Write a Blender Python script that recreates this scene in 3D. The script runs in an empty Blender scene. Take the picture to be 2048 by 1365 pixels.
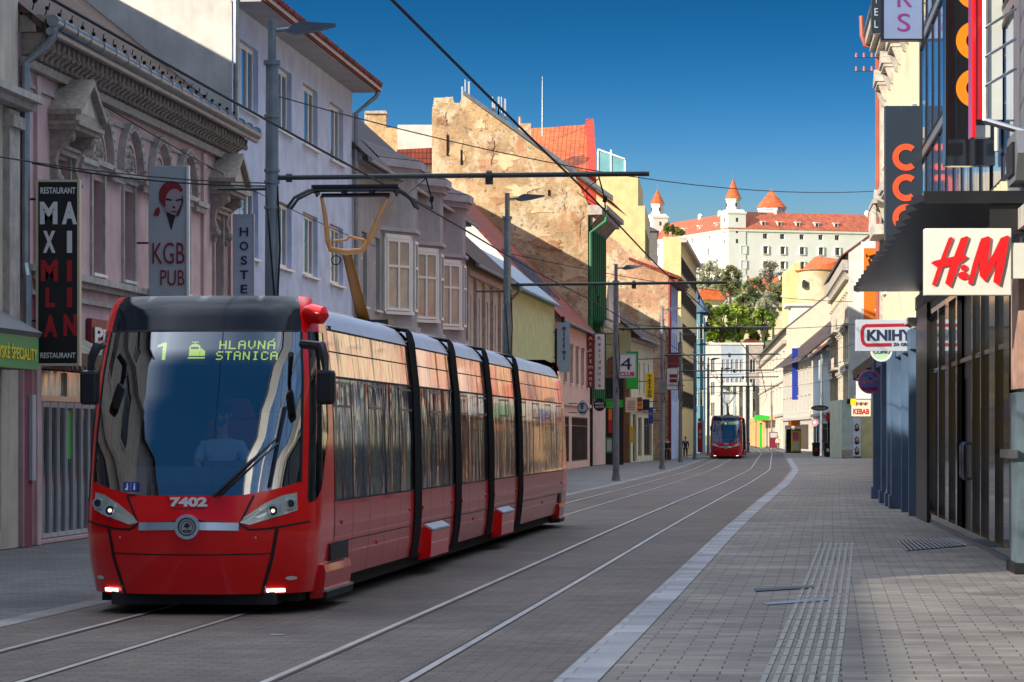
import bpy, bmesh, math, random
import numpy as np
from mathutils import Vector, Matrix
R = math.radians
random.seed(7)
SC = bpy.context.scene
COL = SC.collection
# ---------------------------------------------------------------- camera, sky, sun, exposure
F, H, HY = 6400.0, 1.95, 870.0        # focal length in photo pixels, eye height, horizon row
cam = bpy.data.objects.new('camera', bpy.data.cameras.new('camera'))
COL.objects.link(cam)
cam.location = (0, 0, H); cam.rotation_euler = (R(90), 0, 0)
cam.data.sensor_width = 36; cam.data.lens = 36 * F / 2048
cam.data.shift_y = (HY - 682.5) / 2048
cam.data.clip_start = .5; cam.data.clip_end = 9000
SC.camera = cam
SUN = Vector((.75, .66, -.375)).normalized()          # direction the light travels
EL = math.asin(-SUN.z); ROT = math.atan2(-SUN.x, -SUN.y)
w = bpy.data.worlds.new('World'); SC.world = w; w.use_nodes = True
nt = w.node_tree; nt.nodes.clear()
sky = nt.nodes.new('ShaderNodeTexSky'); sky.sky_type = 'NISHITA'; sky.sun_disc = False
sky.sun_elevation = EL; sky.sun_rotation = ROT
sky.air_density = 1.0; sky.dust_density = 3.2; sky.ozone_density = 3.0; sky.altitude = 150
L_ = nt.links.new; nn = nt.nodes.new
tcw = nn('ShaderNodeTexCoord'); sp = nn('ShaderNodeSeparateXYZ'); pw = nn('ShaderNodeMath'); pw.operation = 'POWER'; pw.inputs[1].default_value = 2.8; mz = nn('ShaderNodeMath'); mz.operation = 'MAXIMUM'; mz.inputs[1].default_value = .002; mk = nn('ShaderNodeMath'); mk.operation = 'MULTIPLY'; mk.inputs[1].default_value = 205; mpw = nn('ShaderNodeCombineXYZ'); nmw = nn('ShaderNodeVectorMath'); nmw.operation = 'NORMALIZE'
L_(tcw.outputs['Generated'], sp.inputs[0]); L_(sp.outputs[2], mz.inputs[0]); L_(mz.outputs[0], pw.inputs[0]); L_(pw.outputs[0], mk.inputs[0]); L_(sp.outputs[0], mpw.inputs[0]); L_(sp.outputs[1], mpw.inputs[1]); L_(mk.outputs[0], mpw.inputs[2]); L_(mpw.outputs[0], nmw.inputs[0]); L_(nmw.outputs[0], sky.inputs[0])
hs = nn('ShaderNodeHueSaturation'); hs.inputs['Saturation'].default_value = 1.4; hs.inputs['Hue'].default_value = .497; L_(sky.outputs[0], hs.inputs['Color'])
# invented bright cloud added as fill for the street shade, overhead and ahead (above 25 degrees, never in the frame)
sx = nn('ShaderNodeSeparateXYZ'); L_(tcw.outputs['Generated'], sx.inputs[0])
mr = nn('ShaderNodeMapRange'); mr.interpolation_type = 'SMOOTHSTEP'; mr.inputs[1].default_value = .32; mr.inputs[2].default_value = .78; L_(sx.outputs['Z'], mr.inputs[0])
cn = nn('ShaderNodeTexNoise'); cn.inputs['Scale'].default_value = 2.2; cn.inputs['Detail'].default_value = 7; L_(tcw.outputs['Generated'], cn.inputs['Vector'])
cr = nn('ShaderNodeMapRange'); cr.inputs[1].default_value = .35; cr.inputs[2].default_value = .62; cr.inputs[3].default_value = .35; cr.inputs[4].default_value = 1; L_(cn.outputs[0], cr.inputs[0])
ml = nn('ShaderNodeMath'); ml.operation = 'MULTIPLY'; L_(mr.outputs[0], ml.inputs[0]); L_(cr.outputs[0], ml.inputs[1])
mxw = nn('ShaderNodeMix'); mxw.data_type = 'RGBA'; yr = nn('ShaderNodeMapRange'); yr.interpolation_type = 'SMOOTHSTEP'; yr.inputs[1].default_value = -.62; yr.inputs[2].default_value = -.22; L_(sx.outputs['Y'], yr.inputs[0]); m2 = nn('ShaderNodeMath'); m2.operation = 'MULTIPLY'; L_(ml.outputs[0], m2.inputs[0]); L_(yr.outputs[0], m2.inputs[1]); L_(m2.outputs[0], mxw.inputs[0]); L_(hs.outputs[0], mxw.inputs[6]); mxw.inputs[7].default_value = (17, 18.6, 21.5, 1)
bg = nn('ShaderNodeBackground'); bg.inputs[1].default_value = .075
ow = nn('ShaderNodeOutputWorld'); L_(mxw.outputs[2], bg.inputs[0]); L_(bg.outputs[0], ow.inputs[0])
sl = bpy.data.lights.new('sun', 'SUN'); sl.energy = 3.5; sl.angle = R(.55); sl.color = (1, .9, .76)
so = bpy.data.objects.new('sun', sl); so.rotation_euler = SUN.to_track_quat('-Z', 'Y').to_euler(); COL.objects.link(so)
SC.view_settings.view_transform = 'Standard'; SC.view_settings.look = 'None'
SC.view_settings.exposure = 1.0; SC.view_settings.gamma = 1
SC.cycles.max_bounces = 8; SC.cycles.sample_clamp_indirect = 6; SC.cycles.transparent_max_bounces = 12
# ---------------------------------------------------------------- helpers
def W(px, py, Z): return Vector(((px - 1024) / F * Z, Z, H + (HY - py) / F * Z))
def XP(px, Z): return (px - 1024) / F * Z
def ZP(py, Z): return H + (HY - py) / F * Z
def srgb(r, g, b):
    f = lambda c: ((c / 255 + .055) / 1.055) ** 2.4 if c > 10 else c / 255 / 12.92
    return (f(r), f(g), f(b))
MATS = {}
def M(name, col, rough=.6, metal=0., var=.12, scale=1.2, bump=0., bscale=14, kind='plain', col2=None, spec=.5, coat=0., emit=0., size=(.25, .065), stain=0., wave=0.):
    """one procedural material"""
    if name in MATS: return MATS[name]
    m = bpy.data.materials.new(name); m.use_nodes = True; MATS[name] = m
    t = m.node_tree; N = t.nodes; Lk = t.links.new
    b = N['Principled BSDF']
    b.inputs['Roughness'].default_value = rough; b.inputs['Metallic'].default_value = metal
    b.inputs['Specular IOR Level'].default_value = spec; b.inputs['Coat Weight'].default_value = coat
    b.inputs['Coat Roughness'].default_value = .03
    c = tuple(col) + (1,)
    tc = N.new('ShaderNodeTexCoord')
    def noise(s, det=5, vec=None, rg=.6):
        n = N.new('ShaderNodeTexNoise'); n.inputs['Scale'].default_value = s; n.inputs['Detail'].default_value = det
        n.inputs['Roughness'].default_value = rg
        Lk(vec if vec is not None else tc.outputs['Object'], n.inputs['Vector']); return n
    def ramp(src, a, bb, c0, c1):
        r = N.new('ShaderNodeValToRGB'); r.color_ramp.elements[0].position = a; r.color_ramp.elements[1].position = bb
        r.color_ramp.elements[0].color = c0; r.color_ramp.elements[1].color = c1; Lk(src, r.inputs[0]); return r
    def mix(bt, f, a, bb):
        x = N.new('ShaderNodeMix'); x.data_type = 'RGBA'; x.blend_type = bt
        for s, v in ((x.inputs[0], f), (x.inputs[6], a), (x.inputs[7], bb)):
            if hasattr(v, 'is_linked') or hasattr(v, 'links'): Lk(v, s)
            else: s.default_value = v
        return x.outputs[2]
    lo = tuple(max(0, x * (1 - var * 1.6)) for x in col) + (1,); hi = tuple(min(1, x * (1 + var)) for x in col) + (1,)
    bh = None
    if kind in ('brick', 'tile', 'paver'):
        br = N.new('ShaderNodeTexBrick'); Lk(tc.outputs['UV'], br.inputs['Vector'])
        br.inputs['Scale'].default_value = 1; br.inputs['Brick Width'].default_value = size[0]; br.inputs['Row Height'].default_value = size[1]
        br.inputs['Mortar Size'].default_value = {'tile': .02, 'brick': .006}.get(kind, .008)
        br.inputs['Mortar Smooth'].default_value = .3; br.inputs['Bias'].default_value = -.1
        br.offset = .5 if kind != 'tile' else 0
        c2 = tuple(col2) if col2 else tuple(x * .6 for x in col)
        br.inputs['Color1'].default_value = hi; br.inputs['Color2'].default_value = tuple(x * (.7 if kind != 'brick' else .85) for x in col) + (1,)
        br.inputs['Mortar'].default_value = tuple(c2) + (1,)
        n1 = noise(.5, 6); r1 = ramp(n1.outputs[0], .35, .68, (.66, .66, .68, 1), (1.14, 1.12, 1.07, 1))
        out = mix('MULTIPLY', 1., br.outputs[0], r1.outputs[0])
        if kind == 'brick' and stain:
            n2 = noise(.35, 9, rg=.72); f = ramp(n2.outputs[0], .5, .56, (0, 0, 0, 1), (.9, .9, .9, 1))
            out = mix('MIX', f.outputs[0], out, tuple(srgb(226, 210, 176)) + (1,))
            n4 = noise(.6, 9, rg=.78); n4.inputs['W' if False else 'Distortion'].default_value = .6; f4 = ramp(n4.outputs[0], .54, .6, (0, 0, 0, 1), (.8, .8, .8, 1))
            out = mix('MIX', f4.outputs[0], out, tuple(srgb(204, 150, 112)) + (1,))
            n3 = noise(2.6, 8, rg=.8); f3 = ramp(n3.outputs[0], .55, .62, (0, 0, 0, 1), (.8, .8, .8, 1))
            out = mix('MIX', f3.outputs[0], out, tuple(srgb(120, 98, 78)) + (1,))
        if kind == 'paver':
            n3 = noise(.12, 6); f = ramp(n3.outputs[0], .4, .62, (.8, .8, .8, 1), (1.06, 1.06, 1.06, 1)); out = mix('MULTIPLY', 1., out, f.outputs[0])
            n4 = noise(30, 4); f = ramp(n4.outputs[0], .3, .75, (.86, .86, .86, 1), (1.1, 1.1, 1.1, 1)); out = mix('MULTIPLY', 1., out, f.outputs[0])
            n5 = noise(1.7, 7, rg=.7); f = ramp(n5.outputs[0], .56, .72, (1, 1, 1, 1), (.58, .57, .56, 1)); out = mix('MULTIPLY', 1., out, f.outputs[0]); n6 = noise(14, 3); f = ramp(n6.outputs[0], .68, .72, (1, 1, 1, 1), (.5, .5, .5, 1)); out = mix('MULTIPLY', 1., out, f.outputs[0])
        Lk(out, b.inputs['Base Color'])
        bh = br.outputs['Fac']
    else:
        n1 = noise(scale, 6); r1 = ramp(n1.outputs[0], .32, .7, lo, hi); out = r1.outputs[0]
        if col2: 
            n2 = noise(scale * .37, 6); f = ramp(n2.outputs[0], .5, .6, (0, 0, 0, 1), (1, 1, 1, 1)); out = mix('MIX', f.outputs[0], out, tuple(col2) + (1,))
        if stain:
            mp = N.new('ShaderNodeMapping'); mp.inputs['Scale'].default_value = (3.2, 3.2, .22); Lk(tc.outputs['Object'], mp.inputs[0])
            n3 = noise(1.1, 6, mp.outputs[0], .7); f = ramp(n3.outputs[0], .45, .72, (1, 1, 1, 1), (1 - stain,) * 3 + (1,)); out = mix('MULTIPLY', 1., out, f.outputs[0])
        Lk(out, b.inputs['Base Color'])
    if bump or bh is not None or wave:
        bp = N.new('ShaderNodeBump'); bp.inputs['Distance'].default_value = .02
        if wave:
            mp = N.new('ShaderNodeMapping'); mp.inputs['Scale'].default_value = (2.1, 2.1, .55); Lk(tc.outputs['Object'], mp.inputs[0])
            n = noise(1., 2, mp.outputs[0], .4); bp.inputs['Strength'].default_value = 1; bp.inputs['Distance'].default_value = wave; Lk(n.outputs[0], bp.inputs['Height'])
        elif bh is not None:
            bp.invert = True; bp.inputs['Strength'].default_value = bump or .5; Lk(bh, bp.inputs['Height'])
            if stain:
                b2 = N.new('ShaderNodeBump'); b2.inputs['Distance'].default_value = .16; b2.inputs['Strength'].default_value = .8; nb = noise(1.8, 9, rg=.75); Lk(nb.outputs[0], b2.inputs['Height']); Lk(b2.outputs[0], bp.inputs['Normal'])
        else:
            n = noise(bscale, 6); bp.inputs['Strength'].default_value = bump; Lk(n.outputs[0], bp.inputs['Height'])
        Lk(bp.outputs[0], b.inputs['Normal'])
    if emit:
        b.inputs['Emission Color'].default_value = c; b.inputs['Emission Strength'].default_value = emit
    return m
def clear_glass(name, tint=(.8, .85, .9), boost=.06):
    m = bpy.data.materials.new(name); m.use_nodes = True; t = m.node_tree; t.nodes.clear()
    o = t.nodes.new('ShaderNodeOutputMaterial'); x = t.nodes.new('ShaderNodeMixShader'); tr = t.nodes.new('ShaderNodeBsdfTransparent')
    g = t.nodes.new('ShaderNodeBsdfGlossy'); g.inputs['Roughness'].default_value = .0; tr.inputs[0].default_value = tint + (1,)
    f = t.nodes.new('ShaderNodeFresnel'); f.inputs[0].default_value = 1.6
    a = t.nodes.new('ShaderNodeMath'); a.operation = 'ADD'; a.inputs[1].default_value = boost; a.use_clamp = True
    t.links.new(f.outputs[0], a.inputs[0]); t.links.new(a.outputs[0], x.inputs[0]); t.links.new(tr.outputs[0], x.inputs[1]); t.links.new(g.outputs[0], x.inputs[2]); t.links.new(x.outputs[0], o.inputs[0])
    return m
WM = {}
def props(o, label=None, cat=None, group=None, kind=None):
    for k, v in (('label', label), ('category', cat), ('group', group), ('kind', kind)):
        if v: o[k] = v
    return o
def root(name, loc, label, cat, rz=0., group=None, kind=None):
    o = bpy.data.objects.new(name, None); o.location = loc; o.rotation_euler = (0, 0, rz); o.empty_display_size = .2
    COL.objects.link(o); WM[o.name] = Matrix.Translation(Vector(loc)) @ Matrix.Rotation(rz, 4, 'Z')
    return props(o, label, cat, group, kind)
_TX = {}
def text_geo(s, bold=0.):
    k = (s, bold)
    if k in _TX: return _TX[k]
    c = bpy.data.curves.new('lettering', 'FONT'); c.body = s; c.offset = bold; c.extrude = .05; c.resolution_u = 4
    o = bpy.data.objects.new('tmp', c); COL.objects.link(o)
    dg = bpy.context.evaluated_depsgraph_get(); me = bpy.data.meshes.new_from_object(o.evaluated_get(dg))
    v = np.array([x.co[:] for x in me.vertices]); f = [tuple(p.vertices) for p in me.polygons]
    bpy.data.objects.remove(o); bpy.data.meshes.remove(me); bpy.data.curves.remove(c)
    lo, hi = v.min(0), v.max(0); v = (v - lo) / np.maximum(hi - lo, 1e-6); asp = (hi[0] - lo[0]) / (hi[1] - lo[1])
    _TX[k] = (v, f, asp); return _TX[k]
class MB:
    def __init__(s): s.v = []; s.f = []; s.m = []; s.uv = {}; s.sm = set(); s.T = None
    def add(s, vs, fs, m=0, smooth=False, uvs=None):
        n = len(s.v)
        s.v += [(s.T @ Vector(p)) if s.T is not None else Vector(p) for p in vs]
        for i, f in enumerate(fs):
            if smooth: s.sm.add(len(s.f))
            if uvs: s.uv[len(s.f)] = uvs[i]
            s.f.append(tuple(n + j for j in f)); s.m.append(m)
        return s
    def quad(s, a, b, c, d, m=0): return s.add([a, b, c, d], [(0, 1, 2, 3)], m)
    def poly(s, pts, m=0): return s.add(pts, [tuple(range(len(pts)))], m)
    def box(s, x0, x1, y0, y1, z0, z1, m=0):
        v = [(x, y, z) for z in (z0, z1) for y in (y0, y1) for x in (x0, x1)]
        return s.add(v, [(0, 2, 3, 1), (4, 5, 7, 6), (0, 1, 5, 4), (2, 6, 7, 3), (0, 4, 6, 2), (1, 3, 7, 5)], m)
    def ext(s, pts, a, b, m=0, ax='y', smooth=False):
        """extrude a 2-D outline: ax y -> outline in xz, ax z -> in xy, ax x -> in yz"""
        mk = {'y': lambda p, t: (p[0], t, p[1]), 'z': lambda p, t: (p[0], p[1], t), 'x': lambda p, t: (t, p[0], p[1])}[ax]
        n = len(pts); v = [mk(p, a) for p in pts] + [mk(p, b) for p in pts]
        s.add(v, [tuple(range(n)), tuple(range(2 * n - 1, n - 1, -1))], m)
        return s.add(v, [(i, (i + 1) % n, n + (i + 1) % n, n + i) for i in range(n)], m, smooth)
    def tube(s, pts, r, n=8, m=0, cap=True):
        pts = [Vector(p) for p in pts]; rs = r if isinstance(r, (list, tuple)) else [r] * len(pts)
        vs = []; up = None
        for i, p in enumerate(pts):
            d = (pts[min(i + 1, len(pts) - 1)] - pts[max(i - 1, 0)]).normalized()
            if up is None: up = Vector((0, 0, 1)) if abs(d.z) < .9 else Vector((1, 0, 0))
            a = d.cross(up).normalized(); b = a.cross(d).normalized(); up = b
            vs += [p + (a * math.cos(2 * math.pi * k / n) + b * math.sin(2 * math.pi * k / n)) * rs[i] for k in range(n)]
        fs = [(i * n + k, i * n + (k + 1) % n, (i + 1) * n + (k + 1) % n, (i + 1) * n + k) for i in range(len(pts) - 1) for k in range(n)]
        s.add(vs, fs, m, True)
        if cap: s.add(vs, [tuple(range(n)), tuple(range(len(vs) - 1, len(vs) - n - 1, -1))], m)
        return s
    def ball(s, c, r, m=0, n=10, k=7):
        c = Vector(c); r = r if isinstance(r, (tuple, list)) else (r, r, r); vs = []
        for i in range(k + 1):
            th = math.pi * i / k
            for j in range(n):
                ph = 2 * math.pi * j / n; vs.append((c.x + r[0] * math.sin(th) * math.cos(ph), c.y + r[1] * math.sin(th) * math.sin(ph), c.z + r[2] * math.cos(th)))
        return s.add(vs, [(i * n + j, i * n + (j + 1) % n, (i + 1) * n + (j + 1) % n, (i + 1) * n + j) for i in range(k) for j in range(n)], m, True)
    def disc(s, cx, cz, r, y0, y1, m=0, n=24, rz=None):
        rz = rz or r
        return s.ext([(cx + r * math.cos(2 * math.pi * k / n), cz + rz * math.sin(2 * math.pi * k / n)) for k in range(n)], y0, y1, m)
    def ring(s, cx, cz, r0, r1, y0, y1, m=0, n=24, a0=0., a1=360.):
        full = abs(a1 - a0 - 360) < 1e-3; k = n + 1; A = [R(a0 + (a1 - a0) * i / n) for i in range(k)]
        for i in range(n):
            a, b = A[i], A[i + 1]
            P = [(cx + r * math.cos(t), cz + r * math.sin(t)) for r, t in ((r0, a), (r1, a), (r1, b), (r0, b))]
            v = [(p[0], y, p[1]) for y in (y0, y1) for p in P]
            fs = [(0, 1, 2, 3), (7, 6, 5, 4), (1, 5, 6, 2), (0, 3, 7, 4)]
            if not full and i == 0: fs.append((0, 4, 5, 1))
            if not full and i == n - 1: fs.append((3, 2, 6, 7))
            s.add(v, fs, m)
        return s
    def text(s, t, x0, x1, z0, z1, y, th=.01, m=0, bold=0., fit=True, fn=None):
        v, f, asp = text_geo(t, bold)
        if not fit:
            wd = (z1 - z0) * asp; c = (x0 + x1) / 2; x0, x1 = c - wd / 2, c + wd / 2
        P = [(x0 + p[0] * (x1 - x0), y - th * p[2], z0 + p[1] * (z1 - z0)) for p in v]
        if fn: P = [fn(p) for p in P]
        return s.add(P, f, m)
    def build(s, name, mats, parent=None, world=False, bevel=0., label=None):
        me = bpy.data.meshes.new(name); vs = s.v
        if world and parent is not None:
            p = parent
            while p.parent: p = p.parent
            I = WM[p.name].inverted(); vs = [I @ v for v in vs]
        me.from_pydata([tuple(v) for v in vs], [], s.f)
        mats = mats if isinstance(mats, (list, tuple)) else [mats]
        for m in mats: me.materials.append(m)
        me.polygons.foreach_set('material_index', s.m)
        uv = me.uv_layers.new(name='UVMap').data
        for i, p in enumerate(me.polygons):
            if i in s.uv:
                for j, li in enumerate(p.loop_indices): uv[li].uv = s.uv[i][j]
                continue
            n = p.normal
            t = Vector((0, 0, 1)).cross(n)
            t = t.normalized() if t.length > .12 else Vector((1, 0, 0))
            b = n.cross(t)
            if b.z < 0: b = -b
            for li in p.loop_indices:
                c = me.vertices[me.loops[li].vertex_index].co; uv[li].uv = (c.dot(t), c.dot(b))
        if not s.uv:
            bm = bmesh.new(); bm.from_mesh(me); bmesh.ops.remove_doubles(bm, verts=bm.verts, dist=.0004)
            bmesh.ops.recalc_face_normals(bm, faces=bm.faces); bm.to_mesh(me); bm.free()
        if s.sm:
            ks = s.sm
            if len(me.polygons) == len(s.f): me.polygons.foreach_set('use_smooth', [i in ks for i in range(len(s.f))])
            else: me.polygons.foreach_set('use_smooth', [True] * len(me.polygons))
            if hasattr(me, 'set_sharp_from_angle'): me.set_sharp_from_angle(angle=R(38))
        o = bpy.data.objects.new(name, me); COL.objects.link(o)
        if parent is not None: o.parent = parent
        if bevel:
            b = o.modifiers.new('bevel', 'BEVEL'); b.width = bevel; b.segments = 2; b.limit_method = 'ANGLE'; b.angle_limit = R(40)
        if label: o['label'] = label
        return o
def children(o): return [c for c in SC.objects if c.parent == o]
def copy_tree(o, parent=None, cm=None):
    if cm is None:
        cm = {}
        for c in SC.objects:
            if c.parent: cm.setdefault(c.parent.name, []).append(c)
    n = o.copy(); COL.objects.link(n)
    if parent is not None: n.parent = parent
    for c in cm.get(o.name, []): copy_tree(c, n, cm)
    return n
def interp(pts, smooth=9):
    zs = np.array([p[0] for p in pts], float); xs = np.array([p[1] for p in pts], float)
    g = np.arange(zs[0], zs[-1] + 1, 1.); v = np.interp(g, zs, xs)
    k = np.ones(smooth * 2 + 1) / (smooth * 2 + 1)
    for _ in range(2):
        e = np.concatenate([v[0] - (v[1] - v[0]) * np.arange(smooth, 0, -1), v, v[-1] + (v[-1] - v[-2]) * np.arange(1, smooth + 1)]); v = np.convolve(e, k, 'valid')
    return lambda z: float(np.interp(z, g, v))
# ---------------------------------------------------------------- materials
pl = dict(rough=.85, bump=.25, bscale=9)
m_pink = M('pink_plaster', srgb(210, 176, 174), stain=.18, **pl)
m_stone = M('grey_stone_ornament', srgb(172, 160, 148), rough=.85, var=.2, scale=9, bump=.9, bscale=26)
m_stone2 = M('pale_stone', srgb(182, 174, 164), rough=.85, var=.2, scale=4, bump=.4, bscale=20)
m_lilac = M('lilac_plaster', srgb(190, 200, 228), stain=.1, **pl)
m_cream = M('cream_plaster', srgb(220, 210, 176), stain=.12, **pl)
m_butter = M('butter_plaster', srgb(222, 204, 148), stain=.08, **pl)
m_beige = M('beige_plaster', srgb(200, 190, 172), stain=.26, **pl)
m_taupe = M('taupe_plaster', srgb(160, 158, 160), stain=.15, **pl)
m_lime = M('lime_plaster', srgb(176, 194, 144), stain=.1, **pl)
m_white = M('white_plaster', srgb(214, 210, 200), stain=.1, **pl)
m_teal = M('teal_plaster', srgb(110, 160, 176), stain=.1, **pl)
m_rose = M('rose_plaster', srgb(205, 176, 166), stain=.15, **pl)
m_castle = M('castle_render', srgb(228, 227, 222), rough=.9, var=.05, scale=.15, bump=.3, bscale=.6)
m_brick = M('weathered_brick', srgb(216, 186, 142), rough=.9, kind='brick', col2=srgb(196, 170, 128), stain=1, bump=.8)
m_brick2 = M('rosy_brick', srgb(222, 172, 138), rough=.9, kind='brick', col2=srgb(190, 166, 132), stain=1, bump=.6)
m_tile_br = M('brown_tiles', srgb(84, 62, 54), rough=.8, kind='tile', size=(.22, .33), col2=srgb(34, 26, 24), bump=1)
m_tile_dk = M('dark_tiles', srgb(78, 68, 72), rough=.7, kind='tile', size=(.22, .33), col2=srgb(24, 22, 26), bump=1)
m_tile_rd = M('red_tiles', srgb(150, 66, 50), rough=.8, kind='tile', size=(.25, .35), col2=srgb(60, 26, 22), bump=.8)
m_tile_or = M('orange_tiles', srgb(228, 112, 52), rough=.75, kind='tile', size=(.3, .35), col2=srgb(130, 46, 24), bump=.7)
m_tile_ca = M('castle_tiles', srgb(190, 100, 70), rough=.8, kind='tile', size=(.6, .8), col2=srgb(160, 78, 50), bump=.3)
m_slate = M('grey_sheet_roof', srgb(112, 116, 116), rough=.5, var=.1)
m_blueroof = M('blue_sheet_roof', srgb(70, 92, 116), rough=.45, var=.1)
m_zinc = M('zinc', srgb(150, 160, 166), rough=.38, metal=.8, var=.15, scale=3)
m_iron = M('dark_iron', srgb(34, 36, 40), rough=.45, metal=.5, var=.2)
m_steel = M('brushed_steel', srgb(176, 178, 182), rough=.28, metal=1., var=.1)
m_pole = M('galvanised_pole', srgb(128, 138, 146), rough=.5, metal=.35, var=.15, scale=3, stain=.2)
m_wframe = M('white_window_frame', srgb(232, 232, 228), rough=.4, var=.04)
m_bframe = M('brown_window_frame', srgb(84, 70, 62), rough=.5)
m_pane = M('window_pane', (.025, .032, .038), rough=.04, var=.3, scale=.6, spec=.9, wave=.006, coat=.6)
m_pane2 = M('curtained_pane', srgb(182, 176, 156), rough=.12, var=.2, scale=.9, spec=.7)  # reflected sunlit fronts painted in as a cream pane colour
m_black = M('black_paint', (.012, .013, .015), rough=.35, var=.1)
m_blackgl = M('black_gloss', (.01, .011, .013), rough=.08, var=.1, coat=.6)
m_rubber = M('bellows_rubber', (.012, .012, .013), rough=.75)
def paint(name, r, g, b, rough=.45, **k): return M(name, srgb(r, g, b), rough=rough, var=.05, **k)
c_white = paint('sign_white', 222, 224, 222); c_red = paint('sign_red', 188, 22, 30); c_navy = paint('sign_navy', 30, 44, 78)
c_grey = paint('sign_grey', 176, 184, 188); c_green = paint('sign_green', 20, 140, 74); c_yel = paint('sign_yellow', 236, 208, 30)
c_or = paint('sign_orange', 236, 118, 24); c_maroon = paint('sign_maroon', 120, 32, 44); c_blk = paint('sign_black', 16, 17, 20)
c_bred = paint('bright_red', 224, 16, 22); c_blue = paint('sign_blue', 26, 54, 150); c_lime = paint('bright_green', 40, 176, 50)
c_cream = paint('sign_cream', 226, 214, 188); c_pale = paint('sign_paleblue', 176, 190, 204); c_pink = paint('sign_pink', 226, 90, 140)
c_skin = paint('skin', 196, 146, 118, .6); c_gold = paint('sign_gold', 206, 168, 70)
# ---------------------------------------------------------------- the ground
CR = interp([(-80, -12.0), (25, -1.42), (35, -.42), (45, .57), (67.5, 2.75), (99.8, 6.0), (128.7, 9.0), (178, 13.8), (277, 21.9), (330, 26.3), (416, 32.5), (624, 46)])
CL = lambda z: CR(z) - (3.03 + .2 * min(1, max(0, (z - 100) / 90)))
XL = lambda z: -13.73 + .0931 * z
XR = lambda z: 7.39 + .0765 * (z - 46.2)
m_ground = M('street_paving', srgb(112, 112, 114), rough=.8, kind='paver', size=(.3, .2), col2=srgb(52, 52, 55), bump=.5)
m_pav = M('pavement_paving', srgb(136, 130, 124), rough=.78, kind='paver', size=(.4, .3), col2=srgb(58, 58, 60), bump=.6)
m_bed = M('track_bed_paving', srgb(106, 95, 88), rough=.75, kind='paver', size=(.28, .14), col2=srgb(58, 54, 54), bump=.5)
m_strip = M('pale_granite', srgb(158, 160, 166), rough=.7, kind='paver', size=(.9, .6), col2=srgb(112, 112, 114), bump=.2)
m_strip_l = M('dull_granite', srgb(140, 138, 138), rough=.75, kind='paver', size=(.9, .6), col2=srgb(110, 110, 110), bump=.2)
def ribbon(name, fa, fb, z0, z1, z, mat, step=3., label=None):
    b = MB(); n = max(2, int((z1 - z0) / step)); zs = [z0 + (z1 - z0) * i / n for i in range(n + 1)]; s = 0
    for i in range(n):
        a, c = zs[i], zs[i + 1]; dl = c - a
        P = [(fa(a), a, z), (fb(a), a, z), (fb(c), c, z), (fa(c), c, z)]
        o = CR(a); o2 = CR(c)
        b.add(P, [(0, 1, 2, 3)], 0, uvs=[[(P[0][0] - o, s), (P[1][0] - o, s), (P[2][0] - o2, s + dl), (P[3][0] - o2, s + dl)]]); s += dl
    o = b.build(name, mat); o['kind'] = 'structure'
    return o
g = MB(); g.quad((-2500, -300, -.03), (2500, -300, -.03), (2500, 4500, -.03), (-2500, 4500, -.03)); g.build('ground', m_ground)['kind'] = 'structure'
ribbon('pavement', lambda z: XL(z) - 8, lambda z: CL(z) - 1.3, -80, 330, -.014, m_ground)
ribbon('pavement', lambda z: CR(z) + 1.2, lambda z: CR(z) + (14 if z < 110 else 22), -80, 400, -.010, m_pav)
ribbon('track_bed', lambda z: CL(z) - 1.5, lambda z: CR(z) + 1.72, -80, 620, -.005, m_bed)
ribbon('kerb_strip', lambda z: CR(z) + 1.72 + .1 * min(1, max(0, (z - 60) / 60)), lambda z: CR(z) + 2.07 + .12 * min(1, max(0, (z - 60) / 60)), -80, 262, 0, m_strip, 1.)
ribbon('kerb_strip', lambda z: CL(z) - 1.8, lambda z: CL(z) - 1.48, -80, 300, 0, m_strip_l, 1.5)
m_rail = M('rail_steel', srgb(214, 208, 202), rough=.3, metal=.6, var=.2, scale=.8)
m_groove = M('rail_groove', srgb(46, 34, 30), rough=.7, var=.4, scale=3)
for cf in (CL, CR):
    for sd in (-1, 1):
        ribbon('tram_rail', lambda z: cf(z) + sd * .55 - .035, lambda z: cf(z) + sd * .55 + .035, -80, 620, .004, m_rail, 2.)
        ribbon('rail_groove', lambda z: cf(z) + sd * .55 + (.03 if sd < 0 else -.075), lambda z: cf(z) + sd * .55 + (.075 if sd < 0 else -.03), -80, 620, .002, m_groove, 2.)
        ribbon('rail_edge', lambda z: cf(z) + sd * .55 + (-.045 if sd < 0 else .03), lambda z: cf(z) + sd * .55 + (-.03 if sd < 0 else .045), -80, 620, .001, m_groove, 2.)
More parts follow.
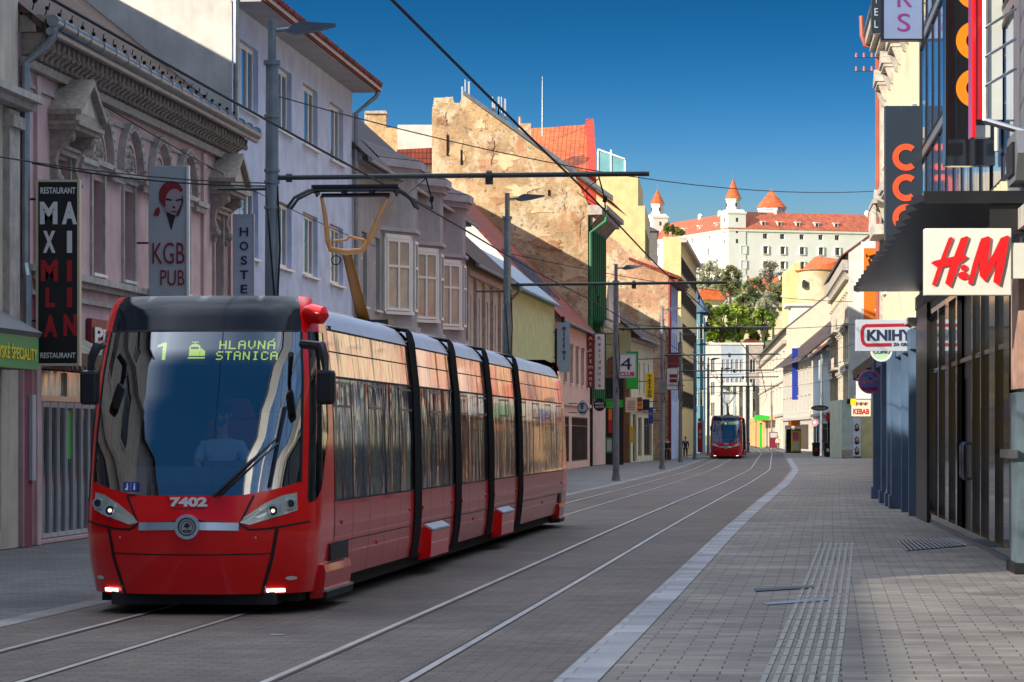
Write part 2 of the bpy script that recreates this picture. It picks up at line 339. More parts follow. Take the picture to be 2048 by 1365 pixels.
# tactile guide ridges on the right pavement
m_ridge = M('tactile_ridge', srgb(140, 138, 134), rough=.7, var=.2, scale=5)
tr = lambda z: CR(z) + 3.35 + .012 * (z - 25)
t = MB()
for k in range(7):
    for i in range(40):
        a = 14 + i * 1.1; c = a + 1.04
        t.box(0, 0, 0, 0, 0, 0) if False else None
        xa, xc = tr(a) + k * .095, tr(c) + k * .095
        t.add([(xa, a, -.009), (xa + .045, a, -.009), (xc + .045, c, -.009), (xc, c, -.009), (xa, a, 0), (xa + .045, a, 0), (xc + .045, c, 0), (xc, c, 0)],
              [(0, 1, 5, 4), (1, 2, 6, 5), (2, 3, 7, 6), (3, 0, 4, 7), (4, 5, 6, 7)])
o = t.build('tactile_paving', m_ridge); o['kind'] = 'structure'
def flat(name, pts, label, cat, mats, th=.012, z=-.009):
    P = [W(x, y, H * F / (y - HY)) for x, y in pts]; c = sum(P, Vector()) / len(P)
    r = root(name, (c.x, c.y, 0), label, cat); b = MB()
    b.ext([(p.x, p.y) for p in P], z, z + th, 0, 'z'); return r, b, P
r, b, P = flat('drain_slot', [(1508, 1178), (1624, 1172), (1628, 1176), (1512, 1183)], 'long narrow black drain slot in the right pavement', 'drain', None); b.build('slot_cover', m_black, r, True)
r, b, P = flat('metal_strip', [(1525, 1206), (1650, 1196), (1656, 1201), (1534, 1210)], 'pale metal plate strip let into the right pavement', 'floor plate', None)
o = b.build('plate', m_steel, r, True)
r, b, P = flat('floor_grate', [(1795, 1082), (1900, 1078), (1932, 1092), (1815, 1102)], 'dark steel grating before the glass shop entrance', 'grate', None, .01)
b.build('grating', m_iron, r, True); k = MB()
for i in range(14):
    t_ = i / 13; a = P[0].lerp(P[1], t_); c = P[3].lerp(P[2], t_); k.tube([(a.x, a.y, .004), (c.x, c.y, .004)], .012, 4)
k.build('grate_bars', m_zinc, r, True)
r = root('drain_cover', (XP(1100, 32) - 1.0, 31, 0), 'small pale drain cover in the paving between the two tracks', 'drain')
b = MB(); b.ext([(XP(540, 31.2), 31.1), (XP(568, 31.2), 31.1), (XP(568, 31.2), 31.3), (XP(540, 31.2), 31.3)], -.004, .003, 0, 'z'); b.build('cover', m_zinc, r, True)
# ---------------------------------------------------------------- building kit
_WIN = {}
def win_mesh(w, h, cols, rows, mf, mp, fw, split):
    k = (round(w, 2), round(h, 2), cols, rows, mf.name, mp.name, fw, split)
    if k in _WIN: return _WIN[k]
    a = MB(); d = .06
    a.box(-w / 2, w / 2, 0, d, 0, fw); a.box(-w / 2, w / 2, 0, d, h - fw, h)
    a.box(-w / 2, -w / 2 + fw, 0, d, fw, h - fw); a.box(w / 2 - fw, w / 2, 0, d, fw, h - fw)
    for i in range(1, cols):
        x = -w / 2 + w * i / cols; a.box(x - fw * .55, x + fw * .55, -.005, d - .003, fw, h - fw)
    for z in rows: a.box(-w / 2 + fw, w / 2 - fw, -.002, d - .006, z * h - fw * .45, z * h + fw * .45)
    p = MB() if split else a
    p.quad((-w / 2 + fw * .5, d * .6, fw * .5), (w / 2 - fw * .5, d * .6, fw * .5), (w / 2 - fw * .5, d * .6, h - fw * .5), (-w / 2 + fw * .5, d * .6, h - fw * .5), 0 if split else 1)
    A = a.build('window', mf if split else [mf, mp]); am = A.data; bpy.data.objects.remove(A); pm = None
    if split: B = p.build('pane', mp); pm = B.data; bpy.data.objects.remove(B)
    _WIN[k] = (am, pm); return _WIN[k]
def window(par, x, y, z, w, h, cols=2, rows=(.66,), mf=None, mp=None, fw=.07, split=False, rz=0., name='window'):
    am, pm = win_mesh(w, h, cols, tuple(rows), mf or m_wframe, mp or m_pane, fw, split)
    o = bpy.data.objects.new(name, am); COL.objects.link(o); o.parent = par; o.location = (x, y, z); o.rotation_euler = (0, 0, rz)
    if pm: q = bpy.data.objects.new('pane', pm); COL.objects.link(q); q.parent = o
    return o
def holes(b, L, h, ops, m=0, rev=.25, mr=None, y=0., x0=0., z0=0.):
    """wall sheet in xz with rectangular openings and their reveals"""
    us = sorted({x0, x0 + L} | {v for o in ops for v in (o[0], o[1]) if x0 < v < x0 + L}); zs = sorted({z0, z0 + h} | {v for o in ops for v in (o[2], o[3]) if z0 < v < z0 + h})
    for i in range(len(us) - 1):
        for j in range(len(zs) - 1):
            cu, cz = (us[i] + us[i + 1]) / 2, (zs[j] + zs[j + 1]) / 2
            if any(o[0] < cu < o[1] and o[2] < cz < o[3] for o in ops): continue
            b.quad((us[i], y, zs[j]), (us[i + 1], y, zs[j]), (us[i + 1], y, zs[j + 1]), (us[i], y, zs[j + 1]), m)
    mr = m if mr is None else mr
    for a, c, d, e in [o[:4] for o in ops]:
        b.quad((a, y, d), (a, y + rev, d), (a, y + rev, e), (a, y, e), mr); b.quad((c, y, d), (c, y, e), (c, y + rev, e), (c, y + rev, d), mr)
        b.quad((a, y, e), (a, y + rev, e), (c, y + rev, e), (c, y, e), mr); b.quad((a, y, d), (c, y, d), (c, y + rev, d), (a, y + rev, d), mr)
def building(name, label, p0, p1, D, h, wall, ops=(), roof=None, pitch=38, mroof=None, over=.45, gable=True, wins=None, mf=None, mp=None, split=False, rev=.25, trims=(), mtrim=None, cols=2, rows=(.66,), endwall=None, gutter=True, cat='building', ground=0., shop=None, sill=True, fw=.07, hoods=False):
    """p0->p1 is the street front; the street lies on local -y"""
    p0 = Vector(p0); p1 = Vector(p1); d = (p1 - p0); L = d.length; rz = math.atan2(d.y, d.x)
    r = root(name, (p0.x, p0.y, 0), label, cat, rz)
    b = MB(); holes(b, L, h, [o for o in ops], 0, rev)
    e = 1 if endwall else 0
    rise = D / 2 * math.tan(R(pitch)) if roof == 'gable' else 0
    if roof == 'gable' and gable:
        for x in (0, L): b.poly([(x, 0, 0), (x, D, 0), (x, D, h), (x, D / 2, h + rise), (x, 0, h)], e)
    else:
        for x in (0, L): b.quad((x, 0, 0), (x, D, 0), (x, D, h), (x, 0, h), e)
    b.quad((0, D, 0), (L, D, 0), (L, D, h), (0, D, h), e)
    if roof == 'gable': pass
    else: b.quad((0, 0, h), (L, 0, h), (L, D, h), (0, D, h), 0)
    for z, th, dp in trims: b.box(-.02, L + .02, -dp, .0, z, z + th, 2)
    b.build('wall', [wall, endwall or wall, mtrim or m_stone2], r)
    if roof == 'gable':
        q = MB(); t = .14; oy = over; oz = -over * math.tan(R(pitch)); vx = .12
        for s in (0, 1):
            Y = lambda y: y if s == 0 else D - y
            q.ext([(Y(-oy), h + oz + .02), (Y(D / 2), h + rise + .02), (Y(D / 2), h + rise + .02 + t), (Y(-oy), h + oz + .02 + t)], -vx, L + vx, 0, 'x')
        ro = q.build('roof', mroof or m_tile_br, r)
        if gutter:
            g_ = MB(); g_.tube([(-vx, -oy - .06, h + oz + .05), (L + vx, -oy - .06, h + oz + .05)], .075, 8); g_.build('gutter', m_zinc, r)
    elif roof == 'shed':
        q = MB(); a = h; c = h + D * math.tan(R(pitch)); q.ext([(-over, a - .05), (D, c), (D, c + .15), (-over, a + .1)], -.1, L + .1, 0, 'x'); q.build('roof', mroof or m_tile_br, r)
    elif roof == 'flat':
        q = MB(); q.box(-.15, L + .15, -over, D + .1, h, h + .25); q.build('cornice', mroof or m_stone2, r)
    for o in ops:
        a, c, z0, z1 = o[:4]; kd = o[4] if len(o) > 4 else 'w'
        if kd == 'w': window(r, (a + c) / 2, rev - .07, z0, c - a, z1 - z0, cols, rows, mf, mp, fw, split=split)
        elif kd == 's': window(r, (a + c) / 2, rev - .07, z0, c - a, z1 - z0, max(1, round((c - a) / 1.3)), (.8,), m_bframe, m_pane, name='shop_window')
        elif kd == 'd': window(r, (a + c) / 2, rev - .07, z0, c - a, z1 - z0, 2, (.35,), m_bframe, m_pane, name='door')
        if kd == 'w' and sill:
            s_ = MB(); s_.box(a - .08, c + .08, -.09, rev - .08, z0 - .06, z0 - .002); s_.build('sill', m_wframe, r)
    if hoods:
        for o in ops:
            if (o[4] if len(o) > 4 else 'w') == 'w':
                q = MB(); q.box(o[0] - .25, o[1] + .25, -.22, 0, o[3] + .12, o[3] + .24); q.box(o[0] - .16, o[0] - .01, -.07, 0, o[2], o[3] + .12); q.box(o[1] + .01, o[1] + .16, -.07, 0, o[2], o[3] + .12); q.build('window_hood', mtrim or m_stone2, r)
    r['L'] = L
    return r
def grid_ops(L, n, w, zs, m0=None, kind='w'):
    """n equal windows along L at the given (z0,z1) rows"""
    out = []
    for i in range(n):
        c = L * (i + .5) / n
        for z0, z1 in zs: out.append((c - w / 2, c + w / 2, z0, z1, kind))
    return out
def LP(z, off=0.): return (XL(z) + off, z, 0)
def RP(z, off=0.): return (XR(z) + off, z, 0)
def pipe(par, pts, r=.055, m=None, name='downpipe'): MB().tube(pts, r, 8).build(name, m or m_zinc, par) if False else None; b = MB(); b.tube(pts, r, 8); return b.build(name, m or m_zinc, par)

# ---------------------------------------------------------------- left side of the street
def pink_house():
    L = (Vector(LP(76)) - Vector(LP(55.6))).length; h = 9.3
    ops = [(2.6, 3.6, 5.05, 7.0, 'w')] + [(c - .5, c + .5, 5.05, 6.85, 'w') for c in (6.05, 8.85, 11.75, 14.65)] + [(18.1, 19.1, 5.05, 6.95, 'w')]
    ops += [(1.4, 6.5, .06, 3.15, 'x'), (7.6, 12.2, .3, 3.1, 's'), (13.2, 18.8, .3, 3.1, 's')]
    r = building('pink_townhouse', 'dusty pink two storey townhouse with round arched windows and stone pediments', LP(55.6), LP(76), 10.4, h, m_pink, ops, 'gable', 39, m_tile_br, .5, mf=m_bframe, split=True, rev=.4, cols=2)
    # cornice with modillions
    b = MB(); b.box(-.05, L + .03, -.16, 0, 8.35, 8.5); b.box(-.05, L + .03, -.3, 0, 8.95, 9.06); b.box(-.05, L + .03, -.46, 0, 9.06, 9.16); b.box(-.05, L + .03, -.55, 0, 9.16, 9.24)
    n = int(L / .38)
    for i in range(n):
        u = .15 + i * (L - .3) / (n - 1)
        b.ext([(0, 8.56), (-.12, 8.58), (-.2, 8.68), (-.38, 8.76), (-.4, 8.94), (0, 8.94)], u - .085, u + .085, 0, 'x'); b.ball((u, -.36, 8.74), .065, 0, 6, 4)
        b.ball((u, -.14, 8.6), .055, 0, 6, 4)
    b.build('cornice', m_stone, r)
    b = MB(); b.box(-.05, L, -.14, 0, 4.7, 4.8); b.box(-.05, L, -.26, 0, 4.8, 4.92); b.box(-.05, L, -.09, 0, 4.42, 4.5); b.box(0, L, -.05, 0, 8.05, 8.11); b.build('string_course', m_stone2, r)
    for u0, u1 in ((0, .45), (1.0, 1.3), (16.6, 17.0), (L - .5, L)): b = MB(); b.box(u0, u1, -.07, 0, 0, 8.3); b.build('pilaster', m_pink, r)
    for c in (3.1, 18.6):                                   # pedimented windows
        p = MB(); w = 1.0
        p.ext([(c - w, 7.62), (c + w, 7.62), (c + w, 7.74), (c, 8.32), (c - w, 7.74)], -.5, -.0, 0)
        p.ext([(c - w - .08, 7.72), (c, 8.34), (c + w + .08, 7.72), (c + w + .08, 7.82), (c, 8.46), (c - w - .08, 7.82)], -.62, 0, 0)
        p.ext([(c - w * .62, 7.8), (c + w * .62, 7.8), (c, 8.2)], -.505, -.5, 1)
        p.box(c - w - .04, c + w + .04, -.58, 0, 7.54, 7.62); p.box(c - w - .0, c + w + .0, -.5, 0, 7.46, 7.54)
        p.box(c - .62, c + .62, -.16, 0, 7.05, 7.15); p.box(c - .68, c + .68, -.22, 0, 7.15, 7.21)
        p.build('pediment', [m_stone, m_beige], r)
        for s in (-1, 1):
            k = MB(); x = c + s * .78
            k.ext([(0, 6.5), (-.12, 6.52), (-.16, 6.7), (-.1, 6.9), (-.16, 7.12), (-.34, 7.25), (-.42, 7.4), (-.42, 7.46), (0, 7.46)], x - .11, x + .11, 0, 'x')
            k.ball((x, -.14, 6.58), .1, 0, 8, 5); k.ball((x, -.36, 7.34), .1, 0, 8, 5); k.ball((x, -.08, 6.42), .07, 0, 6, 4); k.build('console', m_stone, r)
        j = MB()
        for s in (-1, 1): j.box(c + s * .5 - (0 if s > 0 else .12), c + s * .5 + (.12 if s > 0 else 0), -.06, 0, 4.95, 7.05)
        j.build('window_surround', m_stone2, r)
    for c in (6.05, 8.85, 11.75, 14.65):                    # arches
        a = MB(); a.ring(c, 7.22, .84, 1.0, -.16, 0, 0, 24, 0, 180); a.ring(c, 7.22, .56, .64, -.05, 0, 1, 20, 0, 180)
        for i in range(15):
            t = R(6 + 168 * i / 14); a.ball((c + .92 * math.cos(t), -.155, 7.22 + .92 * math.sin(t)), .045, 0, 6, 4)
        a.build('arch_moulding', [m_stone2, m_pink], r)
        l = MB(); l.ext([(c + .5 * math.cos(R(t)), 7.24 + .5 * math.sin(R(t))) for t in range(0, 181, 12)], -.03, .0, 0)
        for i in range(22): l.ball((c + random.uniform(-.36, .36), -.04, 7.3 + random.uniform(0, .3)), random.uniform(.03, .07), 0, 6, 4)
        l.build('lunette_relief', m_stone, r)
        i_ = MB(); i_.box(c - .58, c + .58, -.1, 0, 6.98, 7.1); i_.box(c - .66, c + .66, -.18, 0, 7.1, 7.2)
        for s in (-1, 1): i_.box(c + s * .5 - (0 if s > 0 else .12), c + s * .5 + (.12 if s > 0 else 0), -.05, 0, 4.95, 6.98)
        i_.build('window_surround', m_stone2, r)
    for c in (4.75, 7.45, 10.3, 13.2, 16.0): im = MB(); im.box(c - .55, c + .62, -.13, 0, 6.92, 7.04); im.box(c - .66, c + .66, -.2, 0, 7.04, 7.14); im.build('impost_band', m_stone2, r)
    # ground floor: glazed folding doors, transom and scalloped awning
    d = MB(); x = 1.45; k = 0
    for i in range(8):
        x0 = 1.45 + i * .63; dd = MB(); dd.box(x0, x0 + .05, .1, .17, .08, 2.55); dd.box(x0 + .53, x0 + .58, .1, .17, .08, 2.55); dd.box(x0 + .05, x0 + .53, .1, .17, .08, .16); dd.box(x0 + .05, x0 + .53, .1, .17, 2.45, 2.55)
        dd.quad((x0 + .05, .14, .16), (x0 + .53, .14, .16), (x0 + .53, .14, 2.45), (x0 + .05, .14, 2.45), 1)
        if i == 4: dd.quad((x0 + .08, .135, 1.5), (x0 + .5, .135, 1.5), (x0 + .5, .135, 2.4), (x0 + .08, .135, 2.4), 2)
        dd.build('folding_door', [c_grey, m_pane, c_lime], r)
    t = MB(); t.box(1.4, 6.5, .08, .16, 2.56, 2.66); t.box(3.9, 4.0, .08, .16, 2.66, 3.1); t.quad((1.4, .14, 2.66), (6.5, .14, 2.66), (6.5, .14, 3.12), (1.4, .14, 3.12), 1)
    t.build('transom', [m_steel, M('cream_transom_glass', srgb(205, 200, 172), rough=.1, var=.2, scale=2, spec=.8, wave=.02)], r)  # pale street reflection is painted into the transom colour
    a = MB(); z = 3.16; pts = [(1.3, 3.42)]
    nz = 26
    for i in range(nz + 1): pts.append((1.3 + 5.2 * i / nz, 3.2 if i % 2 else 3.08))
    pts.append((6.5, 3.42)); a.ext(pts, -.62, -.6, 0)
    a.quad((1.3, -.6, 3.4), (6.5, -.6, 3.4), (6.5, 0, 3.75), (1.3, 0, 3.75), 1); a.build('awning', [m_iron, M('faded_awning', srgb(150, 142, 130), rough=.8, var=.3, scale=2)], r)
    # gutter, downpipe, snow guards
    gy = -.62; b = MB(); b.tube([(-.15, gy, 9.12), (L, gy, 9.06)], .11, 10)
    for i in range(20): b.ring(0, 0, 0, 0, 0, 0) if False else b.tube([(i * 1.05 + .3, gy, 9.115), (i * 1.05 + .34, gy, 9.115)], .125, 10)
    b.build('gutter', m_zinc, r)
    pipe(r, [(.0, gy, 9.1), (.0, gy + .02, 8.85), (.0, -.35, 8.6), (-.05, -.12, 8.4), (-.05, -.12, 5.05), (-.05, -.12, 4.9), (-.25, -.2, 4.7), (-.25, -.2, 3.6)], .075)
    s = MB()
    for i in range(22):
        u = .5 + i * .93; s.tube([(u, -.1, 9.4), (u, -.14, 9.55)], .012, 5); s.box(u - .03, u + .03, -.17, -.11, 9.52, 9.58)
        u2 = u + .4; s.tube([(u2, .6, 9.98), (u2, .58, 10.08)], .012, 5)
        s.build('snow_guard', m_iron, r)
    sg = MB(); sg.box(5.05, 8.3, -.12, -.02, 3.5, 4.16, 0); sg.ring(6.62, 3.83, .22, .3, -.14, -.12, 1, 28); sg.disc(6.62, 3.83, .2, -.13, -.12, 3, 24)
    sg.ring(6.62, 3.83, .3, .315, -.14, -.12, 2, 28)
    q = root('pizza_sign', LP(60.65), 'dark red shop sign with pale script and a green ring over the glass doors', 'sign', math.atan2(LP(76)[1] - LP(55.6)[1], LP(76)[0] - LP(55.6)[0]))
    for i, v in enumerate(sg.v): sg.v[i] = Vector((v.x - 5.05, v.y, v.z))
    sg.build('panel', [c_maroon, c_green, c_white, c_bred], q)
    tx = MB(); tx.text('Pizza', .12, 2.9, .18 + 3.5, .5 + 3.5, -.15, .01, 0, .03); tx.build('lettering', c_white, q)
    bx = MB(); bx.box(.35, .62, -.14, -.07, 1.15, 2.65); pp = bx.build('menu_board', [c_grey], r)
    mg = MB(); mg.box(.05, .62, -.075, -.0, 0, 3.3); mg.box(-.02, 1.36, -.012, 0, 3.3, 4.4); mg.build('magenta_pier', M('magenta_paint', srgb(138, 66, 88), rough=.6, stain=.2), r)
    return r
pink_house()
def lilac_house():
    L = (Vector(LP(96)) - Vector(LP(76))).length
    ops = []
    for c in (2.35, 7.5, 12.0, 16.9):
        for z0, z1 in ((9.85, 11.5), (6.3, 8.0)): ops.append((c - 1.3, c + 1.3, z0, z1, 'w'))
    ops += [(1, 5, .4, 3.2, 's'), (6.5, 8, .05, 2.7, 'd'), (10, 18, .4, 3.2, 's')]
    r = building('lilac_house', 'tall pale lilac plastered house with three part white windows', LP(76), LP(96), 10.5, 12.75, m_lilac, ops, 'gable', 33, m_tile_rd, .75, rev=.2, split=True, cols=3, rows=(), endwall=m_white, gutter=True, fw=.12)
    so_ = MB(); so_.box(-.1, L + .1, -.72, .02, 12.22, 12.28); so_.build('soffit', M('soffit_board', srgb(176, 172, 172), rough=.7), r)
    f = MB(); f.box(-.12, L + .12, -.86, -.72, 12.24, 12.4)
    for i in range(70): f.tube([(i * L / 69, -.9, 12.42), (i * L / 69, -.6, 12.56)], .085, 6)
    f.build('eaves_tiles', m_tile_rd, r)
    pipe(r, [(L + .1, -.8, 12.3), (L + .1, -.7, 12.1), (L - .02, -.12, 11.6), (L - .02, -.12, 0)], .07)
    pipe(r, [(-.1, -.12, 12.6), (-.1, -.12, 8.9)], .07)
    return r
lilac_house()
def taupe_house():
    L = (Vector(LP(127)) - Vector(LP(96))).length
    ops = [(c - .6, c + .6, 5.9, 8.2, 'w') for c in (2.6, 5.6)] + [(1, 6, .4, 3.1, 's'), (8, 9.4, .05, 2.7, 'd'), (11, 28, .4, 3.1, 's')]
    r = building('taupe_oriel_house', 'taupe grey house with three angular bay windows under a dark tiled roof', LP(96), LP(127), 9.5, 10.6, m_taupe, ops, 'gable', 42, m_tile_dk, .5, rev=.2, trims=((3.7, .25, .2), (10.2, .3, .3)), split=True, mtrim=m_taupe)
    for i, u in enumerate((6.4, 13.8, 21.2)):
        b = MB(); pr = .85; pu = 1.6
        pl_ = [(u, 0), (u + pu, -pr), (u + 2.7, -pr), (u + 2.7 + pu, 0)]
        b.ext(pl_, 5.25, 10.9, 0, 'z'); b.ext([(u - .25, 0), (u + pu - .1, -pr - .14), (u + 2.8, -pr - .14), (u + 2.95 + pu, 0)], 10.35, 10.55, 1, 'z')
        b.ext([(u - .5, 0), (u + pu - .15, -pr - .28), (u + 2.9, -pr - .28), (u + 3.2 + pu, 0)], 10.55, 10.8, 1, 'z'); b.ext([(u - .2, 0), (u + pu - .06, -pr - .1), (u + 2.76, -pr - .1), (u + 2.9 + pu, 0)], 5.2, 5.45, 1, 'z')
        b.ext([(u - .18, 0), (u + pu - .05, -pr - .1), (u + 2.76, -pr - .1), (u + 2.88 + pu, 0)], 8.5, 8.62, 1, 'z')
        b.build('oriel', [m_taupe, M('taupe_trim', srgb(172, 170, 174), rough=.8)], r)
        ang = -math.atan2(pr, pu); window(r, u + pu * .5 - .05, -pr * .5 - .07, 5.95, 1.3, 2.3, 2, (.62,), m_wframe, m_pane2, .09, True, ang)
        window(r, u + pu + .55, -pr - .05, 5.95, .8, 2.3, 1, (.62,), m_wframe, m_pane, .09, True)
        s_ = MB(); k = .75; c = (u + pu * .5, -pr * .5)
        s_.T = Matrix.Translation((c[0], c[1], 0)) @ Matrix.Rotation(ang, 4, 'Z'); s_.box(-.8, .8, -.14, 0, 5.82, 5.92); s_.box(-.78, -.68, -.07, 0, 5.92, 8.4); s_.box(.68, .78, -.07, 0, 5.92, 8.4); s_.box(-.78, .78, -.07, 0, 8.26, 8.4)
        s_.build('window_surround', m_wframe, r)
        rf = MB(); q_ = [(u - .5, 0, 10.82), (u + pu - .15, -pr - .28, 10.82), (u + 2.9, -pr - .28, 10.82), (u + 3.2 + pu, 0, 10.82), (u + 2.9, .9, 11.6), (u + 1.6, .9, 11.6)]; rf.add(q_, [(0, 1, 5), (1, 2, 4, 5), (2, 3, 4), (0, 5, 4, 3)], 0); rf.build('oriel_roof', m_tile_dk, r)
    return r
taupe_house()
b4 = building('columned_house', 'grey beige house with pale pilasters and a zinc gutter after the bay windows', LP(127), LP(146), 9, 9.1, m_beige, [(c - .55, c + .55, 4.9, 7.6, 'w') for c in (2.2, 5.6, 9.0, 12.4, 15.8)] + [(1, 8, .4, 3.1, 's'), (10, 17, .4, 3.1, 's')], 'gable', 42, m_tile_br, .5, trims=((8.3, .2, .25), (3.8, .3, .25)), mp=m_pane, rev=.12)
for u in (.6, 3.9, 7.3, 10.7, 14.1, 17.5): c = MB(); c.box(u - .28, u + .28, -.14, 0, 4.1, 8.3); c.build('pilaster', m_stone2, b4)
c = 0; pipe(b4, [(18.9, -.5, 8.8), (18.9, -.5, 8.5), (18.9, -.12, 8.1), (18.9, -.12, 0)], .08)
# lime gable, red roof with skylights
p5a = (XP(1110, 172), 172, 0); p5b = (XP(1180, 199), 199, 0)
b5 = building('red_roofed_house', 'low house with a long red tiled roof, skylights and a lime green side wall', p5a, p5b, 14.5, 8.5, m_rose, grid_ops(27, 6, 1.1, ((4.9, 6.9),)) + [(1, 2.6, .05, 2.7, 'd'), (4, 10, .4, 3, 's'), (12, 25, .4, 3, 's')], 'gable', 47, m_tile_rd, .4, mf=m_bframe, rev=.1, hoods=True, endwall=m_white, trims=((3.6, .2, .12),))
D_, h_, tn = 14.5, 8.5, math.tan(R(47))
for i, x in enumerate((3, 6.5, 10, 13.5, 17)):
    s_ = MB(); y0, y1 = 1.2, 3.2; s_.quad((x, y0, h_ + y0 * tn + .24), (x + 1.3, y0, h_ + y0 * tn + .24), (x + 1.3, y1, h_ + y1 * tn + .24), (x, y1, h_ + y1 * tn + .24), 1)
    for xx in (x - .08, x + 1.3): s_.ext([(y0, h_ + y0 * tn + .1), (y1, h_ + y1 * tn + .1), (y1, h_ + y1 * tn + .28), (y0, h_ + y0 * tn + .28)], xx, xx + .08, 0, 'x')
    s_.build('skylight', [m_zinc, m_pane], b5)
pipe(b5, [(-.1, -.45, 8.3), (-.1, -.45, 8.0), (-.1, -.1, 7.6), (-.1, -.1, 0)], .09, m_iron); pipe(b5, [(27, -.45, 8.2), (27, -.45, 7.9), (27, -.1, 7.5), (27, -.1, 0)], .09, m_iron)
bi = building('lime_infill_house', 'lime green blank wall under a pale blue sheet roof before the red roofed house', (XP(1019, 148), 148, 0), (XP(1109, 171.8), 171.8, 0), 4.4, 9.0, m_lime, [], 'gable', 40, M('pale_blue_sheet', srgb(150, 178, 196), rough=.4, var=.08), .3)
# the great weathered brick gable with the green front
def brick_house():
    Z0 = 200.; p0 = Vector((XP(1176, Z0), Z0, 0)); p1 = Vector((XP(1212, 214.5), 214.5, 0)); d = p1 - p0; L = d.length
    m_greenp = M('green_facade', srgb(104, 166, 136), rough=.7, var=.2, stain=.2)
    r = root('brick_gable_house', p0, 'tall house with a huge bare weathered brick side wall and a green front', 'building', math.atan2(d.y, d.x))
    b = MB(); prof = [(XP(1176, Z0), 0), (XP(1176, Z0), ZP(410, Z0)), (XP(1150, Z0), ZP(352, Z0)), (XP(926, Z0), ZP(190, Z0)), (XP(920, Z0), ZP(206, Z0)), (XP(908, Z0), ZP(206, Z0)), (XP(906, Z0), ZP(194, Z0)), (XP(868, Z0), ZP(196, Z0)), (XP(864, Z0), ZP(235, Z0)), (XP(864, Z0), 0)]
    rq = random.Random(11); pr2 = []
    for i, p in enumerate(prof):
        q = prof[(i + 1) % len(prof)]; pr2.append(p); l = math.hypot(q[0] - p[0], q[1] - p[1])
        if 3 <= i <= 7 and l > .5 and i != 3:
            for k in range(1, int(l / .35)): t = k * .35 / l; pr2.append((p[0] + (q[0] - p[0]) * t + rq.uniform(-.08, .08), p[1] + (q[1] - p[1]) * t + rq.uniform(-.1, .08)))
    b.ext(pr2, Z0, Z0 + .6, 0); b.build('brick_wall', m_brick, r, True)
    m_pp = M('old_plaster_patch', srgb(220, 200, 160), rough=.9, var=.16, scale=1.1, col2=srgb(196, 172, 132), bump=.8, bscale=3); m_rb = M('bare_red_brick', srgb(208, 160, 120), rough=.9, kind='brick', col2=srgb(176, 146, 112), stain=1, bump=1.)
    for k, (px, py, w_, h_, mm) in enumerate(((1010, 320, 28, 18, 0), (1060, 470, 40, 16, 0), (1140, 545, 26, 20, 0), (960, 250, 14, 12, 0), (915, 300, 16, 22, 0), (1120, 400, 16, 22, 1), (1155, 440, 12, 30, 1), (1000, 400, 24, 9, 1), (940, 350, 14, 8, 1), (1080, 420, 22, 8, 0), (885, 240, 12, 14, 1), (1100, 490, 30, 10, 1), (980, 300, 10, 26, 1), (1040, 380, 30, 12, 0))):
        n = 34; b = MB(); rr_ = [rq.uniform(.6, 1.0) * (1 + .3 * math.sin(3 * j * 6.283 / n + k) + .15 * math.sin(7 * j * 6.283 / n + 2 * k)) for j in range(n)]
        b.ext([(XP(px, Z0) + rr_[j] * w_ / 32 * math.cos(2 * math.pi * j / n), ZP(py, Z0) + rr_[j] * h_ / 32 * math.sin(2 * math.pi * j / n)) for j in range(n)], Z0 - .02 - .003 * k, Z0 + .05, 0); b.build('plaster_patch' if mm == 0 else 'brick_patch', [m_pp, m_rb][mm], r, True)
    for px, y0_, y1_ in ((921, 300, 330), (1049, 262, 272), (893, 270, 312), (1096, 380, 392)): b = MB(); b.box(XP(px, Z0), XP(px, Z0) + .12, Z0 - .06, Z0 + .02, ZP(y1_, Z0), ZP(y0_, Z0)); b.build('wall_tie', m_iron, r, True)
    c = MB(); c.ext([(XP(926, Z0), ZP(190, Z0) + .02), (XP(1226, Z0), ZP(402, Z0) + .02), (XP(1226, Z0), ZP(402, Z0) + .3), (XP(926, Z0), ZP(190, Z0) + .28)], Z0 - .25, Z0 + .9, 0); c.build('verge_flashing', m_zinc, r, True)
    g_ = MB(); ops = [(2 + i * 3.1, 3.6 + i * 3.1, z, z + 2.2) for i in range(4) for z in (4.6, 8.4, 12.2)]
    g_.T = None; holes(g_, L, 16.5, ops, 0, .2)
    g_.box(.6, L, .6, 9.6, 0, 16.4, 2)
    for i in range(9): g_.box(.2 + i * 1.6, .45 + i * 1.6, -.12, 0, 4, 15.6, 1)
    g_.box(-.02, L, -.05, .02, 0, 4.2, 3); g_.build('green_front', [m_greenp, M('green_trim', srgb(34, 118, 70), rough=.6), m_cream, m_rose], r)
    for a, c_, z0, z1 in ops: window(r, (a + c_) / 2, .12, z0, c_ - a, z1 - z0)
    e = MB(); e.box(-.2, L, -.9, 0, 15.7, 16.0); e.box(-.2, L, -1.2, 0, 16.0, 16.3)
    for i in range(10): e.ext([(0, 14.9), (-.7, 15.7), (0, 15.7)], .3 + i * 1.5, .55 + i * 1.5, 0, 'x')
    e.build('bracketed_eaves', m_stone2, r)
    p = MB(); p.tube([(.15, -1.2, 16.0), (.15, -1.1, 15.3), (.15, -.15, 14.6), (.15, -.15, 0)], .12, 8); p.build('downpipe', MATS['green_trim'], r)
    bl = MB(); bl.box(.8, 9, -1.2, 0, 9.1, 9.35, 1); bl.box(.8, 9, -1.24, -1.16, 10.0, 10.08, 1)
    for i in range(9):
        bl.tube([(.9 + i, -1.2, 9.2), (.9 + i, -1.2, 11.6)], [.17, .02], 6, 0)
        bl.ball((.9 + i, -1.1, 8.9), (.22, .22, .3), 0, 6, 4); bl.ball((1.4 + i, -.9, 8.6), (.25, .25, .25), 0, 6, 4)
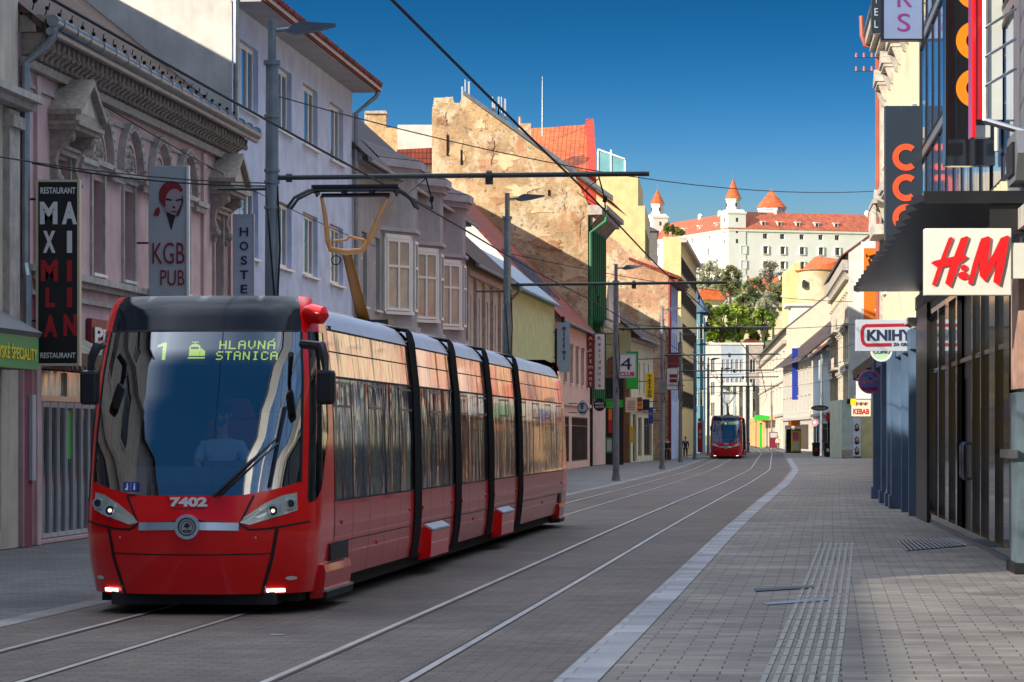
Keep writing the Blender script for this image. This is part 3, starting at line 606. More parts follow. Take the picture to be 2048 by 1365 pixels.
    bl.build('balcony', [M('white_balcony_ornament', srgb(222, 214, 196), rough=.8), MATS['green_trim']], r)
    rf = MB(); yr = 9.0; Xr = XP(926, Z0)
    rf.add([(XP(1226, Z0), Z0 + .9, ZP(402, Z0)), (XP(926, Z0), Z0 + .9, ZP(190, Z0)), (XP(926, Z0) + 1.5, Z0 + 15, ZP(190, Z0)), (XP(1226, Z0) + 1.5, Z0 + 15, ZP(402, Z0))], [(0, 1, 2, 3)]); rf.build('roof', m_tile_or, r, True)
    for px, dz in ((930, 0), (985, 0), (1003, 0)):
        a = MB(); z = ZP(205 if px < 940 else 240, Z0); x = XP(px, Z0); y = Z0 + 1.6
        a.tube([(x, y, z - 1.5), (x, y, z + 1.6)], .05, 6); 
        for k in ((-.2, .22) if px != 985 else (.1, .38)): a.box(x + k - .06, x + k + .06, y - .1, y + .05, z - .2 + k, z + 1.3 + k * .8)
        if px > 940: a.tube([(x - .5, y, z + .2), (x + .5, y, z + .2)], .04, 5)
        a.build('antenna', c_grey, r, True)
    return r
brick_house()
def simple(name, label, px0, px1, Z, depth, z0, z1, wall, cat='building', world=True, dx=0.):
    """block whose near face fills px0..px1 at distance Z"""
    r = root(name, (XP((px0 + px1) / 2, Z), Z, 0), label, cat); a, c = XP(px0, Z), XP(px1, Z)
    b = MB(); s = dx
    b.add([(a, Z, z0), (c, Z, z0), (c + s, Z + depth, z0), (a + s, Z + depth, z0), (a, Z, z1), (c, Z, z1), (c + s, Z + depth, z1), (a + s, Z + depth, z1)], [(0, 1, 5, 4), (1, 2, 6, 5), (2, 3, 7, 6), (3, 0, 4, 7), (4, 5, 6, 7)])
    b.build('wall', wall, r, True); return r
# broken brick chimneys and white attic between the lilac and the brick house
r = simple('attic_block', 'pale attic with a row of small windows behind the dark tiled roof', 795, 868, 206, 8, 6, ZP(250, 206), m_white)
a = MB(); a.ext([(XP(790, 205.6), ZP(330, 206)), (XP(868, 205.6), ZP(330, 206)), (XP(868, 205.6), ZP(300, 206)), (XP(795, 205.6), ZP(304, 206))], 204.4, 206, 0); a.build('pent_roof', m_tile_rd, r, True)
for px in (822, 836, 851):
    window(r, XP(px, 205.9) - r.location.x, 205.9 - r.location.y, ZP(350, 206), .4, .75, 1, ())
r = simple('chimney_stack', 'crumbling brick chimney stack left of the pale attic', 729, 772, 209, 2, 8, ZP(228, 209), m_brick)
a = MB(); a.ext([(XP(728, 209), ZP(228, 209)), (XP(775, 209), ZP(228, 209)), (XP(772, 209), ZP(222, 209)), (XP(731, 209), ZP(223, 209))], 208.8, 211.1, 0); a.build('cap', m_stone2, r, True)
r = simple('stepped_brick_wall', 'stepped brick wall beside the crumbling chimney stack', 771, 797, 207, 3, 6, ZP(256, 207), m_brick)
r = simple('orange_roof_house', 'house with a bright orange tiled roof and red fire wall behind the brick gable', 1045, 1178, 217, 14, 0, 17, m_cream)
a = MB(); Z = 217; a.add([(XP(1040, Z), Z - 1, ZP(345, Z)), (XP(1182, Z), Z - 1, ZP(345, Z)), (XP(1176, Z), Z + 6, ZP(250, Z + 6)), (XP(1052, Z), Z + 6, ZP(258, Z + 6)), (XP(1052, Z), Z + 13, 17), (XP(1176, Z), Z + 13, 17)], [(0, 1, 2, 3), (3, 2, 5, 4)]); a.build('roof', m_tile_or, r, True)
a = MB(); a.ext([(Z - 1.2, ZP(348, Z)), (Z + 6, ZP(238, Z + 6)), (Z + 13, ZP(340, Z)), (Z + 13, 8), (Z - 1.2, 8)], XP(1176, Z), XP(1192, Z), 0, 'x'); a.build('fire_wall', M('red_fire_wall', srgb(196, 62, 40), rough=.8, stain=.15), r, True)
a = MB(); a.box(XP(1040, 214), XP(1062, 214), 214, 215, ZP(300, 214), ZP(247, 214)); a.tube([(XP(1040, 214), 214.5, ZP(260, 214)), (XP(1040, 214), 214.5, ZP(232, 214))], .1, 6); a.build('chimney', m_brick2, r, True)
mst = root('radio_mast', (XP(1086, 216), 220, ZP(250, 216)), 'tall thin radio mast standing above the orange tiled roof', 'mast')
a = MB(); a.tube([(XP(1086, 216), 220, ZP(262, 216)), (XP(1086, 216), 220, ZP(195, 216)), (XP(1086, 216), 220, ZP(140, 216))], [.06, .05, .02], 6); a.build('pole', m_zinc, mst, True)
# lime low house, small brown roof, arch
p6 = (XP(1262, 224), 224, 0); p6b = (XP(1306, 243), 243, 0)
b6 = building('lime_house', 'small lime washed house with a brown hipped roof and tall brown archway', p6, p6b, 10, 9.2, m_cream, [(1.5, 4.5, .05, 3.4, 'd'), (6, 9, .4, 3.2, 's'), (11, 18, .4, 3.2, 's')] + [(c - .5, c + .5, 5, 7.2, 'w') for c in (7, 11, 15)], 'gable', 40, m_tile_br, .6, endwall=m_lime, trims=((8.5, .25, .3), (3.7, .2, .2)))
a = MB(); a.ext([(1.2 - 3.4, 0), (1.2 - 3.4, 6.4), (-1.6, 7.3), (-1.0, 7.6), (-.4, 7.3), (-.1, 6.4), (-.1, 0)], -.06, -.0, 0, 'y'); 
a.v = [Vector((v.y - .05, -v.x * 1.0, v.z)) for v in a.v]; a.build('tall_archway', M('brown_archway', srgb(128, 92, 64), rough=.7, stain=.3), b6)
# second brick gable
def gable2():
    Z = 246.; p0 = Vector((XP(1336, Z), Z, 0)); p1 = Vector((XP(1356, 262), 262, 0)); d = p1 - p0
    r = root('rosy_brick_house', p0, 'narrow lilac fronted house with a rosy brick side wall lower than the first', 'building', math.atan2(d.y, d.x))
    b = MB(); b.ext([(XP(1338, Z), 0), (XP(1338, Z), ZP(552, Z)), (XP(1330, Z), ZP(540, Z)), (XP(1195, Z), ZP(460, Z)), (XP(1195, Z), 0)], Z, Z + .5, 0); b.build('brick_wall', m_brick2, r, True)
    L = d.length; f = MB(); ops = [(1 + i * 3, 2.3 + i * 3, z, z + 2) for i in range(5) for z in (4.6, 8, 11)]; holes(f, L, 14, ops, 0, .2); f.box(.5, L, .5, 8, 0, 13.9, 0); f.build('front_wall', m_lilac, r)
    for a, c_, z0, z1 in ops: window(r, (a + c_) / 2, .12, z0, c_ - a, z1 - z0)
    c = MB(); c.ext([(-.9, 13.9), (-.9, 14.15), (8, 17.5), (8, 17.2)], -.3, L, 0, 'x'); c.box(-.3, L, -.8, 0, 13.7, 13.9, 0); c.build('roof', m_tile_rd, r)
    q = MB(); q.tube([(-.15, -.15, 13.6), (-.15, -.15, 0)], .12, 8); q.build('downpipe', c_maroon, r)
gable2()
Z = 252; r = simple('pale_yellow_block', 'pale yellow apartment block with a turquoise glass roof room on top', 1192, 1276, Z, 18, 0, ZP(350, Z), m_butter, dx=1.15)
a = MB(); a.add([(XP(1276, Z), Z, 0), (XP(1290, Z), Z, 0), (XP(1290, Z), Z, ZP(412, Z)), (XP(1276, Z), Z, ZP(412, Z)), (XP(1290, Z) + 1.15, Z + 18, 0), (XP(1290, Z) + 1.15, Z + 18, ZP(412, Z))], [(0, 1, 2, 3), (1, 4, 5, 2)]); a.build('lower_wing', m_butter, r, True)
for i in range(3):
    for z in (9.5, 13, 16.4):
        x = XP(1290, Z) + .0636 * (3 + i * 5.2); y = Z + 3 + i * 5.2; window(r, x - r.location.x + .03, y - r.location.y, z, 2.2, 1.8, 2, (), m_bframe, rz=R(86.4))
a = MB(); z = ZP(350, Z); x0, x1, x2 = XP(1196, Z), XP(1222, Z), XP(1250, Z)
for x in (x0, x1, x2): a.box(x - .06, x + .06, Z + .3, Z + .42, z, z + (2.0 if x != x2 else 1.25))
a.ext([(x0, z + 1.95), (x2, z + 1.2), (x2, z + 1.32), (x0, z + 2.1)], Z + .2, Z + 4, 0); a.box(x0, x2, Z + .3, Z + .4, z, z + .1)
a.build('glasshouse_frame', m_wframe, r, True)
a = MB(); a.quad((x0, Z + .38, z + .1), (x2, Z + .38, z + .1), (x2, Z + .38, z + 1.2), (x0, Z + .38, z + 1.95)); a.build('glasshouse_glazing', M('turquoise_glass', srgb(120, 180, 186), rough=.1, spec=.8), r, True)
Z = 268; r = simple('low_cream_block', 'low flat roofed block with a narrow cream end before the tall corner block', 1328, 1349, Z, 18, 0, ZP(622, Z), m_cream, dx=1.63)
a = MB(); a.box(XP(1326, Z), XP(1351, Z), Z - .1, Z + .1, ZP(622, Z), ZP(617, Z)); a.build('coping', m_stone2, r, True)
for z in (5, 8.3):
    for i in range(4): window(r, XP(1349, Z) + .27 + i * .38 - r.location.x + .05, 3 + i * 4.2, z, 2, 1.6, 2, (), m_bframe, rz=R(84.8))
Z = 290; r = simple('corner_apartment_block', 'tall cream corner block with ribbon windows and plants on its roof terrace', 1326, 1362, Z, 44, 0, ZP(474, Z), m_butter, dx=3.95)
a = MB(); a.add([(XP(1362, Z) - .1, Z, ZP(474, Z) - .5), (XP(1362, Z) + .5, Z - .3, ZP(474, Z) - .5), (XP(1362, Z) + 4.45, Z + 44, ZP(474, Z) - .5), (XP(1362, Z) + 3.95, Z + 44, ZP(474, Z) - .5)], [(0, 1, 2, 3)])
a.add([(v.x, v.y, v.z + .35) for v in a.v], [(0, 1, 2, 3)]); a.add(a.v[:8], [(0, 1, 5, 4), (1, 2, 6, 5), (2, 3, 7, 6)]); a.build('cornice', m_stone2, r, True)
for z in (4.5, 7.6, 10.7, 13.8, 16.6):
    for i in range(8): window(r, XP(1362, Z) + .0898 * (2.5 + i * 5.3) - r.location.x + .06, 2.5 + i * 5.3, z, 4.2, 1.5, 4, (), m_bframe, rz=R(84.9), name='ribbon_window')
Z = 336; r = simple('teal_tower_house', 'teal corner house with a steep blue pointed roof beyond the cream block', 1384, 1400, Z, 22, 0, ZP(622, Z), m_teal, dx=1.9)
a = MB(); x0, x1 = XP(1380, Z), XP(1412, Z); zb = ZP(625, Z); a.add([(x0, Z - .3, zb), (x1, Z - .3, zb), (x1 + 1, Z + 8, zb), (x0 + 1, Z + 8, zb), (XP(1388, Z), Z + 4, ZP(555, Z)), (XP(1385, Z), Z + 4, ZP(550, Z))], [(0, 1, 4, 5), (1, 2, 4), (2, 3, 5, 4), (3, 0, 5)]); a.build('pointed_roof', m_blueroof, r, True)
a = MB(); a.box(XP(1398, Z), XP(1408, Z), Z + .3, Z + 3, 3.5, ZP(628, Z)); a.build('bay', m_teal, r, True)
for z in (5, 8.6, 12):
    window(r, XP(1403, Z) - r.location.x, .24, z, .42, 1.6, 1, ()); window(r, XP(1392, Z) - r.location.x, -.05, z, .35, 1.5, 1, ())
# nearer left neighbour at the frame edge and the one before it (seen in the windows and windscreens)
b0 = building('beige_corner_house', 'weathered beige house at the left edge with a stone ledge and shop glass', LP(30), LP(55.5), 10, 11.5, m_beige, [(c - .6, c + .6, 4.9, 7.0, 'w') for c in (3, 7, 11, 15, 19)] + [(c - .6, c + .6, 8.2, 10.0, 'w') for c in (3, 7, 11, 15, 19)] + [(1, 11, .3, 3, 's'), (13, 24.4, .3, 2.75, 's')], 'gable', 36, m_tile_br, .5, trims=((3.6, .25, .2), (7.55, .12, .3), (7.67, .12, .45)), mf=m_bframe)
for u in (22.4, 24.9): a = MB(); a.box(u - .35, u + .35, -.12, 0, 3.9, 7.5); a.box(u - .4, u + .4, -.2, 0, 7.2, 7.4); a.build('pilaster', m_stone2, b0)
a = MB(); a.box(20, 24.5, -.56, -.1, 3.05, 3.15, 1); a.box(20, 24.5, -.62, -.56, 3.05, 3.6, 0); a.ext([(-.62, 3.6), (0, 3.95), (0, 4.05), (-.68, 3.68)], 19.9, 24.6, 2, 'x'); 
k = root('green_shop_canopy', LP(30), 'grey canopy with a green fascia and yellow lettering left of the tall black sign', 'canopy', b0.rotation_euler[2])
a.build('fascia', [c_green, m_iron, M('grey_canopy_top', srgb(120, 122, 126), rough=.5)], k)
a = MB(); a.text('MORAVSKÉ ŠPECIALITY', 20.8, 24.4, 3.2, 3.45, -.625, .01, 0, .01); a.build('lettering', c_yel, k)
a = MB(); a.box(24.5, 24.54, -.62, -.1, 3.05, 3.6); a.text('VÍNO', .1, .8, 3.2, 3.45, 0, .001, 0) if False else None; a.build('end_panel', c_green, k)
building('plain_townhouse', 'plain grey townhouse before the beige corner house', LP(-8), LP(29.9), 10, 7.6, m_taupe, grid_ops(37, 9, 1.2, ((4.8, 6.8), )) + [(2, 16, .3, 3, 's'), (19, 35, .3, 3, 's')], 'gable', 22, m_tile_dk, .5)
building('sand_townhouse', 'sand coloured townhouse behind the viewer on the left', LP(-60), LP(-8.1), 10, 8.6, m_butter, grid_ops(52, 12, 1.2, ((4.8, 6.8), )), 'gable', 36, m_tile_rd, .5)
# ---------------------------------------------------------------- right side of the street
def glass_store():
    p0, p1 = RP(76), RP(4); L = (Vector(p1) - Vector(p0)).length
    U = lambda z: (76 - z) * L / 72
    mull = [71, 67.4, 63.9, 61.2]; mull2 = [56.9, 54.7, 51.5, 48.6]
    m_clad = M('grey_cladding', srgb(120, 124, 128), rough=.45, metal=.3, var=.1); m_curt = M('blue_curtain_glass', srgb(84, 124, 176), rough=.06, var=.25, scale=.5, spec=.9, wave=.01, coat=.5)
    ops = [(U(71), U(46.6), .12, 4.7, 'x'), (U(44.8), U(6), .12, 4.7, 'x')]
    up = [(U(75.6), U(48), 5.9, 8.4, 'x'), (U(75.6), U(48), 8.6, 11.1, 'x'), (U(75.6), U(48), 11.3, 13.8, 'x'), (U(45), U(5), 5.9, 8.4, 'x'), (U(45), U(5), 8.6, 11.1, 'x')]
    r = building('glass_fronted_store', 'modern shop building with a tall glazed street front and black steel frames', p0, p1, 14, 14.2, m_clad, ops + up, 'flat', rev=.35, trims=((4.9, .3, .1),), mroof=m_iron, over=.2)
    b = MB(); zs = [71, 67.4, 63.9, 61.2, 56.9, 54.7, 51.5, 48.6, 46.6] + [44.8 - 3.2 * i for i in range(12)]
    for z in zs: u = U(z); b.box(u - .06, u + .06, -.03, .06, .1, 4.72)
    for a, c in ((71, 46.6), (44.8, 6.4)): b.box(U(a), U(c), -.03, .16, .1, .22); b.box(U(a), U(c), -.03, .16, 4.6, 4.7); b.box(U(a), U(c), .0, .16, 3.3, 3.38)
    b.build('steel_frame', m_blackgl, r)
    b = MB()
    m_sg = M('shop_glass', (.035, .045, .055), rough=.05, var=.2, scale=.4, spec=.7)
    for a, c in zip(zs[:8], zs[1:9]):
        if a == 61.2: continue
        b.quad((U(a), .04, .2), (U(c), .04, .2), (U(c), .04, 4.65), (U(a), .04, 4.65))
    b.quad((U(44.8), .08, .2), (U(6.4), .08, .2), (U(6.4), .08, 4.65), (U(44.8), .08, 4.65)); b.build('shop_glazing', m_sg, r)
    d = MB(); a, c = U(61.1), U(57.0); d.box(a, c, .1, .3, 3.0, 4.6, 0); d.box(a, a + 2.0, .12, .3, .1, 3.0, 0); d.quad((a + 2.0, .2, .1), (c, .2, .1), (c, .2, 3.0), (a + 2.0, .2, 3.0), 1)
    for x in (a + 2.0, c - .1, (a + c) / 2 + 1): d.box(x - .04, x + .04, .14, .24, .1, 3.0, 0)
    o = d.build('door', [m_black, m_pane], r)
    hd = MB(); 
    for x in (c - .9, c - 1.6): hd.tube([(x, .14, 1.15), (x, -.08, 1.15), (x, -.12, 1.2), (x, -.12, 1.75), (x, -.08, 1.8), (x, .14, 1.8)], .025, 8)
    hd.build('handle', m_steel, o)
    f = MB()
    for z0, z1, za, zb in ((75.6, 48, 5.9, 8.4), (75.6, 48, 8.6, 11.1), (75.6, 48, 11.3, 13.8), (45, 5, 5.9, 8.4), (45, 5, 8.6, 11.1)):
        n = int((z0 - z1) / 2.3)
        f.quad((U(z0), .03, za), (U(z1), .03, za), (U(z1), .03, zb), (U(z0), .03, zb), 1)
        for i in range(n + 1): u = U(z0) + (U(z1) - U(z0)) * i / n; f.box(u - .05, u + .05, .0, .06, za, zb, 0)
        f.box(U(z0), U(z1), -.01, .08, za, za + .08, 0); f.box(U(z0), U(z1), -.01, .08, zb - .08, zb, 0)
    f.build('curtain_wall', [m_iron, m_curt], r)
    k = MB(); k.box(U(75.9), U(71.1), -.08, 0, 0, 4.9); k.build('black_pier', m_black, r)
    k = MB(); k.box(U(46.3), U(44.9), -.2, 0, .15, 2.55, 0); k.box(U(46.35), U(44.85), -.24, 0, 0, .15, 1); k.box(U(46.25), U(44.95), -.18, 0, 2.6, 4.6, 2); k.box(U(46.5), U(44.8), -.32, -.2, 1.62, 1.74, 3)
    k.build('corner_pier', [M('blue_grey_steel', srgb(108, 128, 138), rough=.4, metal=.4, var=.2, scale=2, stain=.2), m_iron, M('pinkish_stone', srgb(176, 140, 122), rough=.6, var=.2, scale=3, stain=.2), m_steel], r)
    k = MB()
    for i in range(26): u = U(65) + i * .62; k.box(u, u + .32, -.1, 0, 5.2, 5.85, 0)
    k.build('pale_slats', M('pale_slat', srgb(214, 206, 172), rough=.5), r)
    # black canopy over the entrance
    c = MB(); oz = 5.33; za, zc = 75.5, 45.9; dp = 1.45
    c.box(U(za), U(zc), -dp, -.02, oz, oz + .07, 0)
    n = 17
    for i in range(n):
        u0 = U(za) + (U(zc) - U(za)) * i / n; u1 = U(za) + (U(zc) - U(za)) * (i + 1) / n
        c.ext([(u0, -dp), (u1, -dp), ((u0 + u1) / 2, -dp - .14)], oz - .02, oz + .1, 0, 'z'); pass
    c.box(U(za), U(zc), -dp - .02, -dp + .03, oz + .06, oz + .1, 1); c.box(U(zc), U(zc) + .04, -dp, -.02, oz - .06, oz + .12, 2)
    c.box(U(zc) - .2, U(zc) - .1, -.5, -.02, oz - .5, oz - .05, 0)
    c.build('canopy', [m_black, m_steel, m_iron], r)
    pz = MB(); cc = [(U(53.6), 2.25, 3.25, 0), (U(51.0), 2.3, 3.2, 1), (U(50.2), 1.9, 2.3, 2)]
    g_ = MB()
    for i in range(12): z = 7.0 + i * .42; g_.tube([(U(46.3), -.55, z), (U(44.9), -.2, z + .1)], .022, 6)
    g_.tube([(U(46.3), -.55, 6.5), (U(46.3), -.55, 12.5)], .05, 8); g_.tube([(U(46.3), -.55, 6.5), (U(46.0), 0, 6.3)], .05, 8); g_.build('rail_ladder', m_steel, r)
    k = MB(); k.ext([(U(46.6), 5.55), (U(45.2), 5.55), (U(44.8), 5.9), (U(45.2), 6.25), (U(46.6), 6.25), (U(47.0), 5.9)], -.2, -.02, 0); k.ext([(U(46.4), 5.65), (U(45.3), 5.65), (U(45.3), 6.1), (U(46.4), 6.1)], -.24, -.2, 1); k.build('lamp_housing', [m_clad, m_iron], r)
    return r
glass_store()
def blue_shop():
    p0, p1 = RP(99), RP(76.02); L = (Vector(p1) - Vector(p0)).length; U = lambda z: (99 - z) * L / 23
    m_bl = M('blue_shopfront_paint', srgb(74, 98, 128), rough=.4, var=.12, stain=.2)
    ops = [(U(97), U(92.5), .1, 3.9, 's'), (U(91.5), U(88.4), .1, 3.9, 's'), (U(84.4), U(81.2), .1, 3.6, 'd'), (U(80.6), U(77.4), .1, 3.6, 's')] + [(U(z) - .75, U(z) + .75, a, b_, 'w') for z in (96, 91.3, 86.6, 82, 78) for a, b_ in ((6.2, 8.6), (10.0, 12.2))]
    r = building('cream_corner_house', 'ornate cream corner house over a blue shop front with heavy window hoods', p0, p1, 12, 14.6, m_cream, ops, 'gable', 35, m_tile_br, .45, rev=.3, trims=((4.5, .12, .12), (4.62, .12, .26), (9.0, .12, .12), (9.12, .14, .24), (13.6, .2, .2), (13.8, .2, .36), (14.0, .3, .5)), cols=2, endwall=m_cream)
    s = MB()
    for z in (98.4, 92.0, 87.9, 85.2): s.box(U(z) - .35, U(z) + .35, -.28, 0, .0, 4.45, 0); s.box(U(z) - .42, U(z) + .42, -.34, 0, 0, .35, 0)
    for z in (80.9, 77): s.box(U(z) - .14, U(z) + .14, -.2, 0, 0, 4.45, 0)
    s.box(0, U(76.1), -.2, 0, 4.0, 4.48, 0); s.build('blue_shopfront', m_bl, r)
    for z in (96, 91.3, 86.6, 82, 78):
        for zz in (8.75, 12.35):
            h = MB(); h.box(U(z) - 1.0, U(z) + 1.0, -.28, 0, zz, zz + .1); h.ext([(U(z) - 1.05, zz + .1), (U(z) + 1.05, zz + .1), (U(z), zz + .55)], -.34, 0, 0)
            for q in (-.85, .85): h.ext([(0, zz - .5), (-.08, zz - .45), (-.24, zz), (0, zz)], U(z) + q - .1, U(z) + q + .1, 0, 'x')
            h.build('window_hood', m_stone2, r)
    o = MB(); o.ext([(U(98.6), 0), (U(98.2), -.4), (U(95), -.4), (U(94.5), 0)], 7.9, 8.2, 0, 'z')
    for i in range(9): o.tube([(U(98.4) + i * .4, -.34, 8.2), (U(98.4) + i * .4, -.34, 8.85)], [.08, .05], 6)
    o.box(U(98.4), U(94.8), -.42, -.28, 8.82, 8.95); o.box(U(98.6), U(97.9), -.08, 0, 5, 13.6); o.build('balcony', m_stone2, r)
    pipe(r, [(U(98.9), -.62, 14.9), (U(98.9), -.6, 14.3), (U(98.9), -.5, 14.0), (U(98.9), -.12, 13.85), (U(98.9), -.1, 0)], .075, M('rust_red_pipe', srgb(170, 92, 78), rough=.5))
    t = MB(); 
    for zz in (13.2, 13.62): t.tube([(U(98.9), -.1, zz), (U(98.9), -.85, zz)], .012, 5)
    for zz in (13.2, 13.62):
        for k in range(3): t.tube([(U(98.9), -.3 - k * .24, zz), (U(98.9), -.3 - k * .24, zz + .14)], [.04, .025], 6, 1)
    t.build('insulator_rack', [m_iron, M('porcelain', srgb(190, 130, 112), rough=.3)], r)
    return r
blue_shop()
r = root('stone_bollard', (XP(1792, 91.0), 91.2, 0), 'worn round topped stone guard at the foot of the blue shop front', 'bollard')
b = MB(); b.tube([(0, 0, 0), (0, 0, .35), (0, 0, .7), (0, 0, .86), (0, 0, .9)], [.3, .27, .22, .14, .04], 14); b.build('stone', m_stone2, r)
r['label'] = 'worn round topped stone guard at the foot of the blue shop front'
# beyond the corner, hidden behind the corner house but mirrored in the tram
hid = lambda z: (.1215 * z, z, 0)
building('terracotta_shop_house', 'terracotta shop house round the corner behind the cream corner house', hid(140), hid(104), 10, 9.5, M('terracotta_plaster', srgb(206, 112, 66), rough=.8, stain=.15), grid_ops(36, 8, 1.3, ((4.8, 6.8),)) + [(2, 15, .2, 3.3, 's'), (18, 34, .2, 3.3, 's')], 'gable', 38, m_tile_rd, .5, trims=((4, .3, .3), (7.8, .5, .15)), hoods=True, split=False)
building('apricot_shop_house', 'apricot shop house next to the terracotta one', hid(190), hid(140.3), 10, 11, M('apricot_plaster', srgb(230, 176, 120), rough=.8, stain=.1), grid_ops(50, 10, 1.4, ((4.8, 6.8), (8, 9.8))) + [(2, 22, .2, 3.3, 's'), (26, 48, .2, 3.3, 's')], 'gable', 38, m_tile_or, .5, trims=((4, .3, .3),))
building('white_shop_house', 'white shop house past the apricot one', hid(250), hid(190.3), 10, 10, m_white, grid_ops(60, 12, 1.4, ((4.8, 6.8),)) + [(2, 26, .2, 3.3, 's'), (30, 58, .2, 3.3, 's')], 'gable', 38, m_tile_rd, .5, trims=((4, .3, .3),))
Z = 277
def facade_right(name, label, pxa, Za, pxb, Zb, D, h, wall, ops_fn, **k):
    """street front from the far end (pxb,Zb) to the near end (pxa,Za)"""
    p0 = (XP(pxb, Zb), Zb, 0); p1 = (XP(pxa, Za), Za, 0); L = (Vector(p1) - Vector(p0)).length
    return building(name, label, p0, p1, D, h, wall, ops_fn(L), rev=.08, hoods=True, **k), L
r, L = facade_right('ornate_cream_house', 'tall ornate cream house with a plain white end wall beside the orange board', 1697, 277, 1662, 329, 11, 17.8, m_cream,
    lambda L: grid_ops(L, 11, 1.3, ((5.0, 7.2), (8.6, 10.8), (12.2, 14.2))) + [(2, L - 2, .3, 3.4, 's')], roof='gable', pitch=36, mroof=m_tile_rd, over=.65, endwall=m_white, trims=((4.1, .3, .4), (7.9, .2, .3), (11.4, .25, .4), (15.4, .3, .35), (16.2, .9, .55)))
b = MB()
for i in range(28): u = (i + .5) * L / 28; b.ext([(0, 15.7), (-.5, 16.2), (-.5, 16.3), (0, 16.3)], u - .25, u + .25, 0, 'x')
b.build('cornice_brackets', m_stone2, r)
for i in range(11):
    c = L * (i + .5) / 11
    for zz in (7.5, 11.1): b = MB(); b.ext([(c - .95, zz), (c + .95, zz), (c, zz + .5)], -.35, 0, 0); b.build('pediment', m_stone2, r)
for zz in (8.3, 11.8):
    b = MB(); b.box(L * .28, L * .62, -.75, 0, zz - .3, zz - .1)
    for i in range(24): b.tube([(L * .28 + i * L * .34 / 23, -.7, zz - .1), (L * .28 + i * L * .34 / 23, -.7, zz + .8)], .05, 5)
    b.build('balcony', m_stone2, r)
r, L = facade_right('grey_roofed_annex', 'lower cream house with dark ornate cornice beyond the fruit board', 1672, 300, 1648, 342, 8, 12, m_cream, lambda L: grid_ops(L, 5, 1.3, ((5.0, 7.0), (8.2, 10.2))), roof='gable', pitch=36, over=.8, trims=((4, .3, .3), (11, .5, .6))) if False else (None, 0)
r, L = facade_right('pale_blue_house', 'plain pale blue house with a red roof right of the banner house', 1660, 331, 1626, 374, 12, 11.4, M('pale_blue_plaster', srgb(206, 212, 216), rough=.85, var=.06, stain=.08),
    lambda L: [(3, 8, .2, 3.2, 's'), (10, 16, .2, 3.2, 's'), (20, 40, .2, 3.2, 's')], roof='gable', pitch=38, mroof=m_tile_rd, over=.8, endwall=m_white, trims=((4, .3, .3), (10.6, .4, .4)))
window(r, L + .02, 3.2, 12.6, 1.1, 1.4, 2, (), rz=R(90))
r, L = facade_right('banner_house', 'grey beige house hung with a long blue banner under an overhanging roof', 1624, 376, 1566, 432, 14, 11.8, M('grey_beige_plaster', srgb(186, 182, 170), rough=.85, stain=.1),
    lambda L: grid_ops(L, 8, 1.4, ((4.8, 6.6), (8.0, 9.8))) + [(4, 18, .2, 3.2, 's'), (24, 50, .2, 3.2, 's')], roof='gable', pitch=40, mroof=m_tile_br, over=1.3, endwall=m_cream, trims=((3.8, .3, .3), (11.0, .5, .5)))
bn = root('blue_banner', W(1590, 700, 400), 'long plain blue banner hanging from the grey beige house front', 'banner')
b = MB(); b.box(XP(1584, 400), XP(1596, 400), 399.9, 400.0, ZP(800, 400), ZP(697, 400)); b.v = [Vector((v.x, v.y + .15 * math.sin(v.z), v.z)) for v in b.v]; b.build('cloth', c_blue, bn, True)
b = MB(); b.tube([(XP(1583, 400), 400, ZP(696, 400)), (XP(1600, 400), 400, ZP(694, 400))], .08, 6); b.build('pole', m_wframe, bn, True)
r, L = facade_right('long_gabled_house', 'large house with a broad sunlit cream gable and grey roof under the round tower', 1573, 436, 1519, 600, 28, ZP(655, 436), M('warm_white_plaster', srgb(212, 200, 178), rough=.85, var=.05, stain=.06),
    lambda L: grid_ops(L, 9, 2.6, ((5.6, 8.6), (10.4, 13.4))), roof='gable', pitch=38, mroof=m_slate, over=.7, trims=((4.6, .4, .3), (9.4, .3, .2), (14.4, .5, .5)), cols=2)
b = MB(); b.box(20, 110, -2.2, -.02, 4.2, 4.9, 0)
for i in range(9): b.box(22 + i * 10, 23.0 + i * 10, -2.2, -1.4, 0, 4.2, 0)
b.build('arcade', M('warm_arcade', srgb(226, 168, 110), rough=.7), r)
b = MB(); x = L - 42
b.box(x - 12, x, 2.0, 9, ZP(655, 436) + .8, ZP(655, 436) + 4.6, 0); b.box(x - 13, x + .6, 1.2, 10, ZP(655, 436) + 4.6, ZP(655, 436) + 5.0, 0); b.build('dormer', m_white, r)
for i in range(4): window(r, x - 10.5 + i * 3, 1.93, ZP(655, 436) + 1.3, 2.0, 2.8, 2, ())
# end of the street
r = root('pale_office_block', (XP(1465, 622), 622, 0), 'pale flat roofed office block closing the far end of the street', 'building')
Z = 622; X = lambda p: XP(p, Z); b = MB()
def flatwall(b, x0, x1, h, ops, m): holes(b, x1 - x0, h, [(o[0], o[1], o[2], o[3]) for o in ops], m, .3, None, Z, x0)
zt = ZP(690, Z)
o1 = [(X(1422), X(1430), z, z + 2.6) for z in (14, 9.6, 5.6)]
o2 = [(X(1444 + 9 * i), X(1450 + 9 * i), z, z + 2.6) for z in (14, 10.4, 4.9) for i in range(5)] + [(X(1443), X(1488), .3, 3.6)]
o3 = [(X(1500), X(1511), z, z + 2.6) for z in (14, 10.2, 6.4)]
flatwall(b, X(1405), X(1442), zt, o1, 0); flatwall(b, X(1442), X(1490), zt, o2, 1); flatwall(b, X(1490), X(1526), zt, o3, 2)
b.box(X(1405), X(1526), Z + .5, Z + 14, 0, zt - .1, 0); b.box(X(1404), X(1527), Z - .3, Z + 14, zt, zt + .4, 0); b.box(X(1488), X(1491), Z - .6, Z, 0, zt, 0)
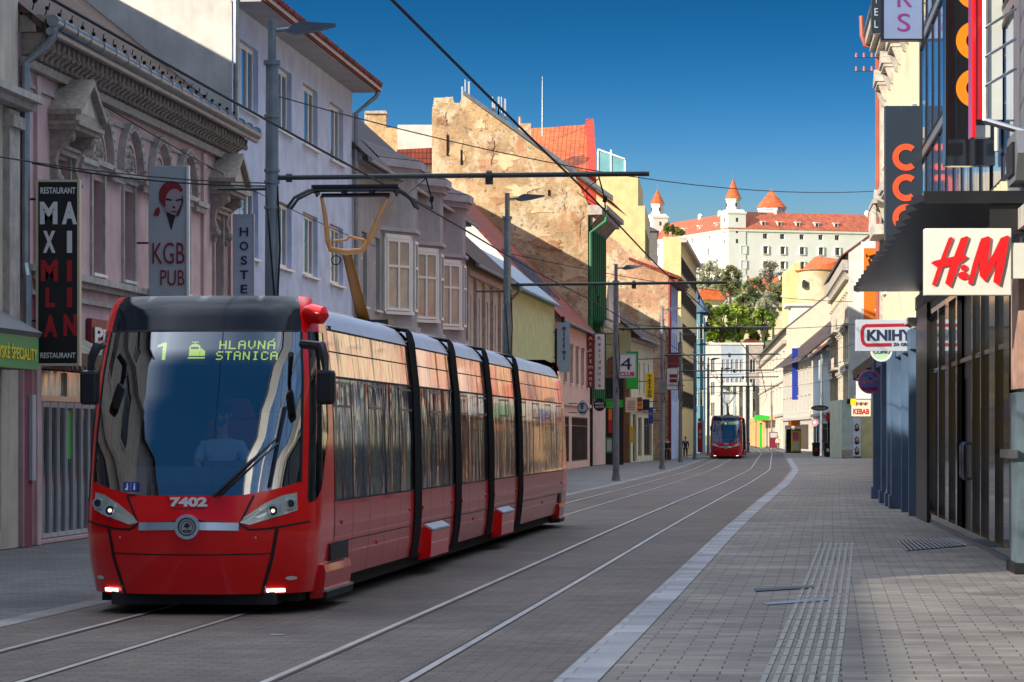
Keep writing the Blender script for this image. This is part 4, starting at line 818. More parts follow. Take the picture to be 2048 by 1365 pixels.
b.build('wall', [m_white, M('pale_blue_panel', srgb(160, 174, 186), rough=.6, var=.06), M('taupe_stone_panel', srgb(176, 162, 152), rough=.7, var=.1)], r, True)  # middle panels carry blue-grey shade in their colour
for a, c, z0, z1 in o1 + o2 + o3: window(r, (a + c) / 2 - r.location.x, .2, z0, c - a, z1 - z0, 2 if c - a < 3 else 8, ())
for px in (1437, 1458, 1470, 1483, 1497): 
    b = MB(); b.box(X(px), X(px) + .5, Z - 4, Z - 3.5, 0, ZP(770, Z)); b.build('column', m_white, r, True)
b = MB(); b.box(X(1436), X(1500), Z - 4.2, Z - .4, ZP(772, Z), ZP(766, Z)); b.build('canopy_slab', m_white, r, True)
# far neighbours filling behind the left row
r = simple('far_white_house', 'small white house with an orange roof at the foot of the castle hill', 1400, 1446, 760, 12, 8, ZP(600, 760), m_white)
b = MB(); b.ext([(XP(1396, 760), ZP(601, 760)), (XP(1450, 760), ZP(601, 760)), (XP(1436, 760), ZP(580, 760)), (XP(1402, 760), ZP(578, 760))], 758, 774, 0); b.build('roof', m_tile_or, r, True)
for px in (1408, 1420, 1432): window(r, XP(px, 760) - r.location.x, -.04, ZP(626, 760), .9, 1.5, 2, ())
def roofhouse(label, px0, px1, py0, py1, Z, mw=None):
    r = simple('hillside_house', label, px0 + 3, px1 - 3, Z, 10, ZP(py1 + 40, Z), ZP(py1, Z), mw or m_white)
    a, c, z0, z1 = XP(px0, Z), XP(px1, Z), ZP(py1, Z) - .1, ZP(py0, Z); b = MB()
    b.add([(a, Z - .7, z0), (c, Z - .7, z0), (c, Z + 11, z0), (a, Z + 11, z0), (a + 2, Z + 5, z1), (c - 2, Z + 5, z1)], [(0, 1, 5, 4), (1, 2, 5), (2, 3, 4, 5), (3, 0, 4), (0, 3, 2, 1)]); b.build('roof', m_tile_or, r, True)
    return r
roofhouse('orange roofed house on the hill directly below the castle wall', 1488, 1572, 555, 580, 1010)
roofhouse('low red roofed house above the green trees at the hill foot', 1478, 1535, 676, 692, 700)
roofhouse('orange roofed pavilion half hidden by the grey olive trees', 1400, 1470, 577, 592, 900)
r = root('round_tower', (XP(1630, 660), 664, 20), 'round stone tower with a low conical orange roof under the castle', 'tower'); Z = 664
b = MB(); cx = XP(1640, Z); n = 40; rr = 4.9
b.tube([(cx, Z, 20), (cx, Z, ZP(541, Z))], rr, n); b.build('wall', M('tower_stone', srgb(202, 188, 158), rough=.9, var=.15, scale=.6, col2=srgb(180, 160, 128), bump=.6, bscale=2), r, True)
b = MB(); b.tube([(cx, Z, ZP(542, Z)), (cx, Z, ZP(534, Z)), (cx - .9, Z, ZP(514, Z))], [rr + .6, rr + .1, .3], n); b.v = b.v; b.build('roof', m_tile_or, r, True)
b = MB(); b.box(XP(1571, Z), XP(1600, Z), Z - 1, Z + 8, 18, ZP(545, Z)); b.ext([(XP(1571, Z), ZP(545, Z)), (XP(1588, Z), ZP(528, Z)), (XP(1600, Z), ZP(524, Z)), (XP(1600, Z), ZP(545, Z))], Z - 1, Z + 8, 0); b.build('side_wing', m_butter, r, True)
b = MB(); b.ext([(XP(1604 + 4 * math.cos(R(t)), Z), ZP(568 - 6 * math.sin(R(t)), Z)) for t in range(0, 181, 20)] + [(XP(1600, Z), ZP(578, Z)), (XP(1608, Z), ZP(578, Z))], Z - rr - .0, Z - rr + 1.5, 0); b.build('window', m_pane, r, True)
Z = 342; r = simple('dark_rear_house', 'tall added house in painted shade grey, back from the street beyond the pale yellow block', 1268, 1315, Z, 14, 0, ZP(462, Z), M('dark_grey_plaster', srgb(112, 108, 104), rough=.85, stain=.2))  # added block; its dark colour stands in for a shaded street front
a = MB(); a.add([(XP(1266, Z), Z - .3, ZP(463, Z)), (XP(1318, Z), Z - .3, ZP(463, Z)), (XP(1318, Z) + .5, Z + 14, ZP(463, Z)), (XP(1266, Z), Z + 14, ZP(463, Z)), (XP(1290, Z), Z + 7, ZP(436, Z)), (XP(1275, Z), Z + 7, ZP(436, Z))], [(0, 1, 4, 5), (1, 2, 4), (2, 3, 5, 4), (3, 0, 5), (0, 3, 2, 1)]); a.build('roof', m_tile_dk, r, True)
for px in (1296, 1305): 
    for z in (15, 19): window(r, XP(px, Z) - r.location.x, -.05, z, .35, 1.5, 1, ())
# ---------------------------------------------------------------- hill, castle, trees
rb = random.Random(5)
fc = [('scarlet', c_red), ('white', c_white), ('grass green', c_green), ('cream', c_cream), ('royal blue', c_blue), ('maroon', c_maroon), ('yellow', c_yel), ('pink', c_pink), ('navy', c_navy), ('orange', c_or)]
for k in range(10):  # coloured boards added out of view to vary the tram's reflections
    z = 106 + k * 14; c0 = Vector(hid(z)); c1 = Vector(hid(z + rb.uniform(4, 8))); cl_ = fc[k][1]; d_ = c1 - c0
    r_ = root('shop_fascia', c0, fc[k][0] + ' board out of view, invented for the tram side reflections', 'sign', math.atan2(-d_.y, -d_.x), group='unseen boards added for reflections')
    b = MB(); b.box(-d_.length, 0, -.5, -.32, 3.3, 3.3 + rb.uniform(.6, 1.3)); b.build('board', cl_, r_)
    b = MB(); b.box(-d_.length * .6, -d_.length * .6 + .7, -.5, -.02, 5.0, 5 + rb.uniform(1, 2.5)); b.build('blade', rb.choice([c_white, c_red, c_green, c_navy]), r_)
m_hill = M('hill_ground', srgb(128, 150, 82), rough=.95, var=.4, scale=.06, col2=srgb(150, 140, 104), bump=.6, bscale=.4)
def hillz(x, y):
    t = [(600, -1), (690, 9), (760, 22), (900, 36), (1100, 54), (1190, 59), (1320, 60), (1600, 40), (1900, 10), (2000, -1)]
    z = float(np.interp(y, [a for a, _ in t], [b for _, b in t]))
    k = math.exp(-((x - 110) / 260) ** 2) if abs(x - 110) > 80 else 1
    k = max(0, min(1, 1.25 - abs(x - 105) / 330))
    return -1 + (z + 1) * k + (1.2 * math.sin(x * .07) * math.cos(y * .05) * k)
b = MB(); nx, ny = 60, 60; xs = [-320 + 900 * i / nx for i in range(nx + 1)]; ys = [600 + 1400 * (j / ny) ** 1.3 for j in range(ny + 1)]
b.add([(x, y, hillz(x, y) - .1) for y in ys for x in xs], [(j * (nx + 1) + i, j * (nx + 1) + i + 1, (j + 1) * (nx + 1) + i + 1, (j + 1) * (nx + 1) + i) for j in range(ny) for i in range(nx)], 0, True)
b.build('hill', m_hill)['kind'] = 'structure'
w_ = root('retaining_wall', (XP(1470, 780), 780, 22), 'long pale retaining wall terracing the hill below the trees', 'wall')
b = MB(); b.add([(XP(1395, 800), 800, 20), (XP(1570, 800), 790, 20), (XP(1570, 800), 790, ZP(618, 800)), (XP(1395, 800), 800, ZP(612, 800)), (XP(1395, 800), 801, 20), (XP(1570, 800), 791, 20), (XP(1570, 800), 791, ZP(618, 800)), (XP(1395, 800), 801, ZP(612, 800))], [(0, 1, 2, 3), (4, 5, 6, 7), (3, 2, 6, 7)]); b.build('masonry', M('pale_masonry', srgb(186, 172, 144), rough=.9, var=.2, scale=.3), w_, True)
def castle():
    C0 = Vector((XP(1457, 1200), 1200, 0)); dR = Vector((.866, .5, 0)); dL = Vector((-.5, .866, 0)) ; SL = 84.
    # align with the photo: right side to px 1706 at 1224, left to px 1368
    dR = Vector((44., 15., 0)).normalized(); dL = Vector((-dR.y, dR.x, 0)); zb, ze, zr = 52., 79.3, 86.2
    r = root('hilltop_castle', (C0.x, C0.y, zb), 'white four winged hilltop castle with orange tiled roofs and corner towers', 'castle', math.atan2(dR.y, dR.x))
    # local: x along the right wing, y along the left wing
    def hood(b, x, z, w=1.9, h=3.4, ax=0):
        t = .28; d = .5
        pts = [(x - w / 2 - t, z + h, x + w / 2 + t, z + h + t), (x - w / 2 - t * .6, z - .2, x + w / 2 + t * .6, z), (x - w / 2 - .2, z, x - w / 2, z + h), (x + w / 2, z, x + w / 2 + .2, z + h)]
        for a, c, e, f in pts:
            if ax == 0: b.box(a, e, -d, 0, c, f)
            else: b.box(-d, 0, a, e, c, f)
    he = ze - zb; b = MB()
    opsR = [(x - .95, x + .95, z, z + h_) for x in (24.5 - 0, 42.5, 56.5, 71) for z, h_ in ((5.2, 3.6), (13.0, 3.6), (21.0, 2.4))]
    xsr = [20, 38, 51.5, 67, 81]; xsr = [(p - 1457) / F * 1212 / dR.x * 1.0 for p in (1487, 1532, 1567, 1607, 1646, 1680)]
    opsR = [(x - .95, x + .95, z, z + h_) for x in xsr for z, h_ in ((6.9, 2.8), (12.5, 2.8), (18.1, 2.8), (23.8, 1.9))] + [(x - .5, x + .5, 23.6, 25.2) for x in (3.2, )]
    xsl = [abs(p - 1457) / F * 1212 / abs(dL.x) for p in (1425, 1395, 1365, 1335)]
    opsL = [(x - 1.1, x + 1.1, z, z + h_) for x in xsl for z, h_ in ((6.9, 2.8), (12.5, 2.8), (18.1, 2.8), (23.8, 1.9))] + [(5.0, 6.2, 23.6, 25.2)]
    holes(b, SL, he, opsR, 0, .8)
    h2 = MB(); holes(h2, SL, he, opsL, 0, .8); b.add([(-(-v.y) if False else v.y, v.x, v.z) for v in h2.v], h2.f, 0)
    b.quad((SL, 0, 0), (SL, SL, 0), (SL, SL, he), (SL, 0, he)); b.quad((0, SL, 0), (SL, SL, 0), (SL, SL, he), (0, SL, he))
    b.box(-.3, SL, -.5, 0, he - .9, he); b.box(-.5, 0, -.3, SL, he - .9, he); b.quad((0, 0, 0), (SL, 0, 0), (SL, -3, -6), (-3, -3, -6))
    b.build('wall', m_castle, r)
    m_cw = M('castle_window', (.05, .05, .055), rough=.3)
    for ops, ax in ((opsR, 0), (opsL, 1)):
        for x0, x1, z0, z1 in ops:
            k = MB(); xm = (x0 + x1) / 2
            if ax == 0:
                k.quad((x0, .7, z0), (x1, .7, z0), (x1, .7, z1), (x0, .7, z1), 1); k.box(xm - .06, xm + .06, .6, .68, z0, z1, 0)
            else: k.quad((.7, x0, z0), (.7, x1, z0), (.7, x1, z1), (.7, x0, z1), 1)
            if x1 - x0 > 1.5 and z0 < 21: hood(k, xm, z0, 2.0, z1 - z0, ax)
            k.build('window', [m_castle, m_cw], r)
    # hipped ring roof
    rh = zr - ze; wd = 13.; b = MB(); o = .7
    O = [(-o, -o), (SL + o, -o), (SL + o, SL + o), (-o, SL + o)]; I = [(wd / 2, wd / 2), (SL - wd / 2, wd / 2), (SL - wd / 2, SL - wd / 2), (wd / 2, SL - wd / 2)]; J = [(wd, wd), (SL - wd, wd), (SL - wd, SL - wd), (wd, SL - wd)]
    for k in range(4):
        l = (k + 1) % 4; b.quad((*O[k], he), (*O[l], he), (*I[l], he + rh), (*I[k], he + rh)); b.quad((*I[k], he + rh), (*I[l], he + rh), (*J[l], he), (*J[k], he))
    b.build('roof', m_tile_ca, r)
    def dormer(x, y, ax):
        k = MB(); z = he + 1.2
        if ax == 0: k.box(x - .8, x + .8, y, y + 2.6, z, z + 1.7, 0); k.box(x - 1.1, x + 1.1, y - .3, y + 2.8, z + 1.7, z + 1.95, 0); k.quad((x - .5, y - .02, z + .3), (x + .5, y - .02, z + .3), (x + .5, y - .02, z + 1.5), (x - .5, y - .02, z + 1.5), 1)
        else: k.box(y, y + 2.6, x - .8, x + .8, z, z + 1.7, 0); k.box(y - .3, y + 2.8, x - 1.1, x + 1.1, z + 1.7, z + 1.95, 0); k.quad((y - .02, x - .5, z + .3), (y - .02, x + .5, z + .3), (y - .02, x + .5, z + 1.5), (y - .02, x - .5, z + 1.5), 1)
        k.build('dormer', [m_castle, m_cw], r)
    for p in (1487, 1530, 1563, 1601, 1640, 1680): dormer((p - 1457) / F * 1212 / dR.x, .9, 0)
    for p in (1431, 1402, 1375, 1350): dormer(abs(p - 1457) / F * 1212 / abs(dL.x), .9, 1)
    def chim(x, y): k = MB(); k.tube([(x, y, he + rh - .8), (x, y, he + rh + .8)], .9, 8); k.tube([(x, y, he + rh + .8), (x, y, he + rh + 1.6)], [1.1, .4], 8); k.build('chimney', m_castle, r)
    for x in (22, 60, 78): chim(x, wd / 2)
    for y in (24, 44): chim(wd / 2, y)
    def tower(cx, cy, s, zt, zc, r2=None):
        k = MB(); k.box(cx - s, cx + s, cy - s, cy + s, 0, zt - 5.6, 0); k.box(cx - s - .3, cx + s + .3, cy - s - .3, cy + s + .3, zt - 5.9, zt - 5.2, 0)
        a = s * .78; k.add([(cx + q * s, cy + w_ * s, zt - 5.2) for q, w_ in ((-1, -1), (1, -1), (1, 1), (-1, 1))] + [(cx + q * a, cy + w_ * a, zt - 4.2) for q, w_ in ((-1, -1), (1, -1), (1, 1), (-1, 1))], [(0, 1, 5, 4), (1, 2, 6, 5), (2, 3, 7, 6), (3, 0, 4, 7)])
        k.tube([(cx, cy, zt - 4.3), (cx, cy, zt - .6)], a, 8); k.tube([(cx, cy, zt - .6), (cx, cy, zt)], a + .3, 8)
        for z_ in (zt - 9, zt - 13.2, zt - 17):
            if cx < 20 or True:
                k.box(cx - .45, cx + .45, cy - s - .02, cy - s + .1, z_, z_ + 1.6, 1); k.box(cx - s - .02, cx - s + .1, cy - .45, cy + .45, z_, z_ + 1.6, 1)
        k.box(cx - .35, cx + .35, cy - a - .02, cy, zt - 3.2, zt - 1.7, 1); k.box(cx - a - .02, cx, cy - .35, cy + .35, zt - 3.2, zt - 1.7, 1)
        t = k.build('tower', [m_castle, m_cw], r); q = MB(); q.tube([(cx, cy, zt), (cx, cy, zt + .8), (cx, cy, zc)], [a + .7, a + .1, .06], 8); q.tube([(cx, cy, zc - .2), (cx, cy, zc + 2)], .07, 4); q.build('spire', m_tile_or, t)
    tower(3.3, 3.3, 3.6, ZP(398, 1205) - zb, ZP(358, 1205) - zb)
    tower(3.0, 80.5, 3.2, ZP(408, 1278) - zb, ZP(379, 1278) - zb)
    tower(SL - 10, SL - 5, 4.0, 30, 40) if False else None
    # the big rear tower: its cone rises behind the right wing
    k = MB(); cx, cy = 30.5, 30.; s = 5.6; zt = ZP(418, 1235) - zb
    k.tube([(cx, cy, 20), (cx, cy, zt)], s, 8); k.tube([(cx, cy, zt - .3), (cx, cy, zt + .5)], s + .4, 8); t = k.build('great_tower', m_castle, r)
    q = MB(); q.tube([(cx, cy, zt + .5), (cx, cy, zt + 1.4), (cx, cy, ZP(378, 1235) - zb)], [s + .9, s, .1], 8); q.build('spire', m_tile_or, t)
castle()
def leaf_mat(n, c, v=.5, sc=.35):
    m = M(n, c, rough=.7, var=v, scale=sc, spec=.2); t = m.node_tree; b = t.nodes['Principled BSDF']; o = t.nodes['Material Output']
    tr = t.nodes.new('ShaderNodeBsdfTranslucent'); x = t.nodes.new('ShaderNodeMixShader'); x.inputs[0].default_value = .45
    t.links.new(b.inputs['Base Color'].links[0].from_socket, tr.inputs[0]); t.links.new(b.outputs[0], x.inputs[1]); t.links.new(tr.outputs[0], x.inputs[2]); t.links.new(x.outputs[0], o.inputs[0]); return m
L_green = leaf_mat('fresh_leaves', (.28, .38, .06)); L_lime = leaf_mat('lime_leaves', (.42, .5, .08)); L_olive = leaf_mat('olive_leaves', (.34, .34, .16)); L_grey = leaf_mat('blossom_leaves', (.5, .49, .34)); L_dark = leaf_mat('dark_leaves', (.15, .2, .07)); L_twig = leaf_mat('twigs', (.36, .3, .21))
m_bark = M('bark', (.1, .075, .055), rough=.9, var=.3)
def tree(px, py_top, py_base, Z, wpx, leaf, label, n=1500, ls=.5, seed=1, group='trees on the castle hill', name='tree', dens=1.):
    rnd = random.Random(seed); h = (py_base - py_top) / F * Z; zb = ZP(py_base, Z); cx = XP(px, Z); rw = wpx / F * Z / 2
    g0 = hillz(cx, Z) if Z > 600 else zb; zb2 = min(zb, g0 - .2) if Z > 600 else zb
    r = root(name, (cx, Z, zb2), label, 'tree', group=group)
    tk = MB(); tz = zb + h * .45; tk.tube([(cx, Z, zb2), (cx + .1, Z, zb + h * .25), (cx, Z, tz)], [.05 * h, .035 * h, .02 * h], 7)
    cl = []
    for i in range(int(26 * dens)):
        a = rnd.uniform(0, 6.283); q = rnd.uniform(.25, 1) ** .6; zz = rnd.uniform(-.85, 1); m = math.sqrt(max(.05, 1 - zz * zz)) * q * rnd.uniform(.75, 1.12)
        cl.append((cx + rw * m * math.cos(a), Z + rw * m * math.sin(a), zb + h * .6 + zz * h * .4, rw * rnd.uniform(.2, .42)))
    for c in cl[::2]: tk.tube([(cx, Z, zb + h * rnd.uniform(.2, .4)), ((cx + c[0]) / 2, (Z + c[1]) / 2, (tz + c[2]) / 2 + .05 * h), c[:3]], [.018 * h, .012 * h, .004 * h], 5)
    tk.build('trunk', m_bark, r, True)
    b = MB(); V = []; Fs = []
    for i in range(n):
        c = cl[rnd.randrange(len(cl))]; d = Vector((rnd.gauss(0, 1), rnd.gauss(0, 1), rnd.gauss(0, 1))).normalized() * c[3] * rnd.uniform(.4, 1.05)
        p = Vector(c[:3]) + d; u = Vector((rnd.gauss(0, 1), rnd.gauss(0, 1), rnd.gauss(0, .7))).normalized(); v = u.orthogonal().normalized(); s = ls * rnd.uniform(.5, 1.2)
        k = len(V); V += [p - u * s, p + v * s * .5, p + u * s, p - v * s * .5]; Fs.append((k, k + 1, k + 2, k + 3))
    b.add(V, Fs); b.uv[0] = [(0, 0)] * 4
    b.build('crown', leaf, r, True); return r
tree(1408, 612, 700, 690, 60, L_lime, 'bright lime green tree at the hill foot beside the teal house', 2600, .5, 3)
tree(1444, 618, 702, 694, 62, L_green, 'fresh green rounded tree between the lime tree and the pale chimney', 2600, .5, 4)
tree(1474, 612, 700, 700, 60, L_lime, 'bright green tree just left of the darker olive tree', 2400, .5, 5)
tree(1500, 608, 700, 705, 44, L_olive, 'dull olive tree standing among the bright green trees', 1900, .45, 6)
tree(1526, 618, 704, 698, 44, L_green, 'small green tree against the end of the gabled house', 1700, .45, 7)
tree(1422, 528, 610, 860, 66, L_grey, 'pale blossoming tree under the left castle wall', 2600, .5, 8)
tree(1460, 536, 606, 840, 54, L_olive, 'bushy olive tree below the castle corner', 2200, .5, 9)
tree(1395, 540, 610, 900, 50, L_olive, 'olive tree half hidden behind the cream corner block', 1500, .5, 10)
tree(1541, 528, 600, 900, 50, L_twig, 'nearly bare brown twigged tree before the castle windows', 1500, .35, 11)
tree(1508, 560, 616, 850, 54, L_olive, 'low olive green tree left of the bare tree', 1800, .45, 12)
tree(1555, 566, 618, 800, 46, L_olive, 'bushy tree at the foot of the round tower wing', 1600, .45, 13)
tree(1490, 590, 625, 830, 40, L_dark, 'small dark green shrub tree above the retaining wall', 900, .4, 14)
tree(1440, 586, 640, 790, 46, L_twig, 'leafless twiggy tree on the terrace wall', 1000, .35, 15)
tree(1532, 588, 640, 790, 40, L_grey, 'pale flowering tree right of the terrace wall', 1200, .4, 16)
for i, (px, lb) in enumerate(((1334, 'shrub at the left corner of the cream block roof terrace'), (1344, 'middle shrub on the roof terrace of the cream block'), (1355, 'leafy shrub at the street side of the roof terrace'), (1362, 'trailing shrub at the terrace edge over the windows'))):
    Z = 291 + i * 3; r = tree(px, 446 + i * 5, 474, Z, 16, L_dark if i % 2 else L_green, lb, 500, .12, 30 + i, 'roof terrace shrubs', 'terrace_shrub'); r['category'] = 'shrub'
# ---------------------------------------------------------------- poles, booms, wires
def lamp_post(Zp, X, label, base_m=0., boom=True, top=9.2, lamp=True, boom_len=6.6):
    r = root('lamp_post', (X, Zp, 0), label, 'lamp post', group='tram line posts')
    b = MB(); b.tube([(0, 0, 0), (0, 0, top - .75)], [.145, .11], 14); b.tube([(0, 0, top - .75), (0, 0, top)], .075, 10); b.tube([(0, 0, top - .78), (0, 0, top - .7)], .15, 14)
    for z in (6.35, 6.55, 7.5, 5.9): b.tube([(0, 0, z), (0, 0, z + .05)], .14, 14)
    b.tube([(0, 0, 0), (0, 0, .25)], [.19, .17], 14); b.build('pole', m_pole, r)
    c = MB(); c.tube([(.1, -.05, 6.3), (.15, -.13, 5.2), (.1, -.13, 4.2), (.13, -.12, 3.9)], .018, 5); c.tube([(-.1, -.05, 6.3), (-.02, -.14, 5.3), (.06, -.13, 4.3)], .015, 5); c.ring(.1, 3.85, .07, .1, -.15, -.12, 0, 12); c.build('cable', m_iron, r)
    if lamp:
        a = MB(); z = top - .1; a.tube([(0, 0, z - .08), (.3, 0, z - .05)], .035, 8); a.build('lamp_arm', m_pole, r)
        h = MB(); h.ext([(.25, z - .1), (.4, z - .14), (.7, z - .1), (1.12, z), (1.12, z + .03), (.5, z + .07), (.38, z + .02)], -.14, .14, 0); h.build('lamp_head', M('lamp_grey', srgb(92, 104, 116), rough=.4, metal=.3), r)
    if boom:
        a = MB(); z = 6.45; a.tube([(.1, 0, z), (boom_len, 0, z + .07)], .045, 8); a.tube([(3.75, 0, z + .03), (3.85, 0, z + .03)], .1, 8); a.tube([(3.8, 0, z + .02), (3.8, 0, z - .12)], .07, 8)
        a.tube([(.25, 0, z), (.35, 0, z)], .08, 8); a.tube([(-.95, 0, z - .2), (0, 0, z - .2)], .03, 6); a.build('boom', M('boom_paint', srgb(58, 66, 62), rough=.5, metal=.2), r)
        h = MB()
        for x, tx in ((CR(Zp) - X, 0), (CL(Zp) - X, 0)):
            if x < boom_len + .3: h.tube([(x - .12, 0, z + .03), (x - .02, 0, 6.1), (x, 0, 5.9)], .014, 5); h.tube([(x - .12, 0, z - .02), (x - .45, 0, 6.15), (x, 0, 5.9)], .01, 4); h.tube([(x - .02, 0, 6.02), (x, 0, 6.12)], .04, 6)
        h.build('wire_hanger', m_iron, r)
    return r
PP = [(56, -4.2, 'tall grey lamp post rising behind the front of the near tram'), (96, -.14, 'grey lamp post behind the middle of the near tram, beside the bay windows'), (136, 4.42, 'lamp post standing clear at the tail of the near tram'), (181, 8.5, 'lamp post with a grey switch box beside the yellow tattoo sign'), (226, 11.9, 'lamp post just right of the red and white striped sign'), (252, 14.4, 'lamp post immediately left of the far tram'), (300, 18.4, 'first of the thin posts behind the far tram roof'), (345, 22.6, 'second of the thin posts behind the far tram roof')]
for z, x, lb in PP: lamp_post(z, x, lb, lamp=True, boom=z < 340)
lamp_post(352, XP(1496, 352), 'dark post standing right of the far tram', lamp=False, top=8.4, boom=False)
lamp_post(300, XP(1643, 300), 'slim post beside the two black litter bins', lamp=False, top=9.5, boom=False)
lamp_post(430, XP(1543, 430), 'far post before the arcaded house', lamp=False, top=9, boom=False)
r = root('switch_box', (8.5, 180.7, 4.3), 'grey steel box strapped to the fourth lamp post', 'switch box'); b = MB(); b.box(-.22, .22, -.1, .12, 0, .75); b.build('case', m_pole, r, bevel=.02)
m_wire = M('contact_wire_copper', (.012, .012, .013), rough=.8, var=0)
def wire(name, pts, rad, label, group='overhead tram wires'):
    r = root(name, pts[0], label, 'overhead wire', group=group); b = MB(); b.tube(pts, rad, 5); b.build('conductor', m_wire, r, True)
def along(cf, z0, z1, h, sag=0., st=8.):
    n = int((z1 - z0) / st); out = []
    for i in range(n + 1):
        z = z0 + (z1 - z0) * i / n; ph = ((z - 56) % 40) / 40; out.append((cf(z), z, h - sag * math.sin(math.pi * ph)))
    return out
wire('contact_wire', along(CR, -20, 520, 5.88, .06), .017, 'thick contact wire running over the right hand track')
wire('contact_wire', along(CL, -20, 300, 5.88, .06), .017, 'thick contact wire running over the left hand track')
def span(a, b_, sag, rad=.012, n=10):
    a, b_ = Vector(a), Vector(b_); return [a.lerp(b_, i / n) - Vector((0, 0, sag * 4 * (i / n) * (1 - i / n))) for i in range(n + 1)]
wire('span_wire', span((-8.4, 56, 6.7), (-4.2, 56, 6.3), .1), .014, 'span wire from the pink house to the first lamp post')
wire('span_wire', span((-4.2, 56, 7.9), (XR(99), 99, 9.5), .6, n=16), .012, 'thin wire slanting from the first post across the street')
wire('span_wire', span((-10.0, 40, 6.2), (-4.2, 56, 6.35), .25), .012, 'thin wire entering low at the left edge of the picture')
wire('span_wire', span((-8.15, 59, 8.4), (-4.1, 96, 7.6), .2), .012, 'thin wire crossing the pink front above the arches')
wire('span_wire', span((-.14, 96, 7.4), (14.5, 136, 7.6), .3), .012, 'thin wire crossing from the second post')
wire('span_wire', span((4.4, 136, 6.7), (XP(1765, 140), 140, 6.9), .3), .014, 'wire crossing the whole street at the third post')
wire('span_wire', span((8.5, 181, 6.0), (XP(1720, 275), 275, 9.9), .6), .016, 'wire crossing the street at the fourth post')
wire('span_wire', span((11.9, 226, 6.2), (XP(1697, 278), 278, 8.4), .4), .016, 'wire crossing to the ornate cream house')
wire('span_wire', span((14.4, 252, 5.2), (XP(1697, 300), 300, 7.4), .3), .016, 'low wire crossing above the far tram')
# ---------------------------------------------------------------- hanging signs
def sign(name, label, px0, px1, py0, py1, Z, panel, th=.16, frame=None, bracket=1, cat='sign', texts=(), shape='box', fw=.03, brk=(.2, .8)):
    """box sign facing down the street; texts: (string, px0, px1, py0, py1, material, bold)"""
    x0, x1, z0, z1 = XP(px0, Z), XP(px1, Z), ZP(py1, Z), ZP(py0, Z)
    r = root(name, ((x0 + x1) / 2, Z, z0), label, cat); b = MB()
    if shape == 'round': b.disc((x0 + x1) / 2, (z0 + z1) / 2, (x1 - x0) / 2, Z - th / 2, Z + th / 2, 0, 36, (z1 - z0) / 2)
    else: b.box(x0, x1, Z - th / 2, Z + th / 2, z0, z1)
    b.build('panel', panel, r, True, bevel=.008 if Z < 100 else 0)
    if frame:
        f = MB(); e = th / 2 + .012
        if shape == 'round': f.ring((x0 + x1) / 2, (z0 + z1) / 2, (x1 - x0) / 2 - fw, (x1 - x0) / 2 + .01, Z - e, Z + e, 0, 36)
        else:
            for q in ((x0 - .01, x1 + .01, z0 - .01, z0 + fw), (x0 - .01, x1 + .01, z1 - fw, z1 + .01), (x0 - .01, x0 + fw, z0 + fw, z1 - fw), (x1 - fw, x1 + .01, z0 + fw, z1 - fw)): f.box(q[0], q[1], Z - e, Z + e, q[2], q[3])
        f.build('frame', frame, r, True)
    by = {}
    for t in texts: by.setdefault(t[5].name, (t[5], []))[1].append(t)
    for mt, ts in by.values():
        m = MB()
        for t in ts: m.text(t[0], XP(t[1], Z), XP(t[2], Z), ZP(t[4], Z), ZP(t[3], Z), Z - th / 2 - .003, .012, 0, t[6])
        m.build('lettering', mt, r, True)
    if bracket:
        k = MB(); ln = .45
        for f_ in brk:
            z = z0 + (z1 - z0) * f_; xx = (x0 - ln, x0) if bracket < 0 else (x1, x1 + ln); k.tube([(xx[0], Z, z), (xx[1], Z, z)], .022, 6)
        k.build('bracket', m_iron, r, True)
    return r
def col_text_old(s, px0, px1, py0, py1, m, bold=.02, gap=.25):
    n = len(s); st = (py1 - py0) / n; return [(c, px0 if c not in 'I1l' else (px0 + px1) / 2 - (px1 - px0) * .14, px1 if c not in 'I1l' else (px0 + px1) / 2 + (px1 - px0) * .14, py0 + i * st + st * gap / 2, py0 + (i + 1) * st - st * gap / 2, m, bold) for i, c in enumerate(s)]
def col_text(s, px0, px1, py0, py1, m, bold=.0, gap=.25):
    n = len(s); st = (py1 - py0) / n; out = []; hh = st * (1 - gap); c = (px0 + px1) / 2; wmax = px1 - px0
    for i, ch in enumerate(s):
        k = .72 if ch in 'acemnorsuvwxzp' else 1.; a = text_geo(ch, bold)[2]; h = hh * k; w = min(h * a * (1.25 if ch.isupper() else 1.1), wmax)
        yb = py0 + (i + 1) * st - st * gap / 2; out.append((ch, c - w / 2, c + w / 2, yb - h, yb, m, bold))
    return out
wt, rd = c_white, paint('letter_red', 178, 20, 28)
T = [('RESTAURANT', 83, 153, 376, 389, wt, .02), ('RESTAURANT', 83, 153, 706, 717, wt, .02)]
for c, x0, x1, y0, y1, m in (('M', 82, 117, 405, 450, wt), ('A', 126, 156, 405, 450, wt), ('X', 88, 113, 463, 507, wt), ('I', 136, 146, 463, 507, wt), ('M', 84, 118, 521, 564, rd), ('I', 136, 146, 521, 564, rd), ('L', 93, 112, 576, 616, rd), ('I', 136, 146, 576, 616, rd), ('A', 89, 117, 631, 675, rd), ('N', 129, 156, 629, 673, rd)): T.append((c, x0, x1, y0, y1, m, .05))
sign('restaurant_sign', 'tall black box sign reading MAXIMILIAN in white and red letters', 75, 160, 362, 731, 55.9, c_blk, .24, paint('cream_frame', 206, 192, 160), -1, texts=T, fw=.03, brk=(.24, .9))
c_dr = paint('pub_red', 140, 26, 44); Z = 65.2
r = sign('pub_sign', 'tall pale pub sign with a woman in a red headscarf above the pub name', 298, 374, 333, 640, Z, c_grey, .2, None, -1, texts=[('KGB', 306, 370, 486, 529, c_dr, 0), ('PUB', 322, 370, 541, 572, c_dr, 0)], brk=(.12, .5))
